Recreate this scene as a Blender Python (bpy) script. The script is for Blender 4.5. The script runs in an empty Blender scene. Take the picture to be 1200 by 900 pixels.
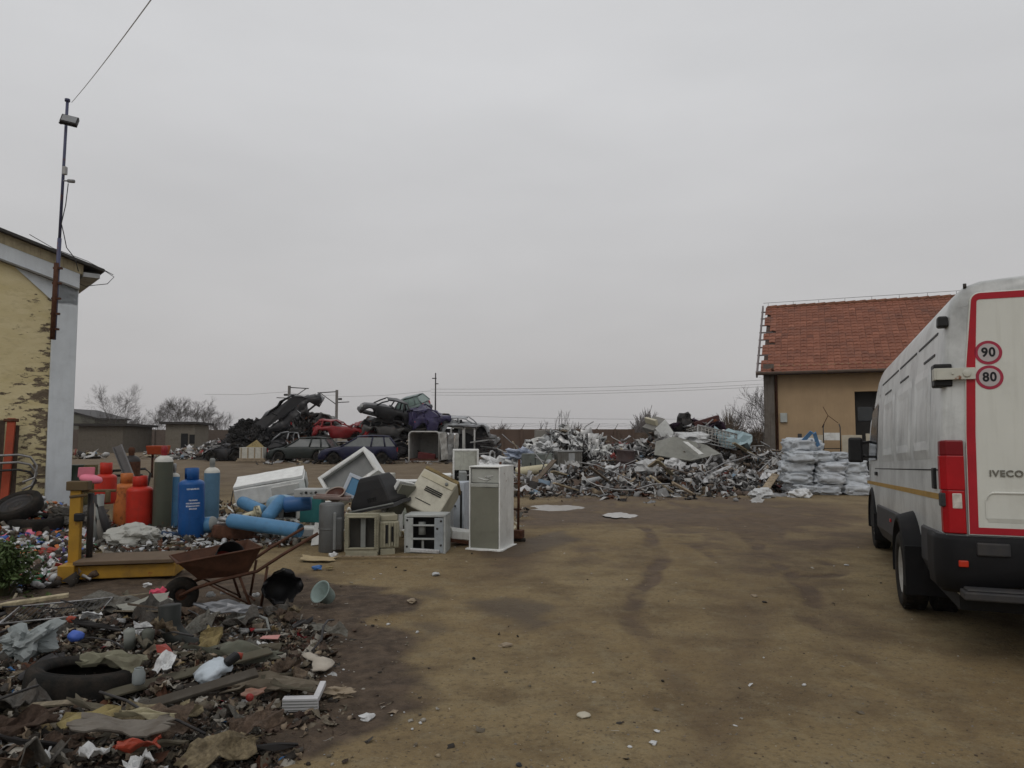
import bpy, bmesh, math, random
import numpy as np
from mathutils import Matrix, Vector, Euler, noise as mnoise

R = math.radians
sc = bpy.context.scene
col = sc.collection

# ------------------------------------------------------------ camera, sky, sun, exposure
CAM_Z, FPX, HOR = 1.6, 870.0, 508.0
TH = math.atan((HOR - 450.0) / FPX)
cd = bpy.data.cameras.new('camera')
cam = bpy.data.objects.new('camera', cd)
col.objects.link(cam)
cam.location = (0, 0, CAM_Z)
cam.rotation_euler = (R(90) + TH, 0, 0)
cd.sensor_width = 36.0
cd.lens = FPX / 1200.0 * 36.0
cd.clip_start = 0.05
cd.clip_end = 6000.0
sc.camera = cam

SUN_EL, SUN_AZ = R(48), R(200)
w = bpy.data.worlds.new('World')
sc.world = w
w.use_nodes = True
nt = w.node_tree
nt.nodes.clear()
_o = nt.nodes.new('ShaderNodeOutputWorld')
_bg = nt.nodes.new('ShaderNodeBackground')
_sky = nt.nodes.new('ShaderNodeTexSky')
_sky.sky_type = 'NISHITA'
_sky.sun_disc = False
_sky.sun_elevation = SUN_EL
_sky.sun_rotation = SUN_AZ
_sky.air_density = 1.5
_sky.dust_density = 6.0
_tc = nt.nodes.new('ShaderNodeTexCoord')
_sep = nt.nodes.new('ShaderNodeSeparateXYZ')
_ramp = nt.nodes.new('ShaderNodeValToRGB')
_cr = _ramp.color_ramp
_cr.elements[0].position = 0.0
_cr.elements[0].color = (4.9, 4.76, 4.77, 1)
_cr.elements[1].position = 1.0
_cr.elements[1].color = (7.2, 7.2, 7.3, 1)
e = _cr.elements.new(0.16); e.color = (5.5, 5.42, 5.45, 1)
e = _cr.elements.new(0.45); e.color = (6.6, 6.62, 6.72, 1)
_map = nt.nodes.new('ShaderNodeMapping')
_map.inputs['Scale'].default_value = (1.6, 1.6, 5.0)
_nz = nt.nodes.new('ShaderNodeTexNoise')
_nz.inputs['Scale'].default_value = 1.3
_nz.inputs['Detail'].default_value = 5
_nr = nt.nodes.new('ShaderNodeMapRange')
_nr.inputs['From Min'].default_value = 0.3
_nr.inputs['From Max'].default_value = 0.7
_nr.inputs['To Min'].default_value = 0.93
_nr.inputs['To Max'].default_value = 1.05
_mul = nt.nodes.new('ShaderNodeVectorMath'); _mul.operation = 'SCALE'
_mix = nt.nodes.new('ShaderNodeMixRGB')
_mix.inputs[0].default_value = 0.05
L = nt.links.new
L(_tc.outputs['Generated'], _sep.inputs[0])
L(_sep.outputs['Z'], _ramp.inputs[0])
L(_tc.outputs['Generated'], _map.inputs[0])
L(_map.outputs[0], _nz.inputs['Vector'])
L(_nz.outputs['Fac'], _nr.inputs['Value'])
L(_ramp.outputs[0], _mul.inputs[0])
L(_nr.outputs[0], _mul.inputs['Scale'])
L(_mul.outputs[0], _mix.inputs[1])
L(_sky.outputs[0], _mix.inputs[2])
L(_mix.outputs[0], _bg.inputs[0])
_bg.inputs[1].default_value = 0.1
L(_bg.outputs[0], _o.inputs[0])

sd = bpy.data.lights.new('sun', 'SUN')
sd.energy = 0.5
sd.angle = R(20)
sd.color = (1.0, 0.97, 0.93)
sun = bpy.data.objects.new('sun', sd)
col.objects.link(sun)
sun.rotation_euler = (R(90) - SUN_EL, 0, R(180) - SUN_AZ)

sc.view_settings.view_transform = 'Standard'
sc.view_settings.look = 'None'
sc.view_settings.exposure = -0.03
sc.view_settings.gamma = 1.0
sc.view_settings.use_curve_mapping = False
sc.render.engine = 'CYCLES'
sc.cycles.max_bounces = 6

# ------------------------------------------------------------ helpers
def ray(px, py):
    u = (px - 600) / FPX; v = (450 - py) / FPX
    return Vector((u, math.cos(TH) - v * math.sin(TH), math.sin(TH) + v * math.cos(TH)))

def G(px, py, z=0.0):
    """ground point seen at a pixel of the survey photo"""
    d = ray(px, py); t = (z - CAM_Z) / d.z
    return Vector((d.x * t, d.y * t, z))

def P(px, py, dist):
    d = ray(px, py); t = dist / d.y
    return Vector((d.x * t, dist, CAM_Z + d.z * t))

def rot(x=0, y=0, z=0):
    return Euler((R(x), R(y), R(z)), 'XYZ').to_matrix().to_4x4()

def T(x=0, y=0, z=0):
    return Matrix.Translation(Vector((x, y, z)))

class MB:
    def __init__(s):
        s.v = []; s.f = []; s.m = []; s.s = []
    def add(s, vs, fs, mi=0, smooth=False, M=None):
        b = len(s.v)
        if M is not None:
            vs = [M @ Vector(p) for p in vs]
        s.v.extend(tuple(p) for p in vs)
        for f in fs:
            s.f.append(tuple(i + b for i in f)); s.m.append(mi); s.s.append(smooth)
        return s
    def box(s, c, d, M=None, mi=0, taper=1.0):
        x, y, z = d[0] / 2, d[1] / 2, d[2] / 2
        t = taper
        vs = [(-x, -y, -z), (x, -y, -z), (x, y, -z), (-x, y, -z), (-x * t, -y * t, z), (x * t, -y * t, z), (x * t, y * t, z), (-x * t, y * t, z)]
        fs = [(0, 3, 2, 1), (4, 5, 6, 7), (0, 1, 5, 4), (1, 2, 6, 5), (2, 3, 7, 6), (3, 0, 4, 7)]
        mm = T(*c)
        if M is not None: mm = M @ mm
        return s.add(vs, fs, mi, False, mm)
    def tube(s, pts, r, n=8, mi=0, cap=True, smooth=True):
        pts = [Vector(p) for p in pts]
        rs = r if isinstance(r, (list, tuple)) else [r] * len(pts)
        vs = []; up = None
        for i, p in enumerate(pts):
            a = pts[max(0, i - 1)]; b = pts[min(len(pts) - 1, i + 1)]
            t = (b - a)
            t = t.normalized() if t.length > 1e-9 else Vector((0, 0, 1))
            if up is None or abs(up.dot(t)) > 0.98:
                up = Vector((0, 0, 1)) if abs(t.z) < 0.9 else Vector((1, 0, 0))
            x = t.cross(up).normalized(); up = x.cross(t).normalized()
            for k in range(n):
                an = 2 * math.pi * k / n
                vs.append(p + (x * math.cos(an) + up * math.sin(an)) * rs[i])
        fs = []
        for i in range(len(pts) - 1):
            for k in range(n):
                k2 = (k + 1) % n
                fs.append((i * n + k, i * n + k2, (i + 1) * n + k2, (i + 1) * n + k))
        if cap:
            fs.append(tuple(range(n - 1, -1, -1)))
            fs.append(tuple((len(pts) - 1) * n + k for k in range(n)))
        return s.add(vs, fs, mi, smooth)
    def lathe(s, prof, n=24, M=None, mi=0, smooth=True, closed=False):
        vs = []
        for (r, z) in prof:
            for k in range(n):
                a = 2 * math.pi * k / n
                vs.append((r * math.cos(a), r * math.sin(a), z))
        fs = []; m = len(prof)
        rng_ = m if closed else m - 1
        for i in range(rng_):
            j = (i + 1) % m
            for k in range(n):
                k2 = (k + 1) % n
                fs.append((i * n + k, i * n + k2, j * n + k2, j * n + k))
        return s.add(vs, fs, mi, smooth, M)
    def prism(s, outline, th, M=None, mi=0, smooth=False):
        """outline in local xz, thickness along y (centred)"""
        n = len(outline)
        vs = [(x, -th / 2, z) for x, z in outline] + [(x, th / 2, z) for x, z in outline]
        fs = [tuple(range(n)), tuple(range(2 * n - 1, n - 1, -1))]
        for i in range(n):
            j = (i + 1) % n
            fs.append((i, i + n, j + n, j))
        return s.add(vs, fs, mi, smooth, M)
    def build(s, name, mats, parent=None, bevel=0, M=None, seg=2, fix=False):
        me = bpy.data.meshes.new(name)
        me.from_pydata(s.v, [], s.f)
        if not isinstance(mats, (list, tuple)): mats = [mats]
        for m in mats: me.materials.append(m)
        if len(mats) > 1: me.polygons.foreach_set('material_index', s.m)
        me.polygons.foreach_set('use_smooth', s.s)
        if fix:
            bm = bmesh.new(); bm.from_mesh(me)
            bmesh.ops.recalc_face_normals(bm, faces=bm.faces)
            bm.to_mesh(me); bm.free()
        me.update()
        o = bpy.data.objects.new(name, me)
        col.objects.link(o)
        if parent is not None: o.parent = parent
        if M is not None: o.matrix_world = M
        if bevel:
            b = o.modifiers.new('bevel', 'BEVEL')
            b.width = bevel; b.segments = seg; b.limit_method = 'ANGLE'; b.angle_limit = R(40)
        return o

def tag(o, label=None, cat=None, group=None, kind=None):
    if label: o['label'] = label
    if cat: o['category'] = cat
    if group: o['group'] = group
    if kind: o['kind'] = kind
    return o

def thing(name, label, cat, loc=(0, 0, 0), rz=0, group=None, M=None):
    o = bpy.data.objects.new(name, None)
    col.objects.link(o)
    if M is not None: o.matrix_world = M
    else:
        o.location = loc; o.rotation_euler = (0, 0, R(rz))
    return tag(o, label, cat, group)

def kids(o):
    return [c for c in bpy.data.objects if c.parent == o]

def copy_tree(o, parent=None):
    c = o.copy(); col.objects.link(c); c.parent = parent
    for ch in kids(o): copy_tree(ch, c)
    return c

# ------------------------------------------------------------ materials
_mc = {}
def mat(name, c, rough=0.6, metal=0.0, var=0.12, scale=6.0, dirt=0.0, dirtcol=(0.06, 0.043, 0.03), dscale=2.5,
        rust=0.0, bump=0.0, bscale=40.0, rnd=0.0, trans=0.0, rustcol=(0.13, 0.045, 0.018), spec=0.25, streak=0.0):
    if name in _mc: return _mc[name]
    m = bpy.data.materials.new(name); m.use_nodes = True
    n = m.node_tree; N = n.nodes.new; LK = n.links.new
    b = n.nodes['Principled BSDF']
    b.inputs['Roughness'].default_value = rough
    b.inputs['Metallic'].default_value = metal
    b.inputs['Specular IOR Level'].default_value = spec
    tc = N('ShaderNodeTexCoord')
    def noise(sc_, det=6, rgh=0.6, stretch=None):
        t = N('ShaderNodeTexNoise'); t.inputs['Scale'].default_value = sc_
        t.inputs['Detail'].default_value = det; t.inputs['Roughness'].default_value = rgh
        if stretch:
            mp = N('ShaderNodeMapping'); mp.inputs['Scale'].default_value = stretch
            LK(tc.outputs['Object'], mp.inputs[0]); LK(mp.outputs[0], t.inputs['Vector'])
        else: LK(tc.outputs['Object'], t.inputs['Vector'])
        return t
    def mr(src, a, bb, lo=0.0, hi=1.0):
        r = N('ShaderNodeMapRange'); r.inputs['From Min'].default_value = a; r.inputs['From Max'].default_value = bb
        r.inputs['To Min'].default_value = lo; r.inputs['To Max'].default_value = hi
        LK(src, r.inputs['Value']); return r.outputs[0]
    def mixc(f, c1, c2):
        x = N('ShaderNodeMixRGB')
        if isinstance(f, float): x.inputs[0].default_value = f
        else: LK(f, x.inputs[0])
        for i, cc in ((1, c1), (2, c2)):
            if isinstance(cc, tuple): x.inputs[i].default_value = (*cc[:3], 1)
            else: LK(cc, x.inputs[i])
        return x.outputs[0]
    n1 = noise(scale)
    lo = tuple(x * (1 - var) for x in c); hi = tuple(min(1, x * (1 + var)) for x in c)
    cc = mixc(mr(n1.outputs['Fac'], 0.3, 0.7), lo, hi)
    if rnd:
        oi = N('ShaderNodeObjectInfo'); hs = N('ShaderNodeHueSaturation')
        LK(mr(oi.outputs['Random'], 0, 1, 1 - rnd, 1 + rnd * 0.6), hs.inputs['Value'])
        LK(mr(oi.outputs['Random'], 0, 1, 0.5 - rnd * 0.06, 0.5 + rnd * 0.06), hs.inputs['Hue'])
        LK(cc, hs.inputs['Color']); cc = hs.outputs[0]
    if streak:
        n4 = noise(3.0, 5, 0.6, (6, 6, 0.5))
        cc = mixc(mr(n4.outputs['Fac'], 0.5, 0.75, 0, streak), cc, dirtcol)
    if dirt:
        n2 = noise(dscale, 8, 0.7)
        cc = mixc(mr(n2.outputs['Fac'], 0.62 - 0.3 * dirt, 0.8 - 0.15 * dirt, 0, min(1, dirt * 1.3)), cc, dirtcol)
    if rust:
        n3 = noise(dscale * 1.7, 10, 0.72)
        rc = mixc(mr(n1.outputs['Fac'], 0.35, 0.65), rustcol, tuple(x * 1.8 for x in rustcol))
        f = mr(n3.outputs['Fac'], 0.68 - 0.3 * rust, 0.72 - 0.25 * rust)
        cc = mixc(f, cc, rc)
        LK(mr(n3.outputs['Fac'], 0.68 - 0.3 * rust, 0.72 - 0.25 * rust, rough, 0.9), b.inputs['Roughness'])
    LK(cc, b.inputs['Base Color'])
    if bump:
        n5 = noise(bscale, 6, 0.65)
        bp = N('ShaderNodeBump'); bp.inputs['Strength'].default_value = bump; bp.inputs['Distance'].default_value = 0.02
        LK(n5.outputs['Fac'], bp.inputs['Height']); LK(bp.outputs[0], b.inputs['Normal'])
    if trans:
        b.inputs['Transmission Weight'].default_value = trans
        b.inputs['IOR'].default_value = 1.2
    _mc[name] = m
    return m

WHITE = mat('white_enamel', (0.62, 0.63, 0.61), 0.38, dirt=0.45, rust=0.14, dscale=4, streak=.25, bump=0.05, dirtcol=(0.16, 0.13, 0.1))
WHITE2 = mat('clean_white_enamel', (0.68, 0.69, 0.67), 0.35, dirt=0.28, dscale=4, rust=.05, streak=.15, dirtcol=(0.2, 0.17, 0.13))
BEIGE = mat('beige_plastic', (0.42, 0.39, 0.29), 0.5, dirt=0.35, dirtcol=(0.1, 0.08, 0.06))
GREYP = mat('grey_plastic', (0.2, 0.21, 0.2), 0.5, dirt=0.4)
OLIVE = mat('grey_liner', (0.17, 0.17, 0.135), 0.6, dirt=0.3, var=0.08)
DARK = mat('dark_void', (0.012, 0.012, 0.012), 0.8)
BLACKP = mat('black_plastic', (0.014, 0.014, 0.015), 0.5, dirt=0.3, dirtcol=(0.06, 0.05, 0.04))
RUBBER = mat('tyre_rubber', (0.012, 0.012, 0.011), 0.8, dirt=0.6, dscale=7, dirtcol=(0.045, 0.034, 0.026), bump=0.4, bscale=60, spec=.15)
STEEL = mat('bare_steel', (0.3, 0.3, 0.3), 0.45, 0.7, dirt=0.4, rust=0.25)
GALV = mat('galvanised_sheet', (0.36, 0.37, 0.37), 0.45, 0.4, dirt=0.4, rust=0.15)
ALU = mat('crumpled_aluminium', (0.5, 0.5, 0.5), 0.4, 0.5, dirt=0.35, bump=0.2, rnd=0.3)
RUST = mat('rusty_steel', (0.075, 0.032, 0.018), 0.85, var=0.4, scale=14, bump=0.3, dirt=0.3, dirtcol=(0.035, 0.022, 0.016))
DKMETAL = mat('dark_metal', (0.04, 0.038, 0.038), 0.55, 0.3, dirt=0.4, rust=0.2)
WOOD = mat('grey_wood', (0.16, 0.13, 0.095), 0.85, var=0.35, scale=30, dirt=0.5, dscale=9, bump=0.3, rnd=0.35)
PALEW = mat('pale_wood', (0.34, 0.28, 0.19), 0.8, var=0.3, scale=30, dirt=0.5, dscale=9, bump=0.2, rnd=0.25)
CARD = mat('wet_cardboard', (0.17, 0.13, 0.085), 0.9, var=0.4, scale=45, dirt=0.6, dscale=14, dirtcol=(0.04, 0.03, 0.022), bump=0.6, bscale=70, rnd=0.45)
PLWHITE = mat('white_plastic_film', (0.55, 0.56, 0.56), 0.45, dirt=0.5, dscale=7, bump=0.6, bscale=25, rnd=0.25)
PLCLEAR = mat('milky_plastic', (0.42, 0.46, 0.46), 0.3, dirt=0.3, bump=0.4, bscale=12, trans=0.35, rnd=0.2)
RED = mat('red_plastic', (0.28, 0.03, 0.025), 0.45, dirt=0.5, dscale=12, rnd=0.2)
PINK = mat('pink_plastic', (0.62, 0.17, 0.24), 0.5, dirt=0.2)
BLUEP = mat('blue_plastic', (0.05, 0.13, 0.36), 0.45, dirt=0.2, rnd=0.3)
GREENP = mat('green_plastic', (0.05, 0.15, 0.08), 0.5, dirt=0.3, rnd=0.3)
YELP = mat('yellow_foam', (0.30, 0.24, 0.11), 0.85, dirt=0.6, dscale=12, bump=0.5, bscale=70, rnd=0.2)
GREYFAB = mat('grey_cloth', (0.13, 0.125, 0.11), 0.95, var=.35, scale=40, dirt=0.55, dscale=13, bump=0.7, bscale=80, rnd=0.45)
BROWNFAB = mat('brown_cloth', (0.085, 0.06, 0.042), 0.95, var=.4, scale=40, dirt=0.5, dscale=13, bump=0.7, bscale=80, rnd=0.4)
TEAL = mat('teal_paint', (0.03, 0.14, 0.14), 0.5, dirt=0.25)
GLASS = mat('dark_glass', (0.02, 0.025, 0.028), 0.12, spec=0.6)
CONC = mat('concrete', (0.24, 0.225, 0.2), 0.9, dirt=0.4, bump=0.3)
BRICKD = mat('brown_brick', (0.1, 0.062, 0.045), 0.9, var=0.3, scale=3, dirt=0.4, bump=0.2)

# ------------------------------------------------------------ value noise used for relief
_rs = np.random.RandomState(5)
_tab = _rs.rand(256, 256)
def vnoise(x, y):
    xi = np.floor(x).astype(int); yi = np.floor(y).astype(int)
    fx = x - xi; fy = y - yi
    fx = fx * fx * (3 - 2 * fx); fy = fy * fy * (3 - 2 * fy)
    a = _tab[xi & 255, yi & 255]; b = _tab[(xi + 1) & 255, yi & 255]
    c = _tab[xi & 255, (yi + 1) & 255]; d = _tab[(xi + 1) & 255, (yi + 1) & 255]
    return (a * (1 - fx) + b * fx) * (1 - fy) + (c * (1 - fx) + d * fx) * fy
def fbm(x, y, o=4):
    s = 0; a = 0.5; x = np.asarray(x, float); y = np.asarray(y, float)
    for i in range(o):
        s = s + a * vnoise(x, y); x = x * 2.03 + 17.3; y = y * 2.03 + 9.1; a *= 0.5
    return s
# ============================================================ GROUND
def poly_sd(xs, ys, poly):
    """signed distance to polygon, negative inside"""
    d = np.full(xs.shape, 1e9); inside = np.zeros(xs.shape, bool)
    n = len(poly)
    for i in range(n):
        x1, y1 = poly[i]; x2, y2 = poly[(i + 1) % n]
        ex, ey = x2 - x1, y2 - y1
        t = np.clip(((xs - x1) * ex + (ys - y1) * ey) / (ex * ex + ey * ey + 1e-12), 0, 1)
        d = np.minimum(d, np.hypot(xs - x1 - t * ex, ys - y1 - t * ey))
        c = ((y1 > ys) != (y2 > ys)) & (xs < (x2 - x1) * (ys - y1) / (y2 - y1 + 1e-12) + x1)
        inside ^= c
    return np.where(inside, -d, d)

def gp(*pts):
    return [tuple(G(a, b)[:2]) for a, b in pts]

SOIL = gp((-400, 1000), (330, 900), (400, 885), (470, 850), (492, 810), (488, 770), (455, 735), (478, 708), (455, 690), (300, 668), (60, 680), (-120, 640), (-600, 640))
PUD1 = gp((606, 590), (640, 588), (684, 591), (676, 596), (640, 597), (606, 595))
PUD2 = gp((712, 601), (732, 600), (745, 603), (730, 606), (714, 605))
STAINS = [gp((535, 705), (560, 700), (610, 703), (645, 712), (640, 735), (615, 742), (600, 725), (560, 718)),
          gp((478, 695), (515, 690), (520, 698), (485, 701)), gp((495, 732), (525, 730), (528, 740), (500, 742)),
          gp((560, 640), (660, 622), (680, 632), (620, 650), (560, 655))]
TRACKS = [[G(690, 588), G(760, 600), G(815, 625), G(845, 680), G(880, 760), G(960, 900)],
          [G(640, 578), G(720, 582), G(790, 600), G(850, 622), G(905, 660)],
          [G(520, 628), G(600, 650), G(640, 720), G(560, 800), G(420, 900)],
          [G(620, 630), G(700, 650), G(730, 690), G(800, 760), G(900, 860)],
          [G(560, 600), G(640, 605), G(760, 612), G(900, 600), G(1000, 600)],
          [G(860, 600), G(930, 640), G(1000, 700), G(1150, 800)]]

BANDS = [gp((640, 576), (800, 578), (1000, 592), (1040, 635), (985, 655), (860, 632), (760, 612), (690, 604)), gp((840, 645), (930, 640), (1070, 735), (1010, 765), (915, 705), (880, 800), (850, 900), (800, 900), (850, 760)), gp((520, 640), (640, 630), (660, 640), (600, 690), (560, 665))]
def line_d(xs, ys, pts):
    d = np.full(xs.shape, 1e9)
    for a, b in zip(pts[:-1], pts[1:]):
        ex, ey = b.x - a.x, b.y - a.y
        t = np.clip(((xs - a.x) * ex + (ys - a.y) * ey) / (ex * ex + ey * ey), 0, 1)
        d = np.minimum(d, np.hypot(xs - a.x - t * ex, ys - a.y - t * ey))
    return d

def ss(x, a, b):
    t = np.clip((x - a) / (b - a), 0, 1); return t * t * (3 - 2 * t)

def ground_fields(x, y):
    wx = x + (fbm(x * 1.7, y * 1.7) - 0.5) * 1.0; wy = y + (fbm(x * 1.7 + 50, y * 1.7 + 31) - 0.5) * 1.0
    soil = 1 - ss(poly_sd(wx + 0.0, wy, SOIL), -0.12, 0.10)
    wx2 = x + (fbm(x * 3, y * 3) - 0.5) * 0.35; wy2 = y + (fbm(x * 3 + 9, y * 3 + 3) - 0.5) * 0.35
    stain = np.zeros_like(x)
    for s_ in STAINS: stain = np.maximum(stain, 1 - ss(poly_sd(wx2, wy2, s_), -0.12, 0.12))
    pud = np.zeros_like(x)
    for s_ in (PUD1, PUD2): pud = np.maximum(pud, 1 - ss(poly_sd(x + (fbm(x * 2, y * 2) - 0.5) * 1.0, y, s_), -0.5, 0.35))
    tr = np.zeros_like(x)
    thin = np.zeros_like(x)
    tx_ = x + (fbm(x * .45 + 7, y * .45, 3) - .5) * .9; ty_ = y + (fbm(x * .45 + 70, y * .45 + 4, 3) - .5) * .9
    for n_, t_ in enumerate(TRACKS):
        brk = ss(fbm(x * .6 + 3 * n_, y * .6), 0.26, 0.5)
        d = line_d(tx_, ty_, t_)
        tr = np.maximum(tr, (1 - ss(d, 0.15, 1.0)) * (.22 + .5 * ss(y, 7, 12)) * brk * ss(fbm(x * 2.2, y * 2.2), .3, .62))
        dl = line_d(tx_, ty_, t_)
        for c_ in ((1.55,) if n_ in (0, 1) else ()):
            for q_ in (0.0,):
                e_ = np.abs(dl - abs(c_ * .5) - q_)
                thin = np.maximum(thin, (1 - ss(e_, .05, .17)) * brk * (.5 + .5 * ss(fbm(x * 3.1 + y * 1.7, y * 3.3 - x * 1.3, 3), .3, .5)))
    far_w = ss(y, 4.5, 9.5)
    for s_ in BANDS: tr = np.maximum(tr, (1 - ss(poly_sd(wx2, wy2, s_), -.5, .35)) * (.25 + .5 * ss(fbm(x * 1.1 + 8, y * 1.1, 5), .3, .6)))
    tr = np.maximum(tr, thin * (.4 + .6 * far_w))
    # damp churned band past the appliances
    band = (1 - ss(np.abs(wy - 14.5 - 0.12 * x), 0.6, 2.6)) * ss(x, -1.5, 0.3) * (1 - ss(x, 5.5, 8.5))
    tr = np.maximum(tr, band * 1.0 * ss(fbm(x * .9, y * .9), 0.22, 0.5))
    h = (fbm(x * 0.25, y * 0.25, 3) - 0.45) * 0.10 * ss(np.hypot(x, y), 6, 20)
    h = h + (fbm(x * 1.3, y * 1.3) - 0.47) * 0.018 + (fbm(x * 7, y * 7, 3) - 0.44) * 0.008 + (fbm(x * 22, y * 22, 2) - .37) * .005
    h = h - thin * .016 * (.4 + .6 * far_w) - tr * 0.012 * (1 + 1.2 * (fbm(x * 5, y * 5, 2) - 0.37)) - pud * 0.055
    h = h + soil * (fbm(x * 4, y * 4) - 0.4) * 0.07
    far = ss(y, 20, 30) * (fbm(x * .7, y * .7) - .45) * 0.12 * (1 - ss(y, 80, 120))
    return h + far, soil, stain, tr, pud

def axis(lo, hi, step, ext, growth=1.13):
    a = list(np.arange(lo, hi, step))
    s = step; v = a[-1]
    while v < ext: s *= growth; v += s; a.append(v)
    return a
xr = axis(0, 7, 0.055, 600); xs_ = np.array([-v for v in reversed(xr[1:])] + xr)
ya = axis(2.2, 13, 0.05, 800, 1.05)
yb = [2.2 - v for v in axis(0.1, 1, 0.15, 60, 1.5)]
ys_ = np.array(sorted(yb) + ya)
gx, gy = np.meshgrid(xs_, ys_)
H_, SOILF, STF, TRF, PDF = ground_fields(gx.ravel(), gy.ravel())
nx, ny = len(xs_), len(ys_)
HG = H_.reshape(ny, nx)
def hz(x, y):
    i = min(nx - 2, max(0, int(np.searchsorted(xs_, x)) - 1)); j = min(ny - 2, max(0, int(np.searchsorted(ys_, y)) - 1))
    u = (x - xs_[i]) / (xs_[i + 1] - xs_[i]); v = (y - ys_[j]) / (ys_[j + 1] - ys_[j])
    return float((HG[j, i] * (1 - u) + HG[j, i + 1] * u) * (1 - v) + (HG[j + 1, i] * (1 - u) + HG[j + 1, i + 1] * u) * v)
me = bpy.data.meshes.new('ground')
co = np.stack([gx.ravel(), gy.ravel(), H_], 1).astype(np.float32)
ii = (np.arange(ny - 1)[:, None] * nx + np.arange(nx - 1)[None, :]).ravel()
quads = np.stack([ii, ii + 1, ii + nx + 1, ii + nx], 1).astype(np.int32)
me.vertices.add(len(co)); me.vertices.foreach_set('co', co.ravel())
me.loops.add(quads.size); me.loops.foreach_set('vertex_index', quads.ravel())
me.polygons.add(len(quads)); me.polygons.foreach_set('loop_start', np.arange(0, quads.size, 4, dtype=np.int32))
me.polygons.foreach_set('use_smooth', np.ones(len(quads), bool))
me.update(calc_edges=True)
for nm, arr in (('soil', SOILF), ('stain', STF), ('track', TRF), ('damp', PDF)):
    at_ = me.attributes.new(nm, 'FLOAT', 'POINT'); at_.data.foreach_set('value', arr.astype(np.float32))

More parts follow.
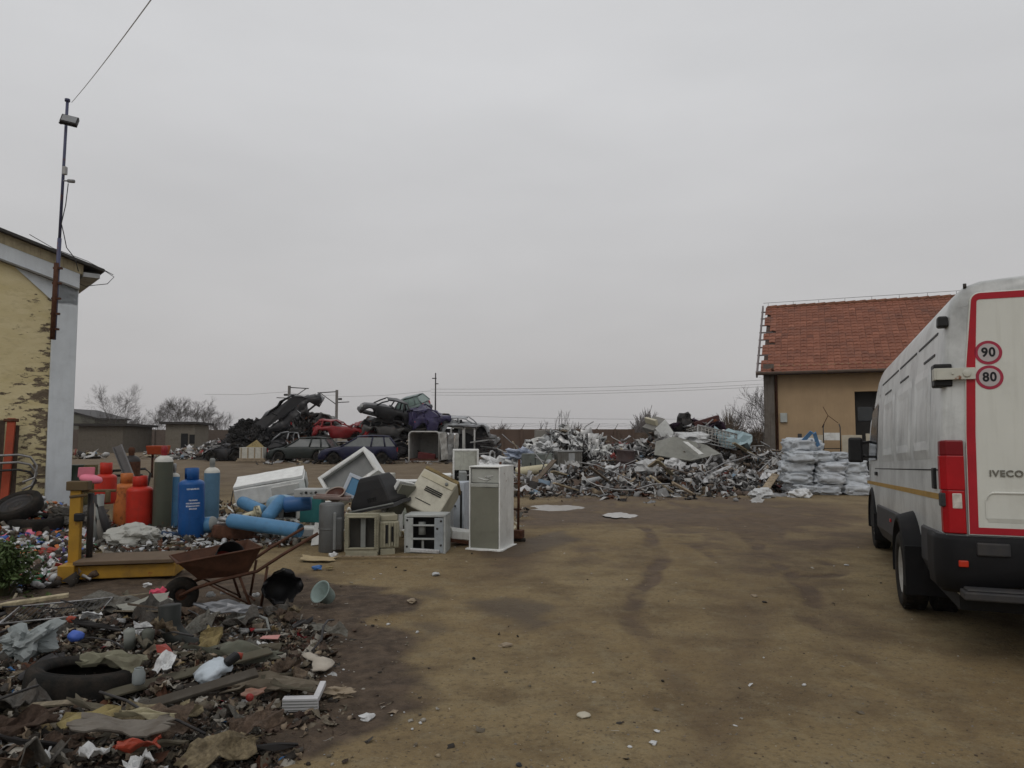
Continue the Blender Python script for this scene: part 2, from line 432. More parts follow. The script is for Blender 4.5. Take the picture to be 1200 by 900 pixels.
def ground_mat():
    m = bpy.data.materials.new('dirt_yard'); m.use_nodes = True
    n = m.node_tree; N = n.nodes.new; LK = n.links.new; b = n.nodes['Principled BSDF']
    tc = N('ShaderNodeTexCoord')
    def noise(s_, det=8, r=.65, off=0):
        t = N('ShaderNodeTexNoise'); t.inputs['Scale'].default_value = s_; t.inputs['Detail'].default_value = det; t.inputs['Roughness'].default_value = r
        mp = N('ShaderNodeMapping'); mp.inputs['Location'].default_value = (off, off * .7, 0)
        LK(tc.outputs['Object'], mp.inputs[0]); LK(mp.outputs[0], t.inputs['Vector']); return t.outputs['Fac']
    def mr(src, a, bb, lo=0., hi=1.):
        r = N('ShaderNodeMapRange'); r.inputs['From Min'].default_value = a; r.inputs['From Max'].default_value = bb
        r.inputs['To Min'].default_value = lo; r.inputs['To Max'].default_value = hi; LK(src, r.inputs['Value']); return r.outputs[0]
    def mx(f, c1, c2, mode='MIX'):
        x = N('ShaderNodeMixRGB'); x.blend_type = mode
        if isinstance(f, float): x.inputs[0].default_value = f
        else: LK(f, x.inputs[0])
        for i, cc in ((1, c1), (2, c2)):
            if isinstance(cc, tuple): x.inputs[i].default_value = (*cc, 1)
            else: LK(cc, x.inputs[i])
        return x.outputs[0]
    def mul(a, bb):
        x = N('ShaderNodeMath'); x.operation = 'MULTIPLY'; LK(a, x.inputs[0])
        if isinstance(bb, float): x.inputs[1].default_value = bb
        else: LK(bb, x.inputs[1])
        return x.outputs[0]
    def attr(nm):
        a = N('ShaderNodeAttribute'); a.attribute_name = nm; return a.outputs['Fac']
    c = mx(mr(noise(0.35), .36, .62), (0.172, 0.120, 0.056), (0.242, 0.184, 0.097))
    c = mx(mr(noise(1.3, off=4), .46, .62, 0, .75), c, (0.108, 0.073, 0.036))
    c = mx(mr(noise(5, off=8), .5, .66, 0, .55), c, (0.225, 0.185, 0.11))
    c = mx(mr(noise(14, 9, .75, off=3), .5, .68, 0, .7), c, (0.095, 0.068, 0.038))
    c = mx(mr(noise(26, 5, off=2), .55, .66, 0, .55), c, (0.075, 0.056, 0.032))
    c = mx(mr(noise(90, 4, off=2), .57, .7, 0, .6), c, (0.27, 0.24, 0.18))
    # small pale gravel and dark specks
    v = N('ShaderNodeTexVoronoi'); v.inputs['Scale'].default_value = 34; LK(tc.outputs['Object'], v.inputs['Vector'])
    sepv = N('ShaderNodeSeparateXYZ'); LK(v.outputs['Color'], sepv.inputs[0])
    f = mul(mr(v.outputs['Distance'], .16, .26, 1, 0), mr(sepv.outputs[0], .95, .96))
    c = mx(mul(f, .6), c, (0.33, 0.3, 0.25))
    f2 = mul(mr(v.outputs['Distance'], .2, .3, 1, 0), mr(sepv.outputs[1], .86, .88))
    c = mx(mul(f2, .7), c, (0.05, 0.038, 0.028))
    darksoil = mx(mr(noise(7, off=5), .4, .62), (0.042, 0.029, 0.021), (0.095, 0.068, 0.048))
    trc = mx(mr(noise(4, off=6), .4, .65), (0.058, 0.035, 0.020), (0.100, 0.063, 0.035))
    c = mx(mul(mr(attr('track'), .08, .75), .85), c, trc)
    c = mx(mul(attr('stain'), .7), c, (0.062, 0.043, 0.026))
    c = mx(mul(attr('soil'), .93), c, darksoil)
    c = mx(mul(attr('damp'), .8), c, (0.075, 0.055, 0.04))
    # far yard: more broken grey-brown
    sp = N('ShaderNodeSeparateXYZ'); LK(tc.outputs['Object'], sp.inputs[0])
    c = mx(mr(sp.outputs['Y'], 14, 26, 0, .65), c, mx(mr(noise(.8, off=11), .4, .6), (0.078, 0.056, 0.040), (0.14, 0.108, 0.078)))
    LK(c, b.inputs['Base Color'])
    a_ = N('ShaderNodeMath'); a_.operation = 'MAXIMUM'; LK(attr('track'), a_.inputs[0]); LK(attr('stain'), a_.inputs[1])
    LK(mr(a_.outputs[0], 0, 1, .92, .68), b.inputs['Roughness'])
    b.inputs['Specular IOR Level'].default_value = .25
    bp = N('ShaderNodeBump'); bp.inputs['Strength'].default_value = .55; bp.inputs['Distance'].default_value = .03
    LK(noise(22, 9, .7), bp.inputs['Height'])
    bp2 = N('ShaderNodeBump'); bp2.inputs['Strength'].default_value = .5; bp2.inputs['Distance'].default_value = .012
    LK(mr(v.outputs['Distance'], 0, .45, 1, 0), bp2.inputs['Height']); LK(bp.outputs[0], bp2.inputs['Normal'])
    LK(bp2.outputs[0], b.inputs['Normal'])
    return m
me.materials.append(ground_mat())
go = bpy.data.objects.new('ground', me); col.objects.link(go); tag(go, kind='structure')

# puddles: level water lying in the hollows
def puddle(poly, grow):
    cx = sum(p[0] for p in poly) / len(poly); cy = sum(p[1] for p in poly) / len(poly)
    mb = MB(); n = 90; vs = []
    rx = (max(p[0] for p in poly) - min(p[0] for p in poly)) / 2 * grow; ry = (max(p[1] for p in poly) - min(p[1] for p in poly)) / 2 * grow
    for k in range(n):
        a = 2 * math.pi * k / n; g = 1 + .45 * mnoise.noise(Vector((math.cos(a) * 1.5 + cx, math.sin(a) * 1.5, 3))) + .18 * mnoise.noise(Vector((math.cos(a) * 5 + cx, math.sin(a) * 5, 7)))
        vs.append((cx + rx * g * math.cos(a), cy + ry * g * math.sin(a), 0))
    mb.add(vs, [tuple(range(n))])
    return mb, cx, cy
wm = bpy.data.materials.new('puddle_water'); wm.use_nodes = True
wb = wm.node_tree.nodes['Principled BSDF']
wb.inputs['Base Color'].default_value = (0.42, 0.40, 0.37, 1); wb.inputs['Roughness'].default_value = 0.22  # pale base colour stands in for the sky reflected in the water
wb.inputs['Specular IOR Level'].default_value = 1.0; wb.inputs['IOR'].default_value = 1.6
for pl in (PUD1, PUD2):
    mb, cx, cy = puddle(pl, 1.1)
    o = mb.build('puddle', wm); tag(o, kind='structure')
    o.location.z = hz(cx, cy) + 0.02
# ============================================================ VAN
YAW = 20.8
VANW = mat('van_white_paint', (0.60, 0.62, 0.61), 0.3, dirt=0.62, dirtcol=(0.24, 0.245, 0.24), dscale=1.7, var=0.06, scale=2, spec=0.4, streak=0.4)
VANDOOR = mat('van_door_paint', (0.60, 0.61, 0.56), 0.32, dirt=0.35, dirtcol=(0.34, 0.33, 0.28), dscale=1.6, streak=.2, var=0.04, scale=2, spec=0.5)
REDTAPE = mat('red_tape', (0.36, 0.012, 0.022), 0.4, dirt=0.12, dirtcol=(0.2, 0.05, 0.04))
TRIMB = mat('van_black_trim', (0.009, 0.009, 0.010), 0.65, dirt=0.25, dirtcol=(0.035, 0.03, 0.026), spec=.15)
TRIMG = mat('van_grey_trim', (0.034, 0.034, 0.036), 0.6, dirt=0.4, dirtcol=(0.09, 0.075, 0.06))
OCHRE = mat('ochre_stripe', (0.36, 0.22, 0.05), 0.6, dirt=0.35)
REDLENS = mat('red_lens', (0.36, 0.006, 0.010), 0.3, var=0.15, spec=0.25, dirt=.15)
DKLENS = mat('deep_red_lens', (0.17, 0.004, 0.008), 0.3, var=0.1, spec=0.25)
CLEARLENS = mat('clear_lens', (0.5, 0.47, 0.42), 0.2, var=0.3, scale=30, dirt=0.2)
ORLENS = mat('orange_lens', (0.6, 0.1, 0.015), 0.2)
C0 = Vector((3.13, 5.40, 0))
fw = Vector((math.sin(R(YAW)), math.cos(R(YAW)), 0)); rt = Vector((math.cos(R(YAW)), -math.sin(R(YAW)), 0))
VC = C0 + rt * 1.0
# local frame: +y forward, -x left, z up; origin under the middle of the rear face
van = thing('delivery_van', 'large white high roof delivery van with red taped rear door and speed stickers', 'van', VC, -YAW)
VM = T(*VC) @ rot(0, 0, -YAW)
RK = rot(-2.4, 0, 0)               # unladen rake, nose down, about the rear

def halfw(z):
    pts = [(0.45, 0.93), (0.62, 0.985), (0.9, 1.0), (1.5, 1.0), (2.0, 0.972), (2.35, 0.942), (2.52, 0.915), (2.62, 0.88), (2.70, 0.80), (2.735, 0.70), (2.76, 0.4), (2.775, 0.0)]
    for (a, p), (b, q) in zip(pts[:-1], pts[1:]):
        if z <= b: return p + (q - p) * (z - a) / (b - a)
    return 0
def topz(y):
    if y < 4.6: return 2.775
    pts = [(4.6, 2.775), (5.0, 2.74), (5.35, 2.60), (5.7, 2.25), (6.15, 1.62), (6.5, 1.40), (6.85, 1.22), (7.0, 1.0)]
    for (a, p), (b, q) in zip(pts[:-1], pts[1:]):
        if y <= b: return p + (q - p) * (y - a) / (b - a)
    return 0.9
zs = [0.45, 0.62, 0.75, 0.9, 1.2, 1.5, 1.75, 2.0, 2.2, 2.35, 2.45, 2.52, 2.58, 2.62, 2.67, 2.70, 2.72, 2.735, 2.75, 2.76, 2.77, 2.775]
ysn = [0.0, 0.03, 0.08, 0.3, 1.0, 2, 3, 4, 4.6, 4.8, 5.0, 5.2, 5.35, 5.5, 5.7, 5.9, 6.15, 6.3, 6.5, 6.7, 6.85, 6.95, 7.0]
mb = MB(); vs = []
nr_ = len(zs)
for y in ysn:
    tz = topz(y); k = (tz - 0.45) / (2.775 - 0.45)
    ins = 0.03 if y == 0 else (0.008 if y == 0.03 else 0)
    nose = max(0, (y - 5.6) / 1.4) ** 2 * 0.16
    ring = []
    for z in zs:
        zz = 0.45 + (z - 0.45) * k if y > 4.6 else z
        ww = halfw(z) * (1 - nose)
        if y > 4.6 and zz < 2.0: ww = max(ww, halfw(zz) * (1 - nose)) if z < 2.55 else ww
        ring.append((ww - ins * (1 if z > .5 else 0), zz - (ins if z > 2.6 else 0)))
    vs += [(-a, y, b) for a, b in ring] + [(a, y, b) for a, b in reversed(ring)]
m_ = 2 * nr_
fs = []
for i in range(len(ysn) - 1):
    for k in range(m_):
        k2 = (k + 1) % m_
        fs.append((i * m_ + k, (i + 1) * m_ + k, (i + 1) * m_ + k2, i * m_ + k2))
fs.append(tuple(range(m_))); fs.append(tuple((len(ysn) - 1) * m_ + k for k in range(m_ - 1, -1, -1)))
mb.add(vs, fs, 0, True, RK)
body = mb.build('body', VANW, van, fix=True)

def strip(pts_yz, wid, off, mb_, mi=0, side=-1, ang=None):
    """a low raised ribbon following the side panel; pts are (y,z)"""
    for (y0, z0), (y1, z1) in zip(pts_yz[:-1], pts_yz[1:]):
        dy, dz = y1 - y0, z1 - z0; l = math.hypot(dy, dz); n = (-dz / l * wid / 2, dy / l * wid / 2)
        q = []
        for o_ in (0.0, off):
            for (y, z, s_) in ((y0, z0, 1), (y1, z1, 1), (y1, z1, -1), (y0, z0, -1)):
                zz = z + s_ * n[1]; q.append((side * (halfw(zz) + o_ - (0.004 if o_ == 0 else 0)), y + s_ * n[0], zz))
        mb_.add(q, [(0, 1, 2, 3), (7, 6, 5, 4), (0, 4, 5, 1), (1, 5, 6, 2), (2, 6, 7, 3), (3, 7, 4, 0)], mi, False, RK)

# side pressings: recessed panels framed by a soft raised lip
for (ya_, yb_) in ((0.55, 1.45), (1.62, 2.72), (2.9, 4.0)):
    mb = MB()
    n = 10; gv = []
    zl, zh = 1.42, 2.18
    for j in range(n + 1):
        for i in range(n + 1):
            u = i / n; v = j / n
            y = ya_ + (yb_ - ya_) * u; z = zl + (zh - zl) * v
            e_ = min(u, 1 - u, v, 1 - v)
            h_ = {0: 0.001, 1: 0.011}.get(round(e_ * n), 0.004)
            gv.append((-(halfw(z) + h_), y, z))
    gf = [(j * (n + 1) + i, (j + 1) * (n + 1) + i, (j + 1) * (n + 1) + i + 1, j * (n + 1) + i + 1) for j in range(n) for i in range(n)]
    mb.add(gv, gf, 0, False, RK)
    mb.build('side_pressing', VANW, van)
mb = MB()
for ya_, yb_, z in ((0.35, 1.3, 2.40), (1.45, 2.6, 2.40), (2.75, 4.3, 2.40), (0.42, 0.95, 2.24), (1.9, 2.5, 2.24), (3.3, 3.9, 2.24)):
    strip([(ya_, z), (yb_, z)], 0.018, 0.006, mb)
mb.build('drip_channel', TRIMG, van)
mb = MB(); strip([(0.08, 1.335), (2.5, 1.335), (5.0, 1.335)], 0.010, 0.003, mb)
strip([(4.55, 0.75), (4.55, 2.3)], 0.012, 0.003, mb); strip([(5.72, 0.75), (5.72, 1.4)], 0.012, 0.003, mb)
mb.build('panel_seam', TRIMB, van)
mb = MB(); strip([(0.08, 1.135), (2, 1.135), (4.5, 1.135), (6.2, 1.135)], 0.045, 0.004, mb)
mb.build('waist_stripe', OCHRE, van)
# cab side window and windscreen
mb = MB()
def skin(pts, off, side=-1):
    return [(side * (halfw(min(2.5, z)) + off), y, z) for y, z in pts]
wpts = [(4.65, 1.45), (5.75, 1.45), (5.62, 1.72), (5.35, 2.12), (4.65, 2.2)]
mb.add(skin(wpts, 0.012), [(4, 3, 2, 1, 0)], 0, False, RK); mb.build('side_window', GLASS, van); mb = MB()
mb.add(skin(wpts, 0.012, 1), [(0, 1, 2, 3, 4)], 0, False, RK)
mb.build('side_window', GLASS, van)
mb = MB(); mb.add([(-.82, 5.46, 2.56), (.82, 5.46, 2.56), (.9, 6.17, 1.67), (-.9, 6.17, 1.67)], [(0, 3, 2, 1)], 0, False, RK @ T(0, 0.02, 0.02))
mb.build('windscreen', GLASS, van)
# door handle of cab and sliding door catch
mb = MB(); mb.box((-1.012, 4.75, 1.27), (0.03, 0.16, 0.05), RK)
mb.build('door_handle', BLACKP, van, bevel=.008)
mb = MB(); mb.box((-1.008, 0.34, 1.27), (0.03, 0.09, 0.16), RK); mb.build('door_handle', BLACKP, van, bevel=.008)
# mirror
mb = MB(); mb.tube([RK @ Vector((-0.98, 5.62, 1.50)), RK @ Vector((-1.13, 5.65, 1.52))], 0.018); mb.build('mirror_arm', BLACKP, van); mb = MB()
mb.tube([RK @ Vector((-0.98, 5.62, 1.72)), RK @ Vector((-1.13, 5.65, 1.70))], 0.018)
mir = mb.build('mirror_arm', BLACKP, van)
mb = MB(); mb.box((-1.19, 5.63, 1.60), (0.2, 0.10, 0.36), RK, taper=.92); mb.build('mirror', BLACKP, van, bevel=.03)
# lower side cladding
mb = MB()
for ya_, yb_ in ((0.05, 1.05), (2.25, 4.75)):
    q = []
    for y in (ya_, yb_):
        for (x, z) in ((-0.985, 0.88), (-1.018, 0.86), (-1.022, 0.60), (-0.96, 0.46), (-0.9, 0.46), (-0.94, 0.88)):
            q.append((x, y, z))
    n = 6
    f_ = [(i, (i + 1) % n, (i + 1) % n + n, i + n) for i in range(n)] + [tuple(range(n - 1, -1, -1)), tuple(range(n, 2 * n))]
    mb.add(q, f_, 0, False, RK)
mb.build('lower_cladding', TRIMG, van, bevel=.01, fix=True)
# flared rear wheel arch, and front one
def arch(yc, r, prot, zc):
    mb = MB(); n = 16; vs = []
    for k in range(n + 1):
        a = math.pi * (k / n * 1.16 - 0.08)
        for (rr, xo) in ((r, -0.97), (r, -1.0 - prot), (r + 0.055, -1.0 - prot + .01), (r + 0.10, -0.99), (r + .1, -.95)):
            vs.append((xo, yc + rr * math.cos(a), zc + rr * math.sin(a)))
    fs = []
    for k in range(n):
        for j in range(4):
            fs.append((k * 5 + j, k * 5 + j + 1, (k + 1) * 5 + j + 1, (k + 1) * 5 + j))
    mb.add(vs, fs, 0, True)
    return mb
arch(1.65, 0.41, 0.14, 0.38).build('wheel_arch', TRIMB, van, fix=True)
arch(5.55, 0.40, 0.03, 0.36).build('wheel_arch', TRIMB, van, fix=True)
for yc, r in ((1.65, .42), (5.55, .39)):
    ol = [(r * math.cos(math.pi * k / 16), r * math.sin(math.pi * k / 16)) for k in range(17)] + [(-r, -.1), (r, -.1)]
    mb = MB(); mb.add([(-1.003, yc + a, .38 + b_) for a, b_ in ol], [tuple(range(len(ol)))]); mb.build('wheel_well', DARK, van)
# wheels
def wheel(x, y, r, wd, name='wheel', out=-1):
    e_ = bpy.data.objects.new(name, None); col.objects.link(e_); e_.parent = van; e_.location = (x, y, r); e_.rotation_euler = (0, R(90) * out, 0)
    mb = MB(); h = wd / 2
    mb.lathe([(r * .60, -h * .8), (r * .72, -h), (r * .92, -h), (r * .985, -h * .8), (r, -h * .4), (r, h * .4), (r * .985, h * .8), (r * .92, h), (r * .72, h), (r * .60, h * .8)], 36, closed=True)
    for k in range(40):
        a = 2 * math.pi * k / 40
        for s_ in (-1, 1):
            mb.box((r * .995, 0, s_ * h * .52), (0.012, r * .1, h * .6), rot(0, 0, math.degrees(a)))
    mb.build('tyre', RUBBER, e_)
    mb = MB()
    mb.lathe([(0.001, h * .35), (r * .2, h * .35), (r * .22, h * .15), (r * .42, h * .05), (r * .5, h * .3), (r * .6, h * .82), (r * .62, h * .82), (r * .62, -h * .8), (0.001, -h * .8)], 30)
    mb.build('rim', mat('dirty_white_rim', (0.38, 0.37, 0.34), .5, dirt=.6), e_)
    mb = MB(); mb.tube([(0, 0, h * .1), (0, 0, h * .45)], r * .17, 12)
    for k in range(6):
        a = 2 * math.pi * k / 6
        mb.tube([(r * .15 * math.cos(a), r * .15 * math.sin(a), h * .3), (r * .15 * math.cos(a), r * .15 * math.sin(a), h * .5)], .012, 6)
    mb.build('wheel_nut', DKMETAL, e_)
    return e_
wheel(-1.03, 1.65, 0.345, 0.2); wheel(-0.78, 1.65, 0.345, 0.2, out=1); wheel(1.03, 1.65, .345, .2, out=1); wheel(.78, 1.65, .345, .2)
wheel(-0.90, 5.55, 0.345, 0.2); wheel(0.90, 5.55, 0.345, 0.2, out=1)
# mud flaps
mb = MB(); mb.box((-0.92, 1.16, 0.42), (0.44, 0.02, 0.42), rot(0, 0, 0)); mb.build('mud_flap', TRIMB, van, bevel=.006)
mb = MB(); mb.box((-0.88, 5.10, 0.34), (0.30, 0.02, 0.36)); mb.build('mud_flap', TRIMB, van, bevel=.006)
# underbody, its near-black colour standing in for the shade beneath the van
mb = MB(); mb.box((0, 3.4, 0.46), (1.84, 6.6, 0.26)); mb.box((0, 1.65, .34), (1.5, .14, .14)); mb.box((-.55, 2.9, .32), (.45, 1.1, .3)); mb.box((.3, 1.0, .3), (.3, .9, .18))
mb.build('chassis', DARK, van)
# --- rear face
def rear_box(t, z, wd, h_, dep, name, m, bev=.004, y=-0.002, parent=van, mm=None):
    mb = MB(); mb.box((-1 + t + wd / 2, y - dep / 2, z + h_ / 2), (wd, dep, h_), RK if mm is None else mm)
    return mb.build(name, m, parent, bevel=bev)
def door(x0, x1, name):
    mb = MB(); ol = []
    zt = 2.635; r = .07
    pts = [(x0, .875), (x1, .875), (x1, zt)] if x0 < 0 else [(x0, .875), (x1, .875)]
    if x0 < 0:
        ol = [(x1, .875), (x1, zt + .01)] + [(x0 + .075 + r - r * math.sin(a), zt - r + r * math.cos(a)) for a in [i * math.pi / 12 for i in range(7)]] + [(x0 + .03, 2.1), (x0 + .01, 1.6), (x0, .875)]
    else:
        ol = [(-a, b_) for a, b_ in [(-x0, .875), (-x0, zt + .01)] + [(-x1 + .075 + r - r * math.sin(a), zt - r + r * math.cos(a)) for a in [i * math.pi / 12 for i in range(7)]] + [(-x1 + .03, 2.1), (-x1 + .01, 1.6), (-x1, .875)]]
        ol = ol[::-1]
    mb.prism(ol, .03, RK @ T(0, -0.012, 0))
    return mb.build(name, VANDOOR, van, bevel=.006, fix=True), ol
dl, oll = door(-.862, -.006, 'rear_door'); dr, olr = door(.006, .862, 'rear_door')
# red tape frame on the left door (and the right one, mirrored)
for sgn, dd in ((1, dl), (-1, dr)):
    mb = MB(); yy = -.029
    outer = [(-.014, .885), (-.856, .885), (-.847, 1.6), (-.826, 2.1)] + [(-.782 + .075 - .065 + .062 - .062 * math.sin(a) - .005, 2.565 + .062 * math.cos(a)) for a in [i * math.pi / 12 for i in range(6, -1, -1)]] + [(-.014, 2.632)]
    inner = [(-.014, .932), (-.80, .932), (-.79, 1.6), (-.769, 2.1)] + [(-.742 + .02 - .02 * math.sin(a) , 2.56 + .02 * math.cos(a)) for a in [i * math.pi / 12 for i in range(6, -1, -1)]] + [(-.014, 2.582)]
    n = len(outer)
    v_ = [(sgn * x, yy, z) for x, z in outer] + [(sgn * x, yy, z) for x, z in inner]
    f_ = [(i, i + 1, i + 1 + n, i + n) for i in range(n - 1)]
    mb.add(v_, f_, 0, False, RK)
    o = mb.build('tape_border', REDTAPE, dd)
    s_ = o.modifiers.new('s', 'SOLIDIFY'); s_.thickness = .002; s_.offset = 0
# pressed recess in door
mb = MB()
ol = [(-.74 + .05 - .05 * math.cos(a), 1.13 + .05 * math.sin(a)) for a in [i * math.pi / 8 for i in range(5)]] + [(-.06, 1.18)]
v_ = []
for x, z in ol: v_ += [(x, -.028, z + .008), (x, -.040, z), (x, -.028, z - .012)]
mb.add(v_, [(i * 3 + j, i * 3 + j + 1, (i + 1) * 3 + j + 1, (i + 1) * 3 + j) for i in range(len(ol) - 1) for j in (0, 1)] , 0, True, RK)
mb.add([(-.74, -.028, .99), (-.752, -.034, 1.0), (-.752, -.034, 1.13), (-.74, -.028, 1.13)], [(0, 1, 2, 3)], 0, False, RK)
mb.add([(-.74, -.0285, .97), (-.06, -.0285, .97), (-.06, -.0355, 1.0), (-.74, -.0355, 1.0)], [(0, 1, 2, 3)], 0, False, RK)
mb.build('plate_recess', VANDOOR, dl)
# writing
def text_obj(s_, size, depth, m, parent, M, name, sx=1.0, bold=0.0):
    cu = bpy.data.curves.new(name, 'FONT'); cu.body = s_; cu.size = size; cu.extrude = depth; cu.align_x = 'CENTER'; cu.align_y = 'CENTER'; cu.offset = bold; cu.space_character = 1.12
    tmp = bpy.data.objects.new('tmp', cu); col.objects.link(tmp)
    dg = bpy.context.evaluated_depsgraph_get(); dg.update()
    me_ = bpy.data.meshes.new_from_object(tmp.evaluated_get(dg))
    bpy.data.objects.remove(tmp)
    me_.transform(M @ Matrix.Diagonal((sx, 1, 1, 1)))
    me_.materials.clear(); me_.materials.append(m); me_.name = name
    o = bpy.data.objects.new(name, me_); col.objects.link(o); o.parent = parent
    return o
FACE = rot(90, 0, 0)
INK = mat('black_ink', (0.012, 0.012, 0.014), .5)
LETTER = mat('dull_chrome', (0.16, 0.155, 0.13), .4, .3)
text_obj('IVECO', .062, .004, LETTER, dl, RK @ T(-1 + .385, -.032, 1.315) @ FACE, 'maker_lettering', 1.08, .0012)
STK = mat('sticker_white', (0.42, 0.385, 0.385), .5, dirt=.15); STR = mat('sticker_red', (0.33, .03, .06), .5)
for z, s_ in ((2.185, '90'), (2.005, '80')):
    tx = -1 + .315
    mb = MB(); mb.lathe([(0.001, 0), (.087, 0), (.087, .002), (.001, .002)], 40, M=RK @ T(tx, -.028, z) @ FACE, smooth=False); st = mb.build('speed_sticker', STR, dl, fix=True)
    mb = MB(); mb.lathe([(0.001, 0), (.066, 0), (.066, .0015), (.001, .0015)], 40, M=RK @ T(tx, -.0305, z) @ FACE, smooth=False); mb.build('sticker_field', STK, st, fix=True)
    text_obj(s_, .092, .0006, INK, st, RK @ T(tx, -.0330, z) @ FACE, 'sticker_number', .9, .003)
# hinge: pale arm over black corner block
mb = MB(); mb.box((-.975, .05, 2.03), (.12, .13, .17), RK); mb.build('hinge_block', BLACKP, van, bevel=.012)
mb = MB(); mb.box((-.90, -.045, 2.035), (.25, .018, .085), RK); mb.box((-1.03, .0, 2.035), (.016, .1, .085), RK)
mb.tube([RK @ Vector((-.83, -.05, 2.035)), RK @ Vector((-.83, -.066, 2.035))], .026, 12); mb.tube([RK @ Vector((-.92, -.05, 2.035)), RK @ Vector((-.92, -.062, 2.035))], .008, 8)
mb.build('hinge', mat('hinge_white', (.5, .5, .44), .5, dirt=.4, rust=.25), van, bevel=.006)
mb = MB(); mb.box((-.975, .04, 1.12), (.1, .1, .1), RK); mb.build('hinge', TRIMG, van, bevel=.01)
mb = MB(); mb.box((-.955, .045, 2.435), (.075, .085, .085), RK, taper=.9); mb.build('marker_lamp', BLACKP, van, bevel=.015)
mb = MB(); mb.tube([RK @ Vector((-.80, .03, 2.68)), RK @ Vector((-.80, .03, 2.715))], .012, 8); mb.build('roof_bolt', DKMETAL, van)
# door gap line along the frame and handles on right door
mb = MB(); mb.box((0, -.004, 1.75), (.012, .01, 1.76), RK); mb.build('door_gap', DARK, van)
mb = MB(); mb.box((.1, -.045, 1.45), (.14, .03, .05), RK); mb.build('door_handle', BLACKP, dr, bevel=.01)
# tail lights
for sgn in (-1, 1):
    tl = bpy.data.objects.new('tail_light', None); col.objects.link(tl); tl.parent = van
    def lens(z0, z1, m, o_=0.0, x0=-1.016, x1=-.872):
        mb = MB(); q = []
        for z in (z0, z1):
            t_ = halfw(z) - 1
            q += [(sgn * x, y, z) for x, y in ((x0 - t_ - o_, .10), (x0 - t_ - o_, .02), (x0 - t_ + .03, -.03 - o_), (x1, -.036 - o_), (x1, .01))]
        n = 5
        mb.add(q, [(i, (i + 1) % n, (i + 1) % n + n, i + n) for i in range(n)] + [(4, 3, 2, 1, 0), (5, 6, 7, 8, 9)], 0, False, RK)
        return mb.build('lens', m, tl, bevel=.006, fix=True)
    lens(.885, 1.19, REDLENS, 0, -1.012, -.876); lens(1.192, 1.44, REDLENS, .003); lens(1.442, 1.548, DKLENS); lens(.88, 1.552, DKLENS, -.006)
    lens(1.06, 1.17, CLEARLENS, .004, -.985, -.895)
# bumper
mb = MB(); q = []
prof = [(.0, .87), (-.06, .875), (-.085, .84), (-.085, .62), (-.06, .50), (0.02, .47)]
stn = [(-1.03, .42, .0), (-1.035, .05, .0), (-1.0, -.02, 1), (-.93, -.06, 1), (-.5, -.075, 1), (0, -.08, 1), (.5, -.075, 1), (.93, -.06, 1), (1.0, -.02, 1), (1.035, .05, 0), (1.03, .42, 0)]
for (x, y, f_) in stn:
    for (o_, z) in prof:
        nx_ = (-1 if x < 0 else 1) * (1 - f_) if abs(x) > 1.02 else 0
        q.append((x + nx_ * (-o_) * .4, y + (o_ * .9 if abs(x) < 1.02 else 0), z if z > .7 or abs(x) > .6 else z + .06))
n = len(prof)
fs = [(i * n + j, i * n + j + 1, (i + 1) * n + j + 1, (i + 1) * n + j) for i in range(len(stn) - 1) for j in range(n - 1)]
mb.add(q, fs, 0, True, RK)
bmp = mb.build('rear_bumper', TRIMB, van, fix=True)
s_ = bmp.modifiers.new('s', 'SOLIDIFY'); s_.thickness = .012
mb = MB(); mb.box((-.925, -.145, .685), (.06, .02, .045), RK); mb.build('reflector', mat('bumper_reflector', (.42, .03, .012), .25), bmp, bevel=.006)
mb = MB(); mb.box((-1.026, .44, .74), (.02, .07, .045), RK); mb.build('side_marker', ORLENS, van, bevel=.005)
mb = MB(); mb.box((-1.026, 3.2, .76), (.014, .09, .035), RK); mb.build('side_marker', REDLENS, van, bevel=.005)
mb = MB(); mb.box((-.74, -.145, .79), (.2, .03, .09), RK); mb.build('step_pad', TRIMG, bmp, bevel=.01)
mb = MB(); mb.box((0, -.16, .49), (1.9, .16, .055)); mb.box((0, -.155, .525), (1.86, .12, .02)); mb.box((-.5, .1, .5), (.08, .5, .06)); mb.box((.5, .1, .5), (.08, .5, .06))
mb.build('rear_step', TRIMG, van, bevel=.01)
mb = MB(); mb.tube([(-.25, .1, .55), (-.2, -.1, .56), (-.05, -.14, .6)], .03); mb.tube([(0, .1, .55), (.1, -.15, .52), (.2, -.2, .56)], .035); mb.box((.1, .0, .62), (.5, .1, .12))
mb.build('tow_hitch', DKMETAL, van)
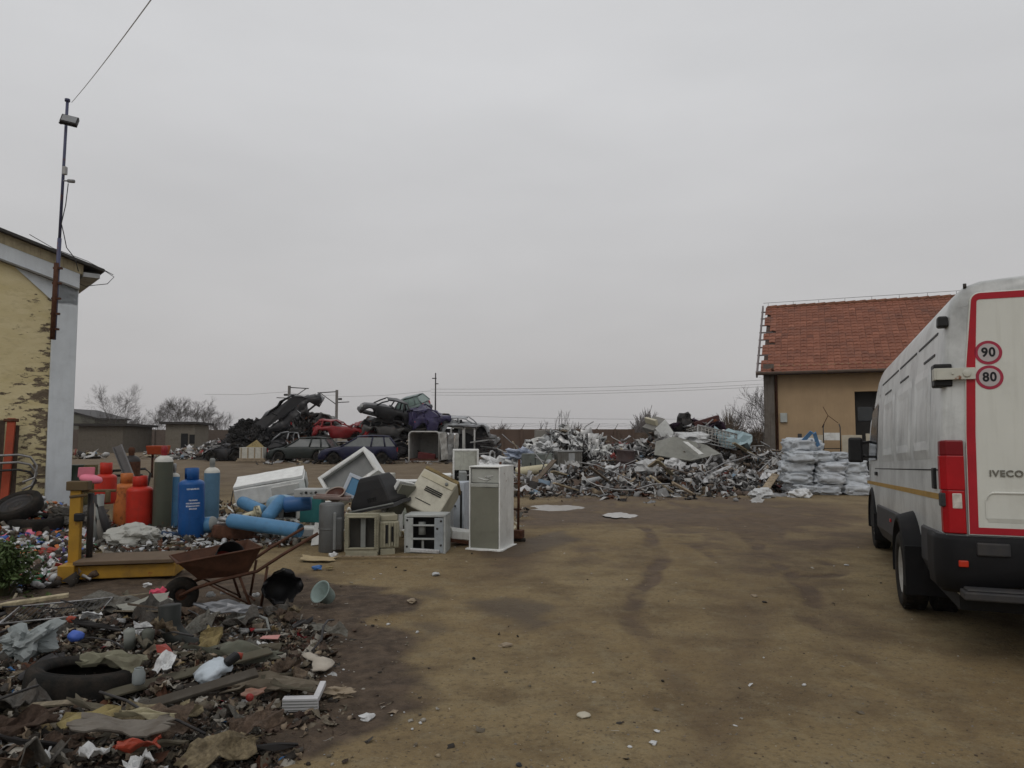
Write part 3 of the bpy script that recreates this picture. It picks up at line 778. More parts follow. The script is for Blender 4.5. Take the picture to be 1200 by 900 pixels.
# ============================================================ LEFT BUILDING (gable end, peeling yellow)
def peel_mat():
    m = bpy.data.materials.new('peeling_yellow_render'); m.use_nodes = True
    n = m.node_tree; N = n.nodes.new; LK = n.links.new; b = n.nodes['Principled BSDF']; b.inputs['Roughness'].default_value = .9
    tc = N('ShaderNodeTexCoord')
    mp = N('ShaderNodeMapping'); mp.inputs['Scale'].default_value = (1, 1, 2.6); LK(tc.outputs['Object'], mp.inputs[0])
    def noise(s_, det=9, r=.7, src=None):
        t = N('ShaderNodeTexNoise'); t.inputs['Scale'].default_value = s_; t.inputs['Detail'].default_value = det; t.inputs['Roughness'].default_value = r
        LK((src or mp).outputs[0], t.inputs['Vector']); return t.outputs['Fac']
    def mr(src, a, bb, lo=0., hi=1.):
        r = N('ShaderNodeMapRange'); r.inputs['From Min'].default_value = a; r.inputs['From Max'].default_value = bb
        r.inputs['To Min'].default_value = lo; r.inputs['To Max'].default_value = hi; LK(src, r.inputs['Value']); return r.outputs[0]
    def mx(f, c1, c2):
        x = N('ShaderNodeMixRGB'); LK(f, x.inputs[0])
        for i, cc in ((1, c1), (2, c2)):
            if isinstance(cc, tuple): x.inputs[i].default_value = (*cc, 1)
            else: LK(cc, x.inputs[i])
        return x.outputs[0]
    c = mx(mr(noise(1.2), .35, .65), (0.53, 0.45, 0.24), (0.63, 0.55, 0.34))
    c = mx(mr(noise(6), .5, .7, 0, .5), c, (0.36, 0.3, 0.17))
    # flakes gone: more of them towards the corner pillar and low on the wall
    sp = N('ShaderNodeSeparateXYZ'); LK(tc.outputs['Object'], sp.inputs[0])
    edge = mr(sp.outputs['X'], -1.3, -.35, -.09, .10)
    low = mr(sp.outputs['Z'], 2.3, 4.1, .03, -.05)
    a1 = N('ShaderNodeMath'); LK(edge, a1.inputs[0]); LK(low, a1.inputs[1])
    a2 = N('ShaderNodeMath'); LK(a1.outputs[0], a2.inputs[0]); LK(noise(4.3), a2.inputs[1])
    f = mr(a2.outputs[0], .575, .60)
    c = mx(f, c, mx(mr(noise(9), .4, .6), (0.085, 0.062, 0.042), (0.19, 0.15, 0.1)))
    LK(c, b.inputs['Base Color'])
    bp = N('ShaderNodeBump'); bp.inputs['Strength'].default_value = .7; bp.inputs['Distance'].default_value = .02; bp.invert = True
    LK(f, bp.inputs['Height']); LK(bp.outputs[0], b.inputs['Normal'])
    return m
LBY = 40
LC = Vector((-8.85, 15.0, 0))        # outer right corner at ground
lb = thing('warehouse', 'yellow building with peeling render, white corner pillar and shallow roof at the left edge', 'building', LC, LBY)
# local: x along facade (to the left is negative), y into the building
SLP = math.tan(R(17))
def rz_(x): return 5.05 - x * SLP      # roof underside height over x (x<=0)
mb = MB()
mb.add([(-9, .06, -.2), (-.44, .06, -.2), (-.44, .06, 4.52), (-1.3, .06, rz_(-1.3) - .35), (-9, .06, rz_(-9) - .35)], [(0, 1, 2, 3, 4)])
mb.add([(0, 0.0, -.2), (0, 14, -.2), (0, 14, 5), (0, 0.0, 5)], [(0, 1, 2, 3)])
mb.build('wall', peel_mat(), lb)
WPIL = mat('white_limewash', (0.56, 0.60, 0.63), .85, dirt=.25, dirtcol=(.26, .26, .26), dscale=2.5, bump=.2, var=.08, scale=3, streak=.12)
mb = MB(); mb.box((-.22, .15, 2.45), (.44, .34, 5.3)); mb.build('corner_pillar', WPIL, lb, bevel=.015)
# white raking beam and beige verge above it
def rake(x0, x1, top, th, y0, y1):
    q = []
    for y in (y0, y1):
        q += [(x0, y, rz_(x0) - top - th), (x1, y, rz_(x1) - top - th), (x1, y, rz_(x1) - top), (x0, y, rz_(x0) - top)]
    m_ = MB(); m_.add(q, [(0, 1, 2, 3), (7, 6, 5, 4), (0, 4, 5, 1), (1, 5, 6, 2), (2, 6, 7, 3), (3, 7, 4, 0)]); return m_
rake(-9, .005, .20, .30, -.05, .2).build('raking_beam', WPIL, lb)
rake(-9, .002, .50, .035, -.075, .1).build('beam_ledge', mat('ledge', (.2, .2, .19), .9, dirt=.5), lb)
m_ = MB(); m_.add([(-.44, -.02, 4.2), (-.001, -.02, 4.2), (-.001, -.02, 4.56), (-.44, -.02, 4.66)], [(0, 1, 2, 3)])
m_.add([(-1.1, 0.03, rz_(-1.1) - .54), (-.44, 0.03, 4.25), (-.44, 0.03, 4.66)], [(0, 1, 2)])
m_.build('white_patch', WPIL, lb)
rake(-9, .06, 0.0, .20, -.06, .2).build('verge', mat('verge_render', (.38, .33, .22), .9, dirt=.45, bump=.2, streak=.4), lb)
rake(-9, .42, -.055, .055, -.22, 14).build('roof', mat('dark_roofing', (.05, .048, .045), .8, dirt=.4), lb)
mb = MB(); mb.box((.2, 2, 4.83), (.3, 4.3, .09)); mb.build('eave_gutter', GALV, lb)
mb = MB(); mb.tube([(.1, -.1, 5.02), (.42, -.16, 4.96), (.62, -.1, 4.86), (.5, -.1, 4.70), (.1, -.1, 4.60), (-.02, -.03, 4.66)], .008, 5); mb.tube([(-.9, -.1, 5.5), (-.5, -.16, 5.28), (.1, -.2, 5.1), (.6, -.12, 4.9)], .007, 5)
mb.build('loose_cable', BLACKP, lb)

# antenna mast fixed to that facade with floodlight and camera
mp_ = P(66, 400, 14.3)
tp_ = P(79, 119, 14.3)
mast = thing('lamp_mast', 'tall thin blue grey steel mast with floodlight and camera rising past the yellow building roof', 'mast', (mp_.x, mp_.y, 0))
L0 = Vector((mp_.x, mp_.y, 0))
mb = MB(); a = P(63, 398, 14.3) - L0; b_ = tp_ - L0; mid = a.lerp(b_, .42)
mb.tube([a, mid], .038, 10); mb.tube([mid, b_], .028, 10)
mb.tube([b_, b_ + Vector((.0, 0, .05))], .05, 8)
mb.build('pole', mat('blue_grey_paint', (.07, .075, .13), .5, rust=.35), mast)
mb = MB(); q = P(66, 380, 14.28) - L0
mb.tube([a + Vector((0, -.05, 0)), a.lerp(mid, .75) + Vector((0, -.05, 0))], .045, 8)
for t_ in (.1, .25, .4, .55, .7): mb.box(tuple(a.lerp(mid, t_) + Vector((.02, -.03, 0))), (.16, .06, .04))
mb.build('bracket_rail', RUST, mast)
fl = P(80, 143, 14.2) - L0
mb = MB(); mb.box((0, 0, 0), (.30, .09, .20), T(*(fl + Vector((.06, -.06, 0)))) @ rot(-25, 8, 20)); f_ = mb.build('floodlight', DKMETAL, mast, bevel=.01)
mb = MB(); mb.box((0, -.052, 0), (.25, .01, .15), T(*(fl + Vector((.06, -.06, 0)))) @ rot(-25, 8, 20)); mb.build('lamp_glass', mat('lamp_glass', (.25, .26, .27), .2), f_)
mb = MB(); mb.box((-.1, 0, -.02), (.14, .06, .03), T(*fl)); mb.build('lamp_bracket', DKMETAL, mast)
cp_ = P(80, 212, 14.2) - L0
mb = MB(); mb.tube([cp_ + Vector((-.12, .05, .02)), cp_ + Vector((.02, 0, 0))], .014, 6); mb.tube([cp_, cp_ + Vector((.13, -.03, -.02))], .035, 10)
mb.build('security_camera', mat('cam_grey', (.2, .2, .2), .5), mast)
mb = MB(); mb.box((0, 0, 0), (.07, .08, .16), T(*(P(76, 200, 14.2) - L0))); mb.build('junction_box', mat('jb', (.35, .35, .35), .6), mast, bevel=.01)
mb = MB(); pts = [P(x, y, 14.25) - L0 for x, y in ((80, 215), (77, 240), (72, 262), (75, 275), (78, 290), (88, 303), (92, 318))]; mb.tube(pts, .009, 5)
mb.build('cable', BLACKP, mast)
mb = MB(); wpts = [P(84, 120, 14.3)]
e0 = Vector(wpts[0]); e1 = P(168, 0, 6.5); e1 = e0 + (e1 - e0) * 1.9
pts = []
for k in range(25):
    t = k / 24; p = e0.lerp(e1, t); p.z -= 4 * t * (1 - t) * .10; pts.append(p)
mb.tube(pts, .0055, 5); tag(mb.build('overhead_wire', mat('pale_wire', (.5, .5, .51), .5)), 'thin overhead wire running up from the mast top out of the picture', 'wire')

# ============================================================ RIGHT BUILDING (tiled roof)
RB = P(897, 520, 27.5); RB.z = 0
RBY = -22
rb = thing('brick_barn', 'ochre rendered building with orange tiled roof and dark doorway behind the sacks', 'building', RB, RBY)
# local: x along facade to the right, y into the building
EZ = 1.6 + (508 - 431) * 27.2 / FPX; RUNB = 4.3; RIDZ = EZ + 2.95; LEN = 17.0
OCW = mat('ochre_render', (0.37, 0.265, 0.16), .9, dirt=.3, dirtcol=(.23, .165, .11), dscale=.7, var=.1, scale=1.2, bump=.15, bscale=12, streak=.25)
DX0, DX1, DZ1 = 3.04, 4.6, 3.09
mb = MB()
def wq(x0, x1, z0, z1, y=0): return [(x0, y, z0), (x1, y, z0), (x1, y, z1), (x0, y, z1)]
mb.add(wq(.35, DX0, -.3, EZ + .1), [(0, 1, 2, 3)]); mb.add(wq(DX1, LEN, -.3, EZ + .1), [(0, 1, 2, 3)]); mb.add(wq(DX0, DX1, DZ1, EZ + .1), [(0, 1, 2, 3)])
mb.add([(DX0, 0, -.3), (DX0, .35, -.3), (DX0, .35, DZ1), (DX0, 0, DZ1)], [(0, 1, 2, 3)]); mb.add([(DX1, 0, -.3), (DX1, .35, -.3), (DX1, .35, DZ1), (DX1, 0, DZ1)], [(3, 2, 1, 0)]); mb.add([(DX0, 0, DZ1), (DX1, 0, DZ1), (DX1, .35, DZ1), (DX0, .35, DZ1)], [(0, 1, 2, 3)])
for x in (.35, LEN):
    mb.add([(x, 0, -.3), (x, 2 * RUNB, -.3), (x, 2 * RUNB, EZ), (x, RUNB, RIDZ - .1), (x, 0, EZ)], [(0, 1, 2, 3, 4)])
mb.add(wq(.35, LEN, -.3, EZ, 2 * RUNB), [(3, 2, 1, 0)])
mb.build('wall', OCW, rb)
mb = MB(); mb.box(((DX0 + DX1) / 2, .36, DZ1 / 2 - .1), (DX1 - DX0, .05, DZ1 + .3)); mb.box((DX0 + .6, .32, 1.8), (.04, .04, 2.6), mi=0)
dd = mb.build('door', mat('dark_door', (.02, .019, .018), .7, dirt=.3), rb)
mb = MB(); mb.box((DX0 + .35, .32, 2.3), (.5, .02, .5)); mb.build('door_pane', GLASS, dd)
# corner pier, pipe and stains
mb = MB(); mb.box((.17, .1, EZ / 2), (.36, .5, EZ + .3)); mb.build('corner_pier', mat('grey_render', (.13, .115, .1), .9, dirt=.5, bump=.3, streak=.5), rb)
mb = MB(); mb.tube([(.42, -.07, 0), (.42, -.07, EZ - .25), (.3, -.35, EZ - .05)], .05, 8); mb.build('downpipe', RUST, rb)
mb = MB(); mb.box((.66, -.05, 2.18), (.24, .1, .34)); mb.build('meter_box', mat('meter_grey', (.36, .38, .36), .6, dirt=.2), rb, bevel=.015)
# tiled roof: each course of tiles modelled
def roof_mat():
    m = bpy.data.materials.new('orange_tiles'); m.use_nodes = True
    n = m.node_tree; N = n.nodes.new; LK = n.links.new; b = n.nodes['Principled BSDF']; b.inputs['Roughness'].default_value = .85
    g = N('ShaderNodeNewGeometry'); tc = N('ShaderNodeTexCoord')
    at_ = N('ShaderNodeAttribute'); at_.attribute_name = 'tint'
    r = N('ShaderNodeValToRGB'); cr = r.color_ramp
    cr.elements[0].color = (0.12, 0.045, 0.028, 1); cr.elements[1].color = (0.29, 0.118, 0.072, 1)
    e_ = cr.elements.new(.5); e_.color = (0.205, 0.074, 0.042, 1)
    LK(at_.outputs['Fac'], r.inputs[0])
    t = N('ShaderNodeTexNoise'); t.inputs['Scale'].default_value = 1.1; t.inputs['Detail'].default_value = 8; LK(tc.outputs['Object'], t.inputs['Vector'])
    mr_ = N('ShaderNodeMapRange'); mr_.inputs['From Min'].default_value = .5; mr_.inputs['From Max'].default_value = .72; mr_.inputs['To Max'].default_value = .6
    LK(t.outputs['Fac'], mr_.inputs['Value'])
    x = N('ShaderNodeMixRGB'); LK(mr_.outputs[0], x.inputs[0]); LK(r.outputs[0], x.inputs[1]); x.inputs[2].default_value = (.11, .05, .035, 1)
    LK(x.outputs[0], b.inputs['Base Color'])
    return m
rng = random.Random(11)
SL = math.hypot(RUNB + .45, 2.95 + .3); NROW = 23; TW = .23
ux = (RUNB + .45) / SL; uz = (RIDZ - (EZ - .25)) / SL
mb = MB(); tints = []
ncol = int(LEN / TW)
for r_ in range(NROW):
    s0 = r_ * SL / NROW; s1 = s0 + SL / NROW * 1.25
    for c_ in range(ncol):
        if c_ == 0 and r_ in (4, 5, 9, 10, 13, 14, 15, 19): continue
        if c_ == 1 and r_ in (9, 13): continue
        x0 = -.1 + c_ * TW + rng.uniform(-.004, .004); x1 = x0 + TW * .97
        lift = .055 + rng.uniform(-.01, .012)
        y0, z0 = -.45 + s0 * ux, EZ - .25 + s0 * uz; y1, z1 = -.45 + s1 * ux, EZ - .25 + s1 * uz
        xm = (x0 + x1) / 2
        q = [(x0, y0, z0 + lift * .55), (xm, y0, z0 + lift), (x1, y0, z0 + lift * .45), (x1, y1, z1 + .004), (xm, y1, z1 + .012), (x0, y1, z1 + .006),
             (x0, y0, z0 + lift * .55 - .028), (xm, y0, z0 + lift - .028), (x1, y0, z0 + lift * .45 - .028)]
        mb.add(q, [(0, 1, 4, 5), (1, 2, 3, 4), (6, 7, 1, 0), (7, 8, 2, 1)])
        tt = min(1, max(0, rng.gauss(.5, .13))); tints += [tt] * 9
roof = mb.build('roof', roof_mat(), rb)
a_ = roof.data.attributes.new('tint', 'FLOAT', 'POINT'); a_.data.foreach_set('value', tints)
mb = MB(); q0, q1 = (-.45, EZ - .29), (RUNB, RIDZ - .04)
mb.add([(-.02, *q0), (LEN + .2, *q0), (LEN + .2, *q1), (-.02, *q1)], [(0, 1, 2, 3)])
mb.add([(-.02, 2 * RUNB + .45, EZ - .29), (LEN + .2, 2 * RUNB + .45, EZ - .29), (LEN + .2, *q1), (-.02, *q1)], [(3, 2, 1, 0)])
mb.build('roof_deck', mat('roof_deck', (.07, .045, .035), .9), roof)
mb = MB()
for k in range(int(LEN / .38)):
    x0 = -.05 + k * .38
    mb.tube([(x0, RUNB, RIDZ + .0), (x0 + .4, RUNB, RIDZ + .015)], [.085, .1], 8)
mb.build('ridge_tiles', mat('ridge_clay', (.2, .09, .055), .9, dirt=.4, var=.3), roof)
mb = MB(); mb.tube([(-.2, RUNB, RIDZ + .22), (LEN, RUNB, RIDZ + .26)], .009, 4)
for k in range(18): mb.tube([(k, RUNB, RIDZ + .06), (k, RUNB, RIDZ + .23)], .009, 4)
mb.build('lightning_wire', STEEL, roof)
mb = MB()
mb.tube([(-.25, -.5, EZ - .22), (LEN, -.5, EZ - .22)], .06, 8)
mb.build('gutter', mat('gutter_rusty', (.09, .065, .05), .7, rust=.3), rb)
# exposed verge rafters at the left edge
mb = MB()
for xo in (-.22, ):
    a = Vector((xo, -.5, EZ - .3)); b_ = Vector((xo, RUNB + .1, RIDZ + .06)); d_ = (b_ - a).normalized()
    up_ = Vector((1, 0, 0)).cross(d_) * -1
    q = []
    for p in (a, b_):
        for sx, su in ((-.03, -.08), (.03, -.08), (.03, .07), (-.03, .07)): q.append(p + Vector((sx, 0, 0)) + Vector((0, -d_.z, d_.y)) * su)
    mb.add(q, [(0, 1, 2, 3), (7, 6, 5, 4), (0, 4, 5, 1), (1, 5, 6, 2), (2, 6, 7, 3), (3, 7, 4, 0)])
for k in range(9):
    t = .05 + k * .11; p = Vector((0, -.5, EZ - .3)).lerp(Vector((0, RUNB, RIDZ)), t); mb.box((-.02, p.y, p.z + .0), (.5, .06, .05))
mb.build('verge_board', mat('verge_grey', (.16, .14, .14), .85, dirt=.4), rb)

# ============================================================ FAR SHEDS AND WALLS
def far(px, d): 
    v = P(px, 508, d); v.z = 0; return v
def shed(px0, px1, d, top_px, name, label, slope=.15, dep=4, wallm=CONC, openings=()):
    a = far(px0, d); b_ = far(px1, d); L_ = b_.x - a.x; h_ = 1.6 + (508 - top_px) * d / FPX
    s_ = thing(name, label, 'shed', a)
    m_ = MB(); m_.add([(0, 0, -.3), (L_, 0, -.3), (L_, 0, h_ - .15), (0, 0, h_ - .15), (0, dep, -.3), (L_, dep, -.3), (L_, dep, h_ - .15 - slope), (0, dep, h_ - .15 - slope)],
        [(0, 1, 2, 3), (5, 4, 7, 6), (1, 5, 6, 2), (4, 0, 3, 7)])
    m_.build('wall', wallm, s_)
    m_ = MB(); m_.add([(-.4, -.4, h_ - .15), (L_ + .4, -.4, h_ - .15), (L_ + .4, dep + .3, h_ - .15 - slope), (-.4, dep + .3, h_ - .15 - slope), (-.4, -.4, h_ + .05), (L_ + .4, -.4, h_ + .05), (L_ + .4, dep + .3, h_ + .05 - slope), (-.4, dep + .3, h_ + .05 - slope)],
        [(3, 2, 1, 0), (4, 5, 6, 7), (0, 1, 5, 4), (1, 2, 6, 5), (2, 3, 7, 6), (3, 0, 4, 7)])
    m_.build('roof', mat('dark_felt_roof', (.04, .036, .034), .9), s_)
    for (x0, x1, z0, z1, nm) in openings:
        m_ = MB(); m_.box(((x0 + x1) / 2, -.02, (z0 + z1) / 2), (x1 - x0, .06, z1 - z0)); m_.build(nm, DARK, s_)
    return s_
SHW = mat('shed_render', (.12, .105, .085), .9, dirt=.4, streak=.3)
shed(92, 144, 62, 497, 'shed', 'long low flat roofed shed with dark eave left of the trees', .1, 5, SHW)
shed(194, 228, 66, 495, 'shed', 'small square concrete shed with door and window right of the bare trees', .1, 3, mat('shed_pale', (.165, .148, .12), .9, dirt=.35), ((1.4, 2.0, 0, 1.6, 'door'), (2.15, 2.6, .7, 1.5, 'window')))
a = far(72, 95)
gh = thing('gabled_house', 'grey gabled house wall half hidden behind the white pillar', 'house', a)
m_ = MB(); hh = 1.6 + 29 * 95 / FPX; m_.add([(-6, 0, -.3), (4.2, 0, -.3), (4.2, 0, hh - 1.1), (0, 0, hh), (-6, 0, hh)], [(0, 1, 2, 3, 4)]); m_.add([(4.2, 0, -.3), (4.2, 8, -.3), (4.2, 8, hh - 1.1), (4.2, 0, hh - 1.1)], [(0, 1, 2, 3)])
m_.build('wall', mat('house_grey', (.13, .13, .105), .9, dirt=.3), gh)
m_ = MB(); m_.add([(-6, -.3, hh + .05), (0, -.3, hh + .05), (4.8, -.3, hh - 1.2), (4.8, 8, hh - 1.2), (0, 8, hh + .05), (-6, 8, hh + .05)], [(0, 1, 4, 5), (1, 2, 3, 4)]); o = m_.build('roof', DKMETAL, gh)
s_ = o.modifiers.new('s', 'SOLIDIFY'); s_.thickness = .18

def wall_run(px0, px1, d0, d1, top0, top1, name, label, m_w, n=10, cap=True):
    a = far(px0, d0); b_ = far(px1, d1)
    w_ = thing(name, label, 'wall', a); d_ = b_ - a
    m_ = MB(); h0 = 1.6 + (508 - top0) * d0 / FPX; h1 = 1.6 + (508 - top1) * d1 / FPX
    nrm = Vector((-d_.y, d_.x, 0)).normalized() * .2
    q = [Vector((0, 0, -.3)), d_ + Vector((0, 0, -.3)), d_ + Vector((0, 0, h1)), Vector((0, 0, h0))]
    q = q + [p + nrm for p in q]
    m_.add(q, [(0, 1, 2, 3), (7, 6, 5, 4), (0, 4, 5, 1), (1, 5, 6, 2), (2, 6, 7, 3), (3, 7, 4, 0)])
    m_.build('panel_wall', m_w, w_)
    for k in range(n + 1):
        p = d_ * (k / n) - nrm * .3; hh_ = h0 + (h1 - h0) * k / n
        m_ = MB(); m_.box((p.x, p.y, hh_ / 2), (.18, .14, hh_ + .06)); m_.build('post', m_w, w_)
    return w_, d_, h0, h1
BW = mat('brown_wall', (.115, .08, .062), .9, var=.2, scale=1.0, dirt=.5, dscale=.5)
w1, dd_, h0, h1 = wall_run(566, 742, 58, 60, 503, 503, 'boundary_wall', 'brown boundary wall with barbed wire brackets behind the middle heap', BW, 8)
m_ = MB()
for k in range(9):
    p = dd_ * (k / 8); m_.tube([(p.x, p.y, h0), (p.x + .25, p.y - .1, h0 + .45)], .02, 4)
for j in range(3):
    z = .2 + j * .12; m_.tube([(dd_.x * t / 24 + z * .5, dd_.y * t / 24, h0 + z + .03 * math.sin(t * 2.1)) for t in range(25)], .008, 3)
m_.build('barbed_wire', DKMETAL, w1)
wall_run(-60, 330, 80, 72, 503, 504, 'boundary_wall', 'long dark boundary wall behind the sheds and bare trees', mat('brown_wall_far', (.10, .078, .065), .9, dirt=.4, dscale=.5), 14)
wall_run(742, 905, 60, 62, 507, 508, 'boundary_wall', 'low brown wall between the right heap and the tiled building', mat('brown_wall_low', (.12, .088, .066), .9, dirt=.4, dscale=.5), 8)

# ============================================================ BARE TREES
def bare_tree(base, h, spread, seed, name, label, lean=0, group=None, tw=.0045, levels=5, trunk=.10, first=.25, m_=None, wide=1.05):
    rg = random.Random(seed)
    t_ = thing(name, label, 'tree', base, 0, group)
    tr = MB(); cr_ = MB()
    def grow(p, d, l, r, lv):
        n = 3; pts = [p]; rs = [r]; dd0 = d.copy()
        for i in range(n):
            dd0 = (dd0 + Vector((rg.gauss(0, .09), rg.gauss(0, .09), rg.gauss(.03, .06)))).normalized()
            pts.append(pts[-1] + dd0 * l / n); rs.append(r * (1 - .42 * (i + 1) / n))
        (tr if lv <= 1 else cr_).tube(pts, rs, 5 if lv < 2 else 3, cap=False, smooth=True)
        if lv >= levels: return
        k = rg.choice((4, 5)) if lv < 2 else rg.choice((3, 4, 4))
        for j in range(k):
            q = pts[-1] if j < 2 else pts[rg.choice((1, 2))]
            a = rg.uniform(0, 2 * math.pi); sp = rg.uniform(.3, .75) * spread
            x = dd0.orthogonal().normalized(); y = dd0.cross(x)
            nd = (dd0 * math.cos(sp) + (x * math.cos(a) + y * math.sin(a)) * math.sin(sp) + Vector((0, 0, .06))).normalized()
            grow(q, nd, l * rg.uniform(.6, .82), max(tw, rs[-1] * rg.uniform(.6, .8)), lv + 1)
    grow(Vector((0, 0, -.1)), Vector((lean, 0, 1)).normalized(), h * first, trunk, 0)
    zm = max([v[2] for v in cr_.v] + [1e-3]); k_ = h / zm
    for q_ in (tr, cr_): q_.v = [(v[0] * k_ * wide, v[1] * k_ * wide, v[2] * k_) for v in q_.v]
    bk = m_ or mat('bare_bark', (.085, .075, .068), .95, var=.2)
    tr.build('trunk', bk, t_); cr_.build('crown', bk, t_)
    return t_
bare_tree(far(127, 85), 7.6, 1.0, 8, 'bare_tree', 'widest bare leafless tree standing above the long low shed', levels=6, trunk=.11)
bare_tree(far(190, 88), 6.2, 1.1, 7, 'bare_tree', 'bare leafless tree rising just left of the small square shed', levels=6, trunk=.09)
bare_tree(far(212, 90), 6.2, .9, 12, 'bare_tree', 'bare leafless tree directly behind the small square shed', levels=6, trunk=.09)
bare_tree(far(240, 88), 6.2, 1.0, 15, 'bare_tree', 'dense bare tree right of the small square shed', levels=6, trunk=.09)
bare_tree(far(262, 92), 4.4, 1.0, 19, 'bare_tree', 'smaller bare tree next to the black scrap heap', levels=5, trunk=.07)
bare_tree(far(160, 88), 3.6, 1.2, 23, 'bare_tree', 'low bare shrubby tree between the two tall bare trees', levels=5, trunk=.05)
bare_tree(P(893, 518, 40) * 1, 5.0, 1.0, 31, 'bare_tree', 'bare branching tree beside the tiled building corner', levels=6, trunk=.07)
bpy.data.objects[-1] if False else None
for o in [o for o in bpy.data.objects if o.get('category') == 'tree']: o.location.z = 0
# thin saplings above the middle wall
rg = random.Random(4)
for k, (px, tp) in enumerate(((652, 490), (656, 484), (659, 481), (662, 485), (666, 483), (640, 494), (634, 496))):
    b_ = far(px, 70); h_ = 1.6 + (508 - tp) * 70 / FPX
    t_ = thing('sapling', 'thin upright bare sapling behind the middle wall, ' + ['left of the tallest', 'tall, second in the cluster', 'the tallest of the cluster', 'right of the tallest', 'rightmost of the cluster', 'standing apart to the left', 'leftmost and lowest'][k], 'sapling', b_, 0, 'saplings behind the middle wall')
    m_ = MB(); m_.tube([(0, 0, 0), (rg.uniform(-.1, .1), 0, h_ * .5), (rg.uniform(-.15, .15), 0, h_)], [.04, .03, .012], 4); m_.build('stem', mat('bare_bark', (1, 1, 1)), t_)
    m_ = MB()
    for j in range(14):
        z = h_ * rg.uniform(.3, .95); a = rg.uniform(0, 6.28); l = rg.uniform(.3, .6)
        m_.tube([(0, 0, z), (l * .4 * math.cos(a), l * .4 * math.sin(a), z + l)], .01, 3)
    m_.build('twigs', mat('bare_bark', (1, 1, 1)), t_)
# distant tree line: one mass
def fuzz(name, label, spec, seed, colr, n):
    rg = random.Random(seed); m_ = MB()
    for (px0, px1, d, hh_) in spec:
        for k in range(n):
            px = rg.uniform(px0, px1); b_ = far(px, d + rg.uniform(-4, 4)); env = .55 + .45 * math.sin(px * .11 + seed) * math.sin(px * .037 + 2)
            z0 = rg.uniform(0, hh_ * .7) * env; h_ = hh_ * env * rg.uniform(.3, .6)
            wd = rg.uniform(.02, .05) * d / 70
            a = rg.gauss(0, .5)
            m_.tube([b_ + Vector((0, 0, z0)), b_ + Vector((math.sin(a) * h_, rg.uniform(-.3, .3), z0 + h_ * math.cos(a)))], [wd, wd * .3], 3, cap=False)
    o = m_.build(name, colr); tag(o, label, 'undergrowth', None, 'stuff')
fuzz('far_wood', 'distant grey line of bare trees along the horizon', [(560, 960, 190, 4.2), (-100, 330, 190, 5.0), (740, 800, 120, 5.0)], 3, mat('far_bark', (.13, .115, .11), .95), 1400)
fuzz('brown_scrub', 'brown leafless scrub behind the right heap beside the building', [(845, 905, 44, 2.9), (725, 790, 62, 2.6), (905, 960, 60, 3)], 8, mat('scrub_brown', (.10, .075, .055), .95), 1500)

# ============================================================ RAILWAY MASTS AND WIRES
def cat_mast(px, top, d, side, label):
    b_ = far(px, d); h_ = 1.6 + (508 - top) * d / FPX
    t_ = thing('railway_mast', label, 'mast', b_); s = side
    m_ = MB(); m_.box((0, 0, h_ / 2), (.42, .3, h_)); m_.build('post', mat('mast_grey', (.15, .14, .13), .8), t_)
    m_ = MB(); m_.tube([(0, 0, h_ - .3), (s * 3.4, 0, h_ - .5)], .09, 5); m_.tube([(0, 0, h_ - 2.6), (s * 2.9, 0, h_ - .55)], .08, 5); m_.tube([(0, 0, h_ - 2.2), (-s * 2.2, 0, h_ - 2.1)], .08, 5)
    m_.build('bracket_arm', mat('mast_dark', (.08, .078, .075), .8), t_)
    m_ = MB(); m_.tube([(-s * .3, 0, h_ - 1.6), (-s * .9, 0, h_ - 1.6)], .2, 6); m_.build('insulator', DKMETAL, t_)
cat_mast(338, 452, 130, 1, 'left railway catenary mast rising behind the dark upended wreck')
cat_mast(394, 457, 130, -1, 'right railway catenary mast rising behind the red car')
b_ = far(510, 75)
t_ = thing('utility_pole', 'thin dark pole with small crossbars above the purple wreck', 'pole', b_)
m_ = MB(); h_ = 1.6 + 71 * 75 / FPX; m_.tube([(0, 0, 0), (0, 0, h_)], [.1, .06], 8); m_.build('post', DKMETAL, t_)
m_ = MB(); m_.tube([(-.35, 0, h_ - .55), (.1, 0, h_ - .55)], .05, 5); m_.tube([(0, 0, h_ - 1.1), (.3, 0, h_ - 1.1)], .05, 5); m_.build('crossbar', DKMETAL, t_)
wz = mat('far_wire', (.2, .195, .19), .6)
for k, (y0, y1, dz) in enumerate(((456, 441, 0), (460, 446, 0), (463, 449, 0), (486, 488, 0))):
    a = P(505, y0, 125); b_ = P(960, y1, 125)
    m_ = MB(); m_.tube([a.lerp(b_, t / 20) - Vector((0, 0, 4 * (t / 20) * (1 - t / 20) * .6)) for t in range(21)], .022, 4, cap=False)
    tag(m_.build('power_line', wz), ['topmost faint power line crossing the sky above the heaps', 'second faint power line below the topmost one', 'third faint power line of the upper three', 'lowest faint power line just above the boundary wall'][k], 'wire', 'power lines above the heaps')
for k, (x0, y0, x1, y1) in enumerate(((240, 462, 338, 459), (338, 460, 394, 463), (394, 465, 505, 458))):
    a = P(x0, y0, 130); b_ = P(x1, y1, 130); m_ = MB(); m_.tube([a, a.lerp(b_, .5) - Vector((0, 0, .3)), b_], .022, 4, cap=False)
    tag(m_.build('catenary_wire', wz), ['catenary wire left of the two railway masts', 'catenary wire between the two railway masts', 'catenary wire right of the two railway masts'][k], 'wire')
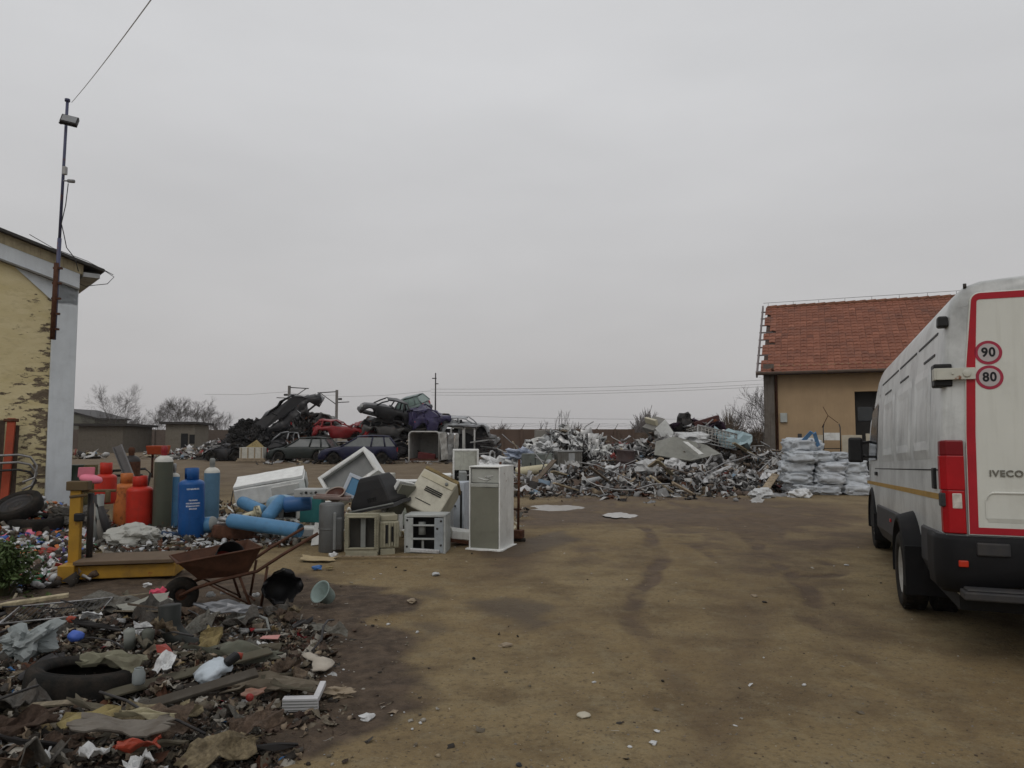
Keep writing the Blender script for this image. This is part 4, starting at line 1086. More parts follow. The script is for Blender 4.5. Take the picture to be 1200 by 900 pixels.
# ============================================================ GAS CYLINDERS
def paint(name, c, **k): return mat(name, c, k.pop('rough', .4), dirt=k.pop('dirt', .2), rust=k.pop('rust', .08), **k)
def cylinder(px, py, h, r, label, body, shoulder=None, collar=None, neck='slim', M=None, grp=None, handle=True, d=None):
    p = G(px, py) if d is None else P(px, py, d)
    if M is None:
        p.z = hz(p.x, p.y) - .01; M_ = T(*p) @ rot(random.Random(px).uniform(-1.5, 1.5), random.Random(py).uniform(-1.5, 1.5), px * 7)
    else: M_ = M
    t = thing('gas_cylinder', label, 'gas cylinder', M=M_, group=grp)
    mb = MB(); sh = r * (.75 if neck == 'slim' else .42)
    prof = [(.001, .03), (r * .8, .03), (r * .82, 0), (r * .9, 0), (r * .93, .04), (r, .08)]
    hb = h - sh - (.16 if neck == 'slim' else .17)
    prof += [(r, hb * .5), (r, hb)]
    mb.lathe(prof, 32); mb.build('body', body, t)
    mb = MB(); mb.lathe([(r * 1.002, hb - .001)] + [(r * math.cos(a) + (0 if neck != 'slim' else 0), hb + sh * math.sin(a)) for a in [i * math.pi / 2 / 8 for i in range(0, 8)]] + [(r * .2, hb + sh), (.001, hb + sh)], 32)
    mb.build('shoulder', shoulder or body, t)
    if neck == 'slim':
        mb = MB(); mb.lathe([(r * .32, hb + sh * .96), (r * .32, hb + sh + .04), (r * .36, hb + sh + .05), (r * .36, hb + sh + .13), (r * .22, hb + sh + .16), (.001, hb + sh + .16)], 16); mb.build('valve_cap', collar or STEEL, t)
    else:
        z0 = hb + sh * .9; mb = MB(); n = 26
        vs = []; fs = []
        for k in range(n + 1):
            a = R(35) + R(290) * k / n
            for (rr, z) in ((r * .56, z0 - .02), (r * .56, z0 + .16), (r * .52, z0 + .165), (r * .52, z0 - .02)): vs.append((rr * math.cos(a + R(90)), rr * math.sin(a + R(90)), z))
        for k in range(n):
            for j in range(4): fs.append((k * 4 + j, k * 4 + (j + 1) % 4, (k + 1) * 4 + (j + 1) % 4, (k + 1) * 4 + j))
        mb.add(vs, fs, 0, True); mb.build('guard_ring', collar or body, t)
        mb = MB(); mb.tube([(0, 0, z0 - .03), (0, 0, z0 + .1)], .03, 10); mb.tube([(-.05, 0, z0 + .07), (.06, 0, z0 + .07)], .015, 8); mb.tube([(0, 0, z0 + .1), (0, 0, z0 + .12)], .035, 10); mb.build('valve', mat('brass_valve', (.25, .17, .06), .4, .6), t)
    mb = MB(); mb.lathe([(r * 1.004, hb * .42), (r * 1.012, hb * .425), (r * 1.012, hb * .435), (r * 1.004, hb * .44)], 32); mb.build('weld_seam', body, t)
    return t
BLUE = paint('cobalt_paint', (.013, .078, .25), rust=.1, dscale=6, var=.15, streak=.2); LBLUE = paint('light_blue_paint', (.07, .19, .34), rust=.1, dscale=5, dirt=.35); SBLUE = paint('sky_blue_paint', (.075, .20, .35), rust=.12, dscale=5, dirt=.35)
GBLUE = paint('grey_blue_paint', (.09, .18, .27), rust=.08); REDC = paint('red_cylinder_paint', (.43, .026, .014), rust=.16, dscale=5, dirt=.25, streak=.2); ORC = paint('rusty_orange_paint', (.42, .13, .035), rust=.5, dirt=.3)
GRC = paint('grey_green_paint', (.075, .082, .062), dscale=6, streak=.3, dirt=.4, rust=.2); WHC = paint('shoulder_white', (.5, .5, .46), dirt=.35, rust=.1); CREAM = paint('cream_paint', (.5, .46, .32), dirt=.3)
cylinder(163, 621, .93, .205, 'large bright red gas cylinder standing beside the rusty orange one', REDC, neck='wide')
cylinder(146, 618, .97, .19, 'rusty peeling orange gas cylinder between the two red ones', ORC, neck='wide')
cylinder(189, 621, 1.42, .145, 'tall grey green cylinder with dirty white shoulder, tallest beside the red one', GRC, WHC, RED)
cylinder(201, 619, 1.12, .09, 'slim light blue cylinder with white top tucked behind the tall grey green one', LBLUE, WHC)
cylinder(206, 616, .85, .1, 'dull grey green cylinder half hidden between slim blue and cobalt ones', GRC)
bt = cylinder(224, 634, 1.11, .185, 'cobalt blue gas cylinder with four lines of white lettering', BLUE, neck='wide')
cylinder(247, 612, 1.18, .135, 'grey blue cylinder with white domed shoulder right of the cobalt one', GBLUE, WHC, GREYP)
cylinder(152, 600, 1.35, .17, 'dark brown rusty cylinder standing behind the red and orange ones', RUST, DKMETAL, RUST)
# white stencil lines on the cobalt one, wrapped on its face (too worn to read in the photo)
LT = mat('stencil_white', (.6, .63, .7), .6, dirt=.4, dscale=30)
invr = bt.matrix_world.to_3x3().inverted(); yawt = math.atan2(*(invr @ (Vector((0, 0, 0)) - Vector(bt.matrix_world.translation)).normalized()).yx)
rg = random.Random(8); mb = MB()
for (z, w_, h_) in ((.80, .17, .022), (.635, .11, .02), (.59, .19, .02), (.55, .19, .02), (.51, .1, .02)):
    r = .1875; a = -w_ / 2 / r + .1
    while a < w_ / 2 / r + .1:
        cw = rg.uniform(.05, .085); aa = yawt + a
        for (da0, da1, z0, z1) in ((0, .018, -1, 1), (cw * .72, cw * .72 + .018, -1, rg.choice((1, .1))), (0, cw * .75, .55, 1), (0, cw * .75, rg.choice((-1, -.25)), rg.choice((-.55, .2)))):
            q = [(r * math.cos(aa + da), r * math.sin(aa + da), z + h_ / 2 * zz) for da, zz in ((da0, z0), (da1, z0), (da1, z1), (da0, z1))]
            q2 = [(x * 1.003, y * 1.003, zz) for x, y, zz in q]
            mb.add(q + q2, [(0, 3, 2, 1), (4, 5, 6, 7), (0, 1, 5, 4), (1, 2, 6, 5), (2, 3, 7, 6), (3, 0, 4, 7)])
        a += cw * 1.12
mb.build('lettering', LT, bt)
def lying(x1, y1, d1, x2, y2, d2, r, label, body, shoulder=None, **k):
    a = P(x1, y1, d1); b_ = P(x2, y2, d2); d_ = (b_ - a); h = d_.length; q = d_.normalized().to_track_quat('Z', 'Y').to_matrix().to_4x4()
    return cylinder(int(x1), int(y1), h, r, label, body, shoulder, M=T(*a) @ q, **k)
lying(352, 622, 10.5, 256, 608, 10.9, .105, 'longest light blue cylinder lying across the front of the heap', SBLUE, SBLUE)
lying(283, 588, 12.0, 318, 604, 11.6, .10, 'light blue cylinder lying higher in the heap beneath the white freezer', SBLUE, SBLUE)
lying(331, 585, 11.4, 304, 618, 10.9, .10, 'light blue cylinder leaning steeply over the long lying one', LBLUE, SBLUE)
lying(236, 616, 11.3, 268, 612, 11.3, .12, 'short pale blue cylinder lying behind the rusty wheel rim', SBLUE, GREYP)
lying(306, 599, 11.2, 284, 606, 11.1, .10, 'small cream coloured cylinder between the lying blue ones', CREAM, CREAM, neck='wide')
# the small red one standing on the scale plinth with the pink seat
cylinder(123, 585, .62, .15, 'smaller red gas cylinder with rusty lower rim behind the yellow scale', REDC, neck='wide', M=T(*P(123, 590, 11.2)))
o = None

# ============================================================ PLATFORM SCALE
SP = G(150, 676); 
YEL = mat('chipped_yellow', (.36, .20, .025), .55, dirt=.45, rust=.22, dirtcol=(.06, .045, .03))
scl = thing('platform_scale', 'yellow industrial platform scale with upright post and brown deck', 'scale', SP, 12)
mb = MB(); mb.box((0, .0, .12), (1.1, .55, .14)); mb.build('base_frame', YEL, scl, bevel=.01)
mb = MB(); mb.box((.04, -.02, .225), (1.0, .62, .04)); mb.build('deck', mat('brown_deck', (.12, .085, .055), .8, dirt=.4, rust=.2), scl, bevel=.006)
mb = MB(); mb.box((-.52, -.1, .62), (.11, .09, .86)); mb.box((-.52, -.1, .12), (.16, .5, .18))
mb.build('post', YEL, scl, bevel=.008)
mb = MB(); mb.tube([(-.40, -.02, .24), (-.40, -.02, .95)], .035, 8); mb.build('side_tube', DKMETAL, scl)
mb = MB(); mb.box((-.50, -.1, 1.04), (.22, .14, .1)); mb.box((-.3, -.1, .98), (.35, .04, .03)); mb.tube([(-.2, -.12, .98), (-.2, -.12, .85)], .03, 8); mb.tube([(-.58, -.14, .92), (-.40, -.14, .94)], .02, 6)
mb.build('weighing_head', mat('rusty_brass', (.10, .07, .035), .7, rust=.35), scl, bevel=.01)
mb = MB(); mb.box((-.47, -.15, .70), (.1, .06, .09)); mb.build('black_knob', BLACKP, scl, bevel=.015)
# pink plastic seat hung behind the head
pk = P(118, 566, 8.6)
t = thing('toy_seat', 'small pink plastic chair resting on top of the yellow scale post', 'toy chair', pk, 15)
mb = MB(); mb.box((-.04, .1, .05), (.24, .03, .16), rot(-12, 0, 0)); mb.build('backrest', mat('dusty_pink', (.42, .12, .16), .5, dirt=.3), t, bevel=.012)
mb = MB(); mb.lathe([(.001, .03), (.10, .03), (.15, .01), (.17, -.03), (.15, -.06), (.001, -.06)], 20, M=T(.06, 0, -.05) @ rot(10, 12, 0) @ Matrix.Diagonal((1, .8, 1, 1))); mb.build('seat', PINK, t)
t.scale = (.72, .72, .72); t.location.z = 1.14; t.location.x = -.50 + SP.x; t.location.y = SP.y

# ============================================================ WHEELBARROW
wb_ = G(254, 712)
WBR = mat('barrow_rust', (.065, .027, .014), .7, var=.35, scale=9, dirt=.3, dirtcol=(.03, .02, .015), bump=.2)
bar = thing('wheelbarrow', 'rusty brown metal wheelbarrow with deep tray and long tube handles', 'wheelbarrow', wb_, 32)
bar.scale = (.86, .86, .86)
# local: x from wheel (left) to handles (right); tray raised
mb = MB()
top = [(-.44, -.28), (.38, -.32), (.38, .32), (-.44, .28)]; bot = [(-.22, -.17), (.26, -.2), (.26, .2), (-.22, .17)]
zt = [.56, .66, .66, .56]; zb = .36
vo = [(x, y, z) for (x, y), z in zip(top, zt)] + [(x, y, zb) for x, y in bot]
vi = [(x * .975, y * .965, z) for (x, y), z in zip(top, zt)] + [(x * .96, y * .95, zb + .015) for x, y in bot]
mb.add(vo + vi, [(0, 1, 5, 4), (1, 2, 6, 5), (2, 3, 7, 6), (3, 0, 4, 7), (7, 6, 5, 4), (8, 12, 13, 9), (9, 13, 14, 10), (10, 14, 15, 11), (11, 15, 12, 8), (12, 15, 14, 13), (0, 8, 9, 1), (1, 9, 10, 2), (2, 10, 11, 3), (3, 11, 8, 0)])
for i in range(4):
    a = Vector(vo[i]); b_ = Vector(vo[(i + 1) % 4]); mb.tube([a, b_], .012, 6)
tray = mb.build('tray', WBR, bar, bevel=.02)
for s_ in (-1, 1):
    mb = MB(); mb.tube([(-.38, s_ * .07, .19), (-.25, s_ * .16, .27), (.0, s_ * .21, .34), (.35, s_ * .25, .40), (.62, s_ * .27, .56), (1.0, s_ * .28, .76)], .018, 8); mb.build('handle', WBR, bar)
    mb = MB(); mb.tube([(.18, s_ * .22, .36), (.30, s_ * .26, .02), (.40, s_ * .26, .02), (.46, s_ * .25, .44)], .015, 7); mb.tube([(-.15, s_ * .18, .32), (.30, s_ * .25, .05)], .01, 6); mb.build('leg', WBR, bar)
mb = MB(); mb.tube([(.33, -.26, .1), (.33, .26, .1)], .011, 6); mb.build('cross_bar', WBR, bar)
we = bpy.data.objects.new('wheel', None); col.objects.link(we); we.parent = bar; we.location = (-.36, 0, .19); we.rotation_euler = (R(90), 0, R(6))
mb = MB(); mb.lathe([(.12 + .065 * math.cos(a), .045 * math.sin(a)) for a in [i * math.pi / 6 for i in range(12)]], 26, closed=True); mb.build('tyre', RUBBER, we)
mb = MB(); mb.lathe([(.001, .03), (.02, .03), (.03, .012), (.09, .012), (.115, .03), (.115, -.03), (.09, -.012), (.03, -.012), (.02, -.03), (.001, -.03)], 20); mb.build('rim', WBR, we)
bm_ = T(*wb_) @ rot(0, 0, 32) @ Matrix.Scale(.86, 4)
def in_bar(x, y, z): return bm_ @ Vector((x, y, z))
t = thing('bucket', 'black bucket with red rim lying inside the rusty wheelbarrow', 'bucket', M=T(*in_bar(.1, .05, .50)) @ rot(68, 0, 40))
mb = MB(); mb.lathe([(.10, -.12), (.13, .12), (.135, .12), (.125, .1), (.096, -.11), (.001, -.11), (.001, -.12)], 24, closed=True); mb.build('body', BLACKP, t)
mb = MB(); mb.lathe([(.001, -.095), (.1, -.095), (.1, -.09), (.001, -.09)], 20); mb.build('red_paint_residue', RED, t)

# ============================================================ TYRES AND RIMS
def tyre(M, r, wd, label, rim=None, name='tyre', rubber=RUBBER, group=None, lugs=44, cat='tyre'):
    t = thing(name, label, cat, M=M, group=group); h = wd / 2; mb = MB()
    mb.lathe([(r * .66, -h * .62), (r * .70, -h * .86), (r * .80, -h), (r * .93, -h * .93), (r * .985, -h * .75), (r, -h * .3), (r, h * .3), (r * .985, h * .75), (r * .93, h * .93), (r * .80, h), (r * .70, h * .86), (r * .66, h * .62), (r * .68, h * .5), (r * .90, h * .3), (r * .92, -h * .3), (r * .68, -h * .5)], 48, closed=True)
    for k in range(lugs):
        a = 360 * k / lugs
        for s_ in (-1, 1): mb.box((r * .998, 0, s_ * h * .5), (r * .03, r * .085, h * .55), rot(0, 0, a + 3 * s_) @ T(0, 0, 0))
    for z in (.97, -.97): mb.lathe([(r * .84, h * z), (r * .845, h * z * 1.03), (r * .85, h * z)], 48)
    mb.build('tread_and_wall', rubber, t)
    if rim is not None:
        mb = MB(); mb.lathe([(r * .68, h * .7), (r * .64, h * .8), (r * .60, h * .45), (r * .54, h * .2), (r * .36, h * .12), (r * .30, h * .35), (r * .13, h * .38), (r * .12, h * .25), (.001, h * .25)], 30)
        mb.lathe([(r * .68, -h * .7), (r * .6, -h * .4), (r * .54, h * .1)], 30); mb.build('rim', rim, t)
    return t
tp = G(96, 826); tyre(T(tp.x, tp.y, .13) @ rot(-5, 5, 0), .305, .2, 'big worn black tyre lying flat in the foreground litter', lugs=0)
a = G(14, 628, 0); tyre(T(a.x, a.y + .1, .44) @ rot(30, -6, 0), .36, .2, 'car wheel with dark rim lying on the tyre stack by the yellow wall', DKMETAL, name='tyre', lugs=0)
tyre(T(a.x + .25, a.y + .15, .18) @ rot(2, 3, 0), .4, .22, 'dark tyre lowest in the stack by the yellow wall', lugs=0)
tyre(T(a.x - .55, a.y + .3, .14), .35, .22, 'worn tyre lying at the extreme left beneath the car wheel', lugs=0)
a = G(273, 634); tyre(T(a.x, a.y, .13) @ rot(-6, 4, 0), .30, .2, 'rusty brown wheel rim with tyre lying beside the blue cylinders', RUST, name='rusty_wheel', rubber=RUST, lugs=0)
a = G(328, 712); 
t = thing('torn_bucket', 'torn black plastic container lying open beyond the wheelbarrow', 'container', M=T(a.x, a.y, .17) @ rot(74, 0, 28))
mb = MB(); n = 28; vs = []; rg = random.Random(2)
for (rr, z, j_) in ((.12, -.2, 0), (.17, .0, .01), (.19, .16, .05), (.175, .15, .05), (.16, 0, .01), (.11, -.18, 0)):
    for k in range(n): 
        an = 2 * math.pi * k / n; q = rr + rg.uniform(-j_, j_) * .6; vs.append((q * math.cos(an) * 1.1, q * math.sin(an), z + (rg.uniform(-j_, j_) if j_ > .02 else 0)))
mb.add(vs, [(i * n + k, i * n + (k + 1) % n, (i + 1) * n + (k + 1) % n, (i + 1) * n + k) for i in range(5) for k in range(n)] + [tuple(range(n - 1, -1, -1)), tuple(range(5 * n, 6 * n))], 0, True)
mb.build('shell', BLACKP, t); t.scale = (.8, .8, .8)
mb = MB(); mb.add([(-.1, .17, .1), (.02, .2, .18), (.05, .19, .0), (-.04, .17, -.1)], [(0, 1, 2, 3)]); o = mb.build('grey_rag', GREYFAB, t); s_ = o.modifiers.new('s', 'SOLIDIFY'); s_.thickness = .01

# ============================================================ APPLIANCES
def bm_box(name, d, m, parent, c=(0, 0, 0), bevel=.012, M=None):
    mb = MB(); mb.box(c, d, M); o = mb.build(name, m, parent, bevel=bevel)
    if max(d) > .28 and sorted(d)[1] > .2:
        bm = bmesh.new(); bm.from_mesh(o.data); bmesh.ops.subdivide_edges(bm, edges=bm.edges[:], cuts=6, use_grid_fill=True); sd = Vector((len(bpy.data.objects) * 1.7, 0, 0))
        for v in bm.verts: v.co += mnoise.noise_vector(v.co * 3.2 + sd) * .011 + mnoise.noise_vector(v.co * 9 + sd) * .004
        bm.to_mesh(o.data); bm.free()
    return o
def front_frame(t, w_, h_, y, m, th=.03, fr=.035, z0=0, name='frame'):
    mb = MB(); mb.box((0, y, z0 + fr / 2), (w_, th, fr)); mb.box((0, y, z0 + h_ - fr / 2), (w_, th, fr))
    mb.box((-w_ / 2 + fr / 2, y, z0 + h_ / 2), (fr, th, h_ - 2 * fr)); mb.box((w_ / 2 - fr / 2, y, z0 + h_ / 2), (fr, th, h_ - 2 * fr)); return mb.build(name, m, t, bevel=.005)
def shell(t, w_, d_, h_, m, th=.035, name='cabinet', back=True):
    mb = MB(); mb.box((-w_ / 2 + th / 2, d_ / 2, h_ / 2), (th, d_, h_)); mb.box((w_ / 2 - th / 2, d_ / 2, h_ / 2), (th, d_, h_))
    mb.box((0, d_ / 2, th / 2), (w_ - 2 * th, d_, th)); mb.box((0, d_ / 2, h_ - th / 2), (w_ - 2 * th, d_, th))
    if back: mb.box((0, d_ - th / 2, h_ / 2), (w_ - 2 * th, th, h_ - 2 * th))
    return mb.build(name, m, t, bevel=.008)
# 1 tall doorless fridge, nearest on the right (origin bottom centre of the front)
fa = G(549, 643); fb = G(586, 645); ang = math.degrees(math.atan2(fb.y - fa.y, fb.x - fa.x)); mid_ = (fa + fb) / 2
t = thing('fridge', 'tall white doorless fridge standing upright at the right end of the appliances', 'fridge', mid_, ang)
W_ = .46; shell(t, W_, .60, 1.165, WHITE2, .02)
bm_box('inner_liner', (W_ - .045, .03, .84), OLIVE, t, (0, .02, .455), .01)
bm_box('freezer_liner', (W_ - .045, .03, .2), mat('frosty_liner', (.36, .37, .34), .5, dirt=.4), t, (0, .05, 1.03), .01)
bm_box('shelf_bar', (W_ - .045, .05, .05), mat('frosty_liner', (1, 1, 1)), t, (0, .02, .90), .006)
mb = MB(); mb.tube([(-.1, .03, 1.0), (0.02, .028, .97), (.08, .028, .99), (.0, .03, 1.02), (.12, .028, 1.03)], .006, 5); mb.build('broken_trim', WHITE2, t)
mb = MB(); mb.tube([(-.03, .015, .6), (.06, .012, .61), (.1, .015, .6)], .005, 5); mb.build('scratch_lip', GREYP, t)
bm_box('base_lip', (W_ + .06, .08, .035), WHITE2, t, (0.0, -.02, .0175), .006)
bm_box('side_lip', (.05, .62, .03), WHITE2, t, (W_ / 2 + .02, .3, .015), .006)
# 2 rusty hand truck behind it
a = G(607, 634); t = thing('hand_truck', 'rusty brown upright hand truck frame beside the tall fridge', 'hand truck', a, -15)
mb = MB(); mb.tube([(0, 0, .06), (.02, .0, 1.22)], .02, 6); mb.build('upright', RUST, t); mb = MB(); mb.tube([(-.35, .1, .06), (-.3, .1, 1.18)], .02, 6); mb.build('upright', RUST, t)
mb = MB()
for z in (.12, .48, .86): mb.tube([(-.34, .1, z), (.05, 0, z)], .014, 6)
mb.build('rungs', RUST, t); bm_box('toe_box', (.14, .16, .12), RUST, t, (.02, -.03, .12)); mb = MB(); mb.tube([(-.1, -.04, .03), (.12, -.04, .03)], .035, 10); mb.build('roller', RUBBER, t)
# 3 back of fridge with dark compressor bay
a = G(546, 622); a.y += 1.0; a.x = P(546, 500, a.y).x
t = thing('fridge', 'white fridge turned with dark lower opening, poking up behind the tall fridge', 'fridge', a, 4)
zt_ = 1.6 - 18 * a.y / FPX; shell(t, .47, .5, zt_, WHITE); bm_box('back_panel', (.42, .02, .34), mat('stained_panel', (.4, .41, .36), .6, dirt=.5, streak=.5), t, (0, .02, zt_ - .2), .004); bm_box('compressor_bay', (.40, .02, zt_ - .45), DARK, t, (0, .06, (zt_ - .4) / 2), 0)
mb = MB(); mb.tube([(-.15, -.02, zt_ - .5), (.1, -.02, zt_ - .45), (.15, -.02, zt_ - .62)], .02, 6); mb.build('pipe', STEEL, t)
# 3b dark grey cabinet next to it
a = G(541, 628); t = thing('cabinet', 'narrow dark grey cabinet wedged behind the tall fridge on its left', 'cabinet', (a.x, a.y + .35, 0), 6)
bm_box('body', (.12, .45, .98), GREYP, t, (0, .22, .49)); bm_box('shelf_edge', (.13, .02, .02), WHITE, t, (0, -.01, .55), .003); bm_box('lower_door', (.11, .015, .45), mat('pale_grey_panel', (.28, .29, .29), .5, dirt=.3), t, (0, -.01, .28), .004)
# 4 bluish white washing machine
a = G(529, 632); t = thing('washing_machine', 'bluish white narrow machine with black strip beside the tall fridge', 'washing machine', (a.x, a.y + .25, 0), -8)
BW_ = mat('bluish_enamel', (.44, .48, .53), .35, dirt=.3)
bm_box('body', (.36, .5, .84), BW_, t, (0, .25, .42)); bm_box('dark_strip', (.03, .02, .66), DARK, t, (.13, -.005, .38), .003); bm_box('side_panel', (.15, .02, .68), mat('light_panel', (.48, .5, .52), .4, dirt=.3), t, (-.06, -.008, .38), .01)
for z in (.6, .5):
    mb = MB(); mb.tube([(-.05, -.03, z), (-.05, -.01, z)], .014, 8); mb.build('screw', DKMETAL, t)
    mb = MB(); mb.tube([(.04, -.03, z - .02), (.04, -.01, z - .02)], .014, 8); mb.build('screw', DKMETAL, t)
# 4b broken printed base in front
a = G(540, 640); t = thing('broken_base', 'stained white broken appliance base lying beside the tall fridge foot', 'appliance part', (a.x, a.y + .1, .0), 12)
bm_box('tray', (.34, .4, .12), WHITE, t, (0, .1, .16), .01, rot(0, 8, 0)); bm_box('foot_rail', (.36, .04, .05), RUST, t, (0, -.08, .07), .005, rot(0, 10, 0))
# 5 open grey frame
a = G(498, 648); t = thing('stove_frame', 'grey open appliance frame with dark shelves standing at the heap front', 'stove', a, -4)
GF = mat('grey_enamel', (.37, .39, .38), .45, dirt=.45, rust=.12)
shell(t, .56, .42, .52, GF, .02); front_frame(t, .56, .52, -.01, GF, .02, .03)
bm_box('left_panel', (.10, .02, .46), GF, t, (-.21, -.02, .25), .004); bm_box('right_panel', (.12, .02, .46), mat('blue_grey_panel', (.27, .3, .32), .5, dirt=.4), t, (.19, -.02, .25), .004)
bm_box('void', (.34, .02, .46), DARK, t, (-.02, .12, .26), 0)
for z in (.20, .38): bm_box('shelf', (.34, .06, .02), GF, t, (-.02, .0, z), .003)
mb = MB(); mb.box((-.03, .0, .12), (.03, .02, .15)); mb.tube([(-.05, .05, .25), (-.05, .05, .42)], .05, 10); mb.build('inner_parts', GREYP, t); bm_box('broken_bottom', (.40, .06, .05), PLWHITE, t, (0, -.03, .045), .01, rot(0, 3, 0))
for x, z in ((-.24, .45), (-.24, .1), (.22, .44), (.22, .12), (.17, .34)):
    mb = MB(); mb.tube([(x, -.035, z), (x, -.028, z)], .015, 8); mb.build('screw', DKMETAL, t)
# 6 beige crt monitor shells
a = G(424, 651); t = thing('monitor_shell', 'gutted beige monitor casing with open screen standing at the heap front left', 'monitor', a, 3)
BG = mat('grimy_beige', (.30, .285, .21), .55, dirt=.5, dirtcol=(.09, .075, .055))
front_frame(t, .44, .50, 0, BG, .10, .05, .06); front_frame(t, .38, .43, -.05, BG, .03, .022, .095, 'bezel'); bm_box('foot', (.42, .3, .07), BG, t, (0, .1, .035), .01)
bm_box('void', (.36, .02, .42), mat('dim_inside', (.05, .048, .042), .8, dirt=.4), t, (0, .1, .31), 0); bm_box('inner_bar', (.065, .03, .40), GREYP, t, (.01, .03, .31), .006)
mb = MB()
for k in range(12): mb.box((.19, -.055, .11 + k * .034), (.05, .02, .012)); mb.box((-.19, -.055, .11 + k * .034), (.05, .02, .012))
mb.build('vent_ribs', BG, t)
a = G(456, 650); t = thing('monitor_shell', 'beige ribbed casing standing sideways right of the gutted monitor', 'monitor', a, 18)
bm_box('body', (.26, .4, .36), BG, t, (0, .2, .27), .02); bm_box('top_block', (.22, .36, .08), BG, t, (0, .2, .49), .015); bm_box('foot', (.2, .3, .09), BG, t, (-.02, .15, .045))
mb = MB()
for x in (-.07, .0, .07): mb.box((x, -.012, .27), (.02, .03, .31))
mb.box((.035, -.02, .28), (.02, .01, .3)); mb.build('ribs', BG, t); bm_box('slot', (.03, .01, .24), DARK, t, (-.035, -.006, .28), 0); bm_box('slot', (.025, .01, .2), DARK, t, (.035, -.028, .28), 0)
# 7 tilted beige machine with vent slots
p = P(506, 585, 10.9); t = thing('washing_machine', 'tilted beige appliance with slotted vent leaning on the grey frame', 'washing machine', M=T(p.x, p.y, p.z) @ rot(-32, 24, -14))
bm_box('body', (.56, .42, .60), mat('warm_white', (.44, .42, .34), .45, dirt=.4, rust=.05), t, (0, 0, 0), .02); bm_box('top_panel', (.56, .40, .05), YELP, t, (0, .0, .33), .012)
bm_box('control_panel', (.52, .02, .10), BEIGE, t, (0, -.215, .22), .006)
mb = MB(); 
for k in range(3): mb.box((.03, -.222, .06 - k * .028), (.27, .012, .014))
mb.box((-.03, -.216, -.16), (.25, .008, .01)); mb.build('vent_slots', DARK, t)
mb = MB(); mb.tube([(.14, -.225, .22), (.14, -.24, .22)], .025, 14); mb.build('knob', GREYP, t)
# 7b appliance door leaning left of it, pale outside and grey inside
p = P(470, 585, 10.6); t = thing('leaning_door', 'pale tilted appliance door leaning between black television and beige machine', 'board', M=T(*p) @ rot(-10, 28, -30))
bm_box('panel', (.05, .4, .50), WHITE, t, (-.06, 0, 0), .008); bm_box('inner', (.03, .36, .46), OLIVE, t, (.0, 0, 0), .01)
# 8 black CRT television on top
p = P(446, 578, 10.5); t = thing('television', 'black bulky tube television lying face down on the beige casings', 'television', M=T(p.x, p.y, p.z - .16) @ rot(4, -12, -20))
mb = MB(); vs = []
sec = [(0.0, .33, .25), (.05, .33, .25), (.12, .31, .24), (.24, .27, .22), (.36, .22, .19), (.42, .19, .16)]
for z, a_, b__ in sec: vs += [(-a_ + (.04 if z > .2 else 0) * 1, -b__, z), (a_ - .03, -b__, z), (a_ - .03, b__, z), (-a_, b__, z)]
mb.add(vs, [(i * 4 + k, i * 4 + (k + 1) % 4, (i + 1) * 4 + (k + 1) % 4, (i + 1) * 4 + k) for i in range(5) for k in range(4)] + [(3, 2, 1, 0), (20, 21, 22, 23)])
mb.build('back_shell', BLACKP, t, bevel=.02); bm_box('bezel', (.70, .54, .05), mat('charcoal_bezel', (.05, .05, .052), .5, dirt=.3), t, (0, 0, -.02), .012); bm_box('edge_trim', (.71, .03, .02), GREYP, t, (0, -.27, 0), .004)
mb = MB(); 
for k in range(5): mb.box((-.03 + k * .03, -.243 + .0, .1), (.012, .02, .06))
mb.build('vent_slots', DARK, t)
# 9 boxes behind
a = G(447, 574); t = thing('cabinet', 'small white cupboard standing far left in the back row of appliances', 'cabinet', (a.x, 13.0, 0), -6); t.location.x = P(447, 500, 13.0).x
bm_box('body', (.34, .35, .86), mat('offwhite_board', (.46, .45, .4), .6, dirt=.25), t, (0, .17, .48)); bm_box('hinge_strip', (.03, .02, .3), RUST, t, (.15, -.01, .7), .003)
t = thing('fridge', 'pale greenish fridge lying in the back row before the wooden cupboard', 'fridge', (P(476, 500, 12.6).x, 12.6, 0), -5)
bm_box('body', (.48, .4, .72), mat('greenish_white', (.42, .46, .39), .45, dirt=.25), t, (0, .2, .42)); bm_box('top_plate', (.52, .44, .03), WHITE2, t, (.0, .2, .80), .006)
t = thing('cupboard', 'brown wooden cupboard with open side right of the greenish fridge', 'cupboard', (P(510, 500, 12.9).x, 12.9, 0), -5)
bm_box('top_board', (.50, .4, .03), WHITE, t, (0, .2, .88), .004); bm_box('side_board', (.48, .02, .16), mat('brown_board', (.17, .10, .055), .7, dirt=.3), t, (0, 0.01, .78), .004); bm_box('body', (.46, .36, .70), mat('pale_board', (.3, .26, .2), .7, dirt=.4), t, (0, .2, .36))
# 10 grey boiler
a = G(388, 646); t = thing('water_heater', 'dark grey dented cylindrical water heater standing left of the gutted monitor', 'water heater', a, 20)
DG = mat('dark_zinc', (.12, .125, .125), .5, .3, dirt=.5, rust=.05)
mb = MB(); mb.lathe([(.001, 0), (.16, 0), (.17, .02), (.165, .3), (.17, .35), (.168, .63), (.15, .66), (.001, .66)], 28); mb.build('drum', DG, t); bm_box('casing_box', (.13, .12, .44), DG, t, (.06, -.14, .26), .02); bm_box('casing_lip', (.04, .03, .5), mat('zinc_light', (.22, .23, .23), .5, .3, dirt=.3), t, (.02, -.2, .3), .01)
mb = MB(); mb.lathe([(.171, .31), (.176, .32), (.171, .33)], 28); mb.build('band', DG, t)
a2 = P(388, 582, 10.6); t = thing('metal_tray', 'flat pinkish metal tray resting across the grey water heater', 'tray', M=T(a2.x, a2.y, a2.z - .0) @ rot(0, 4, 8))
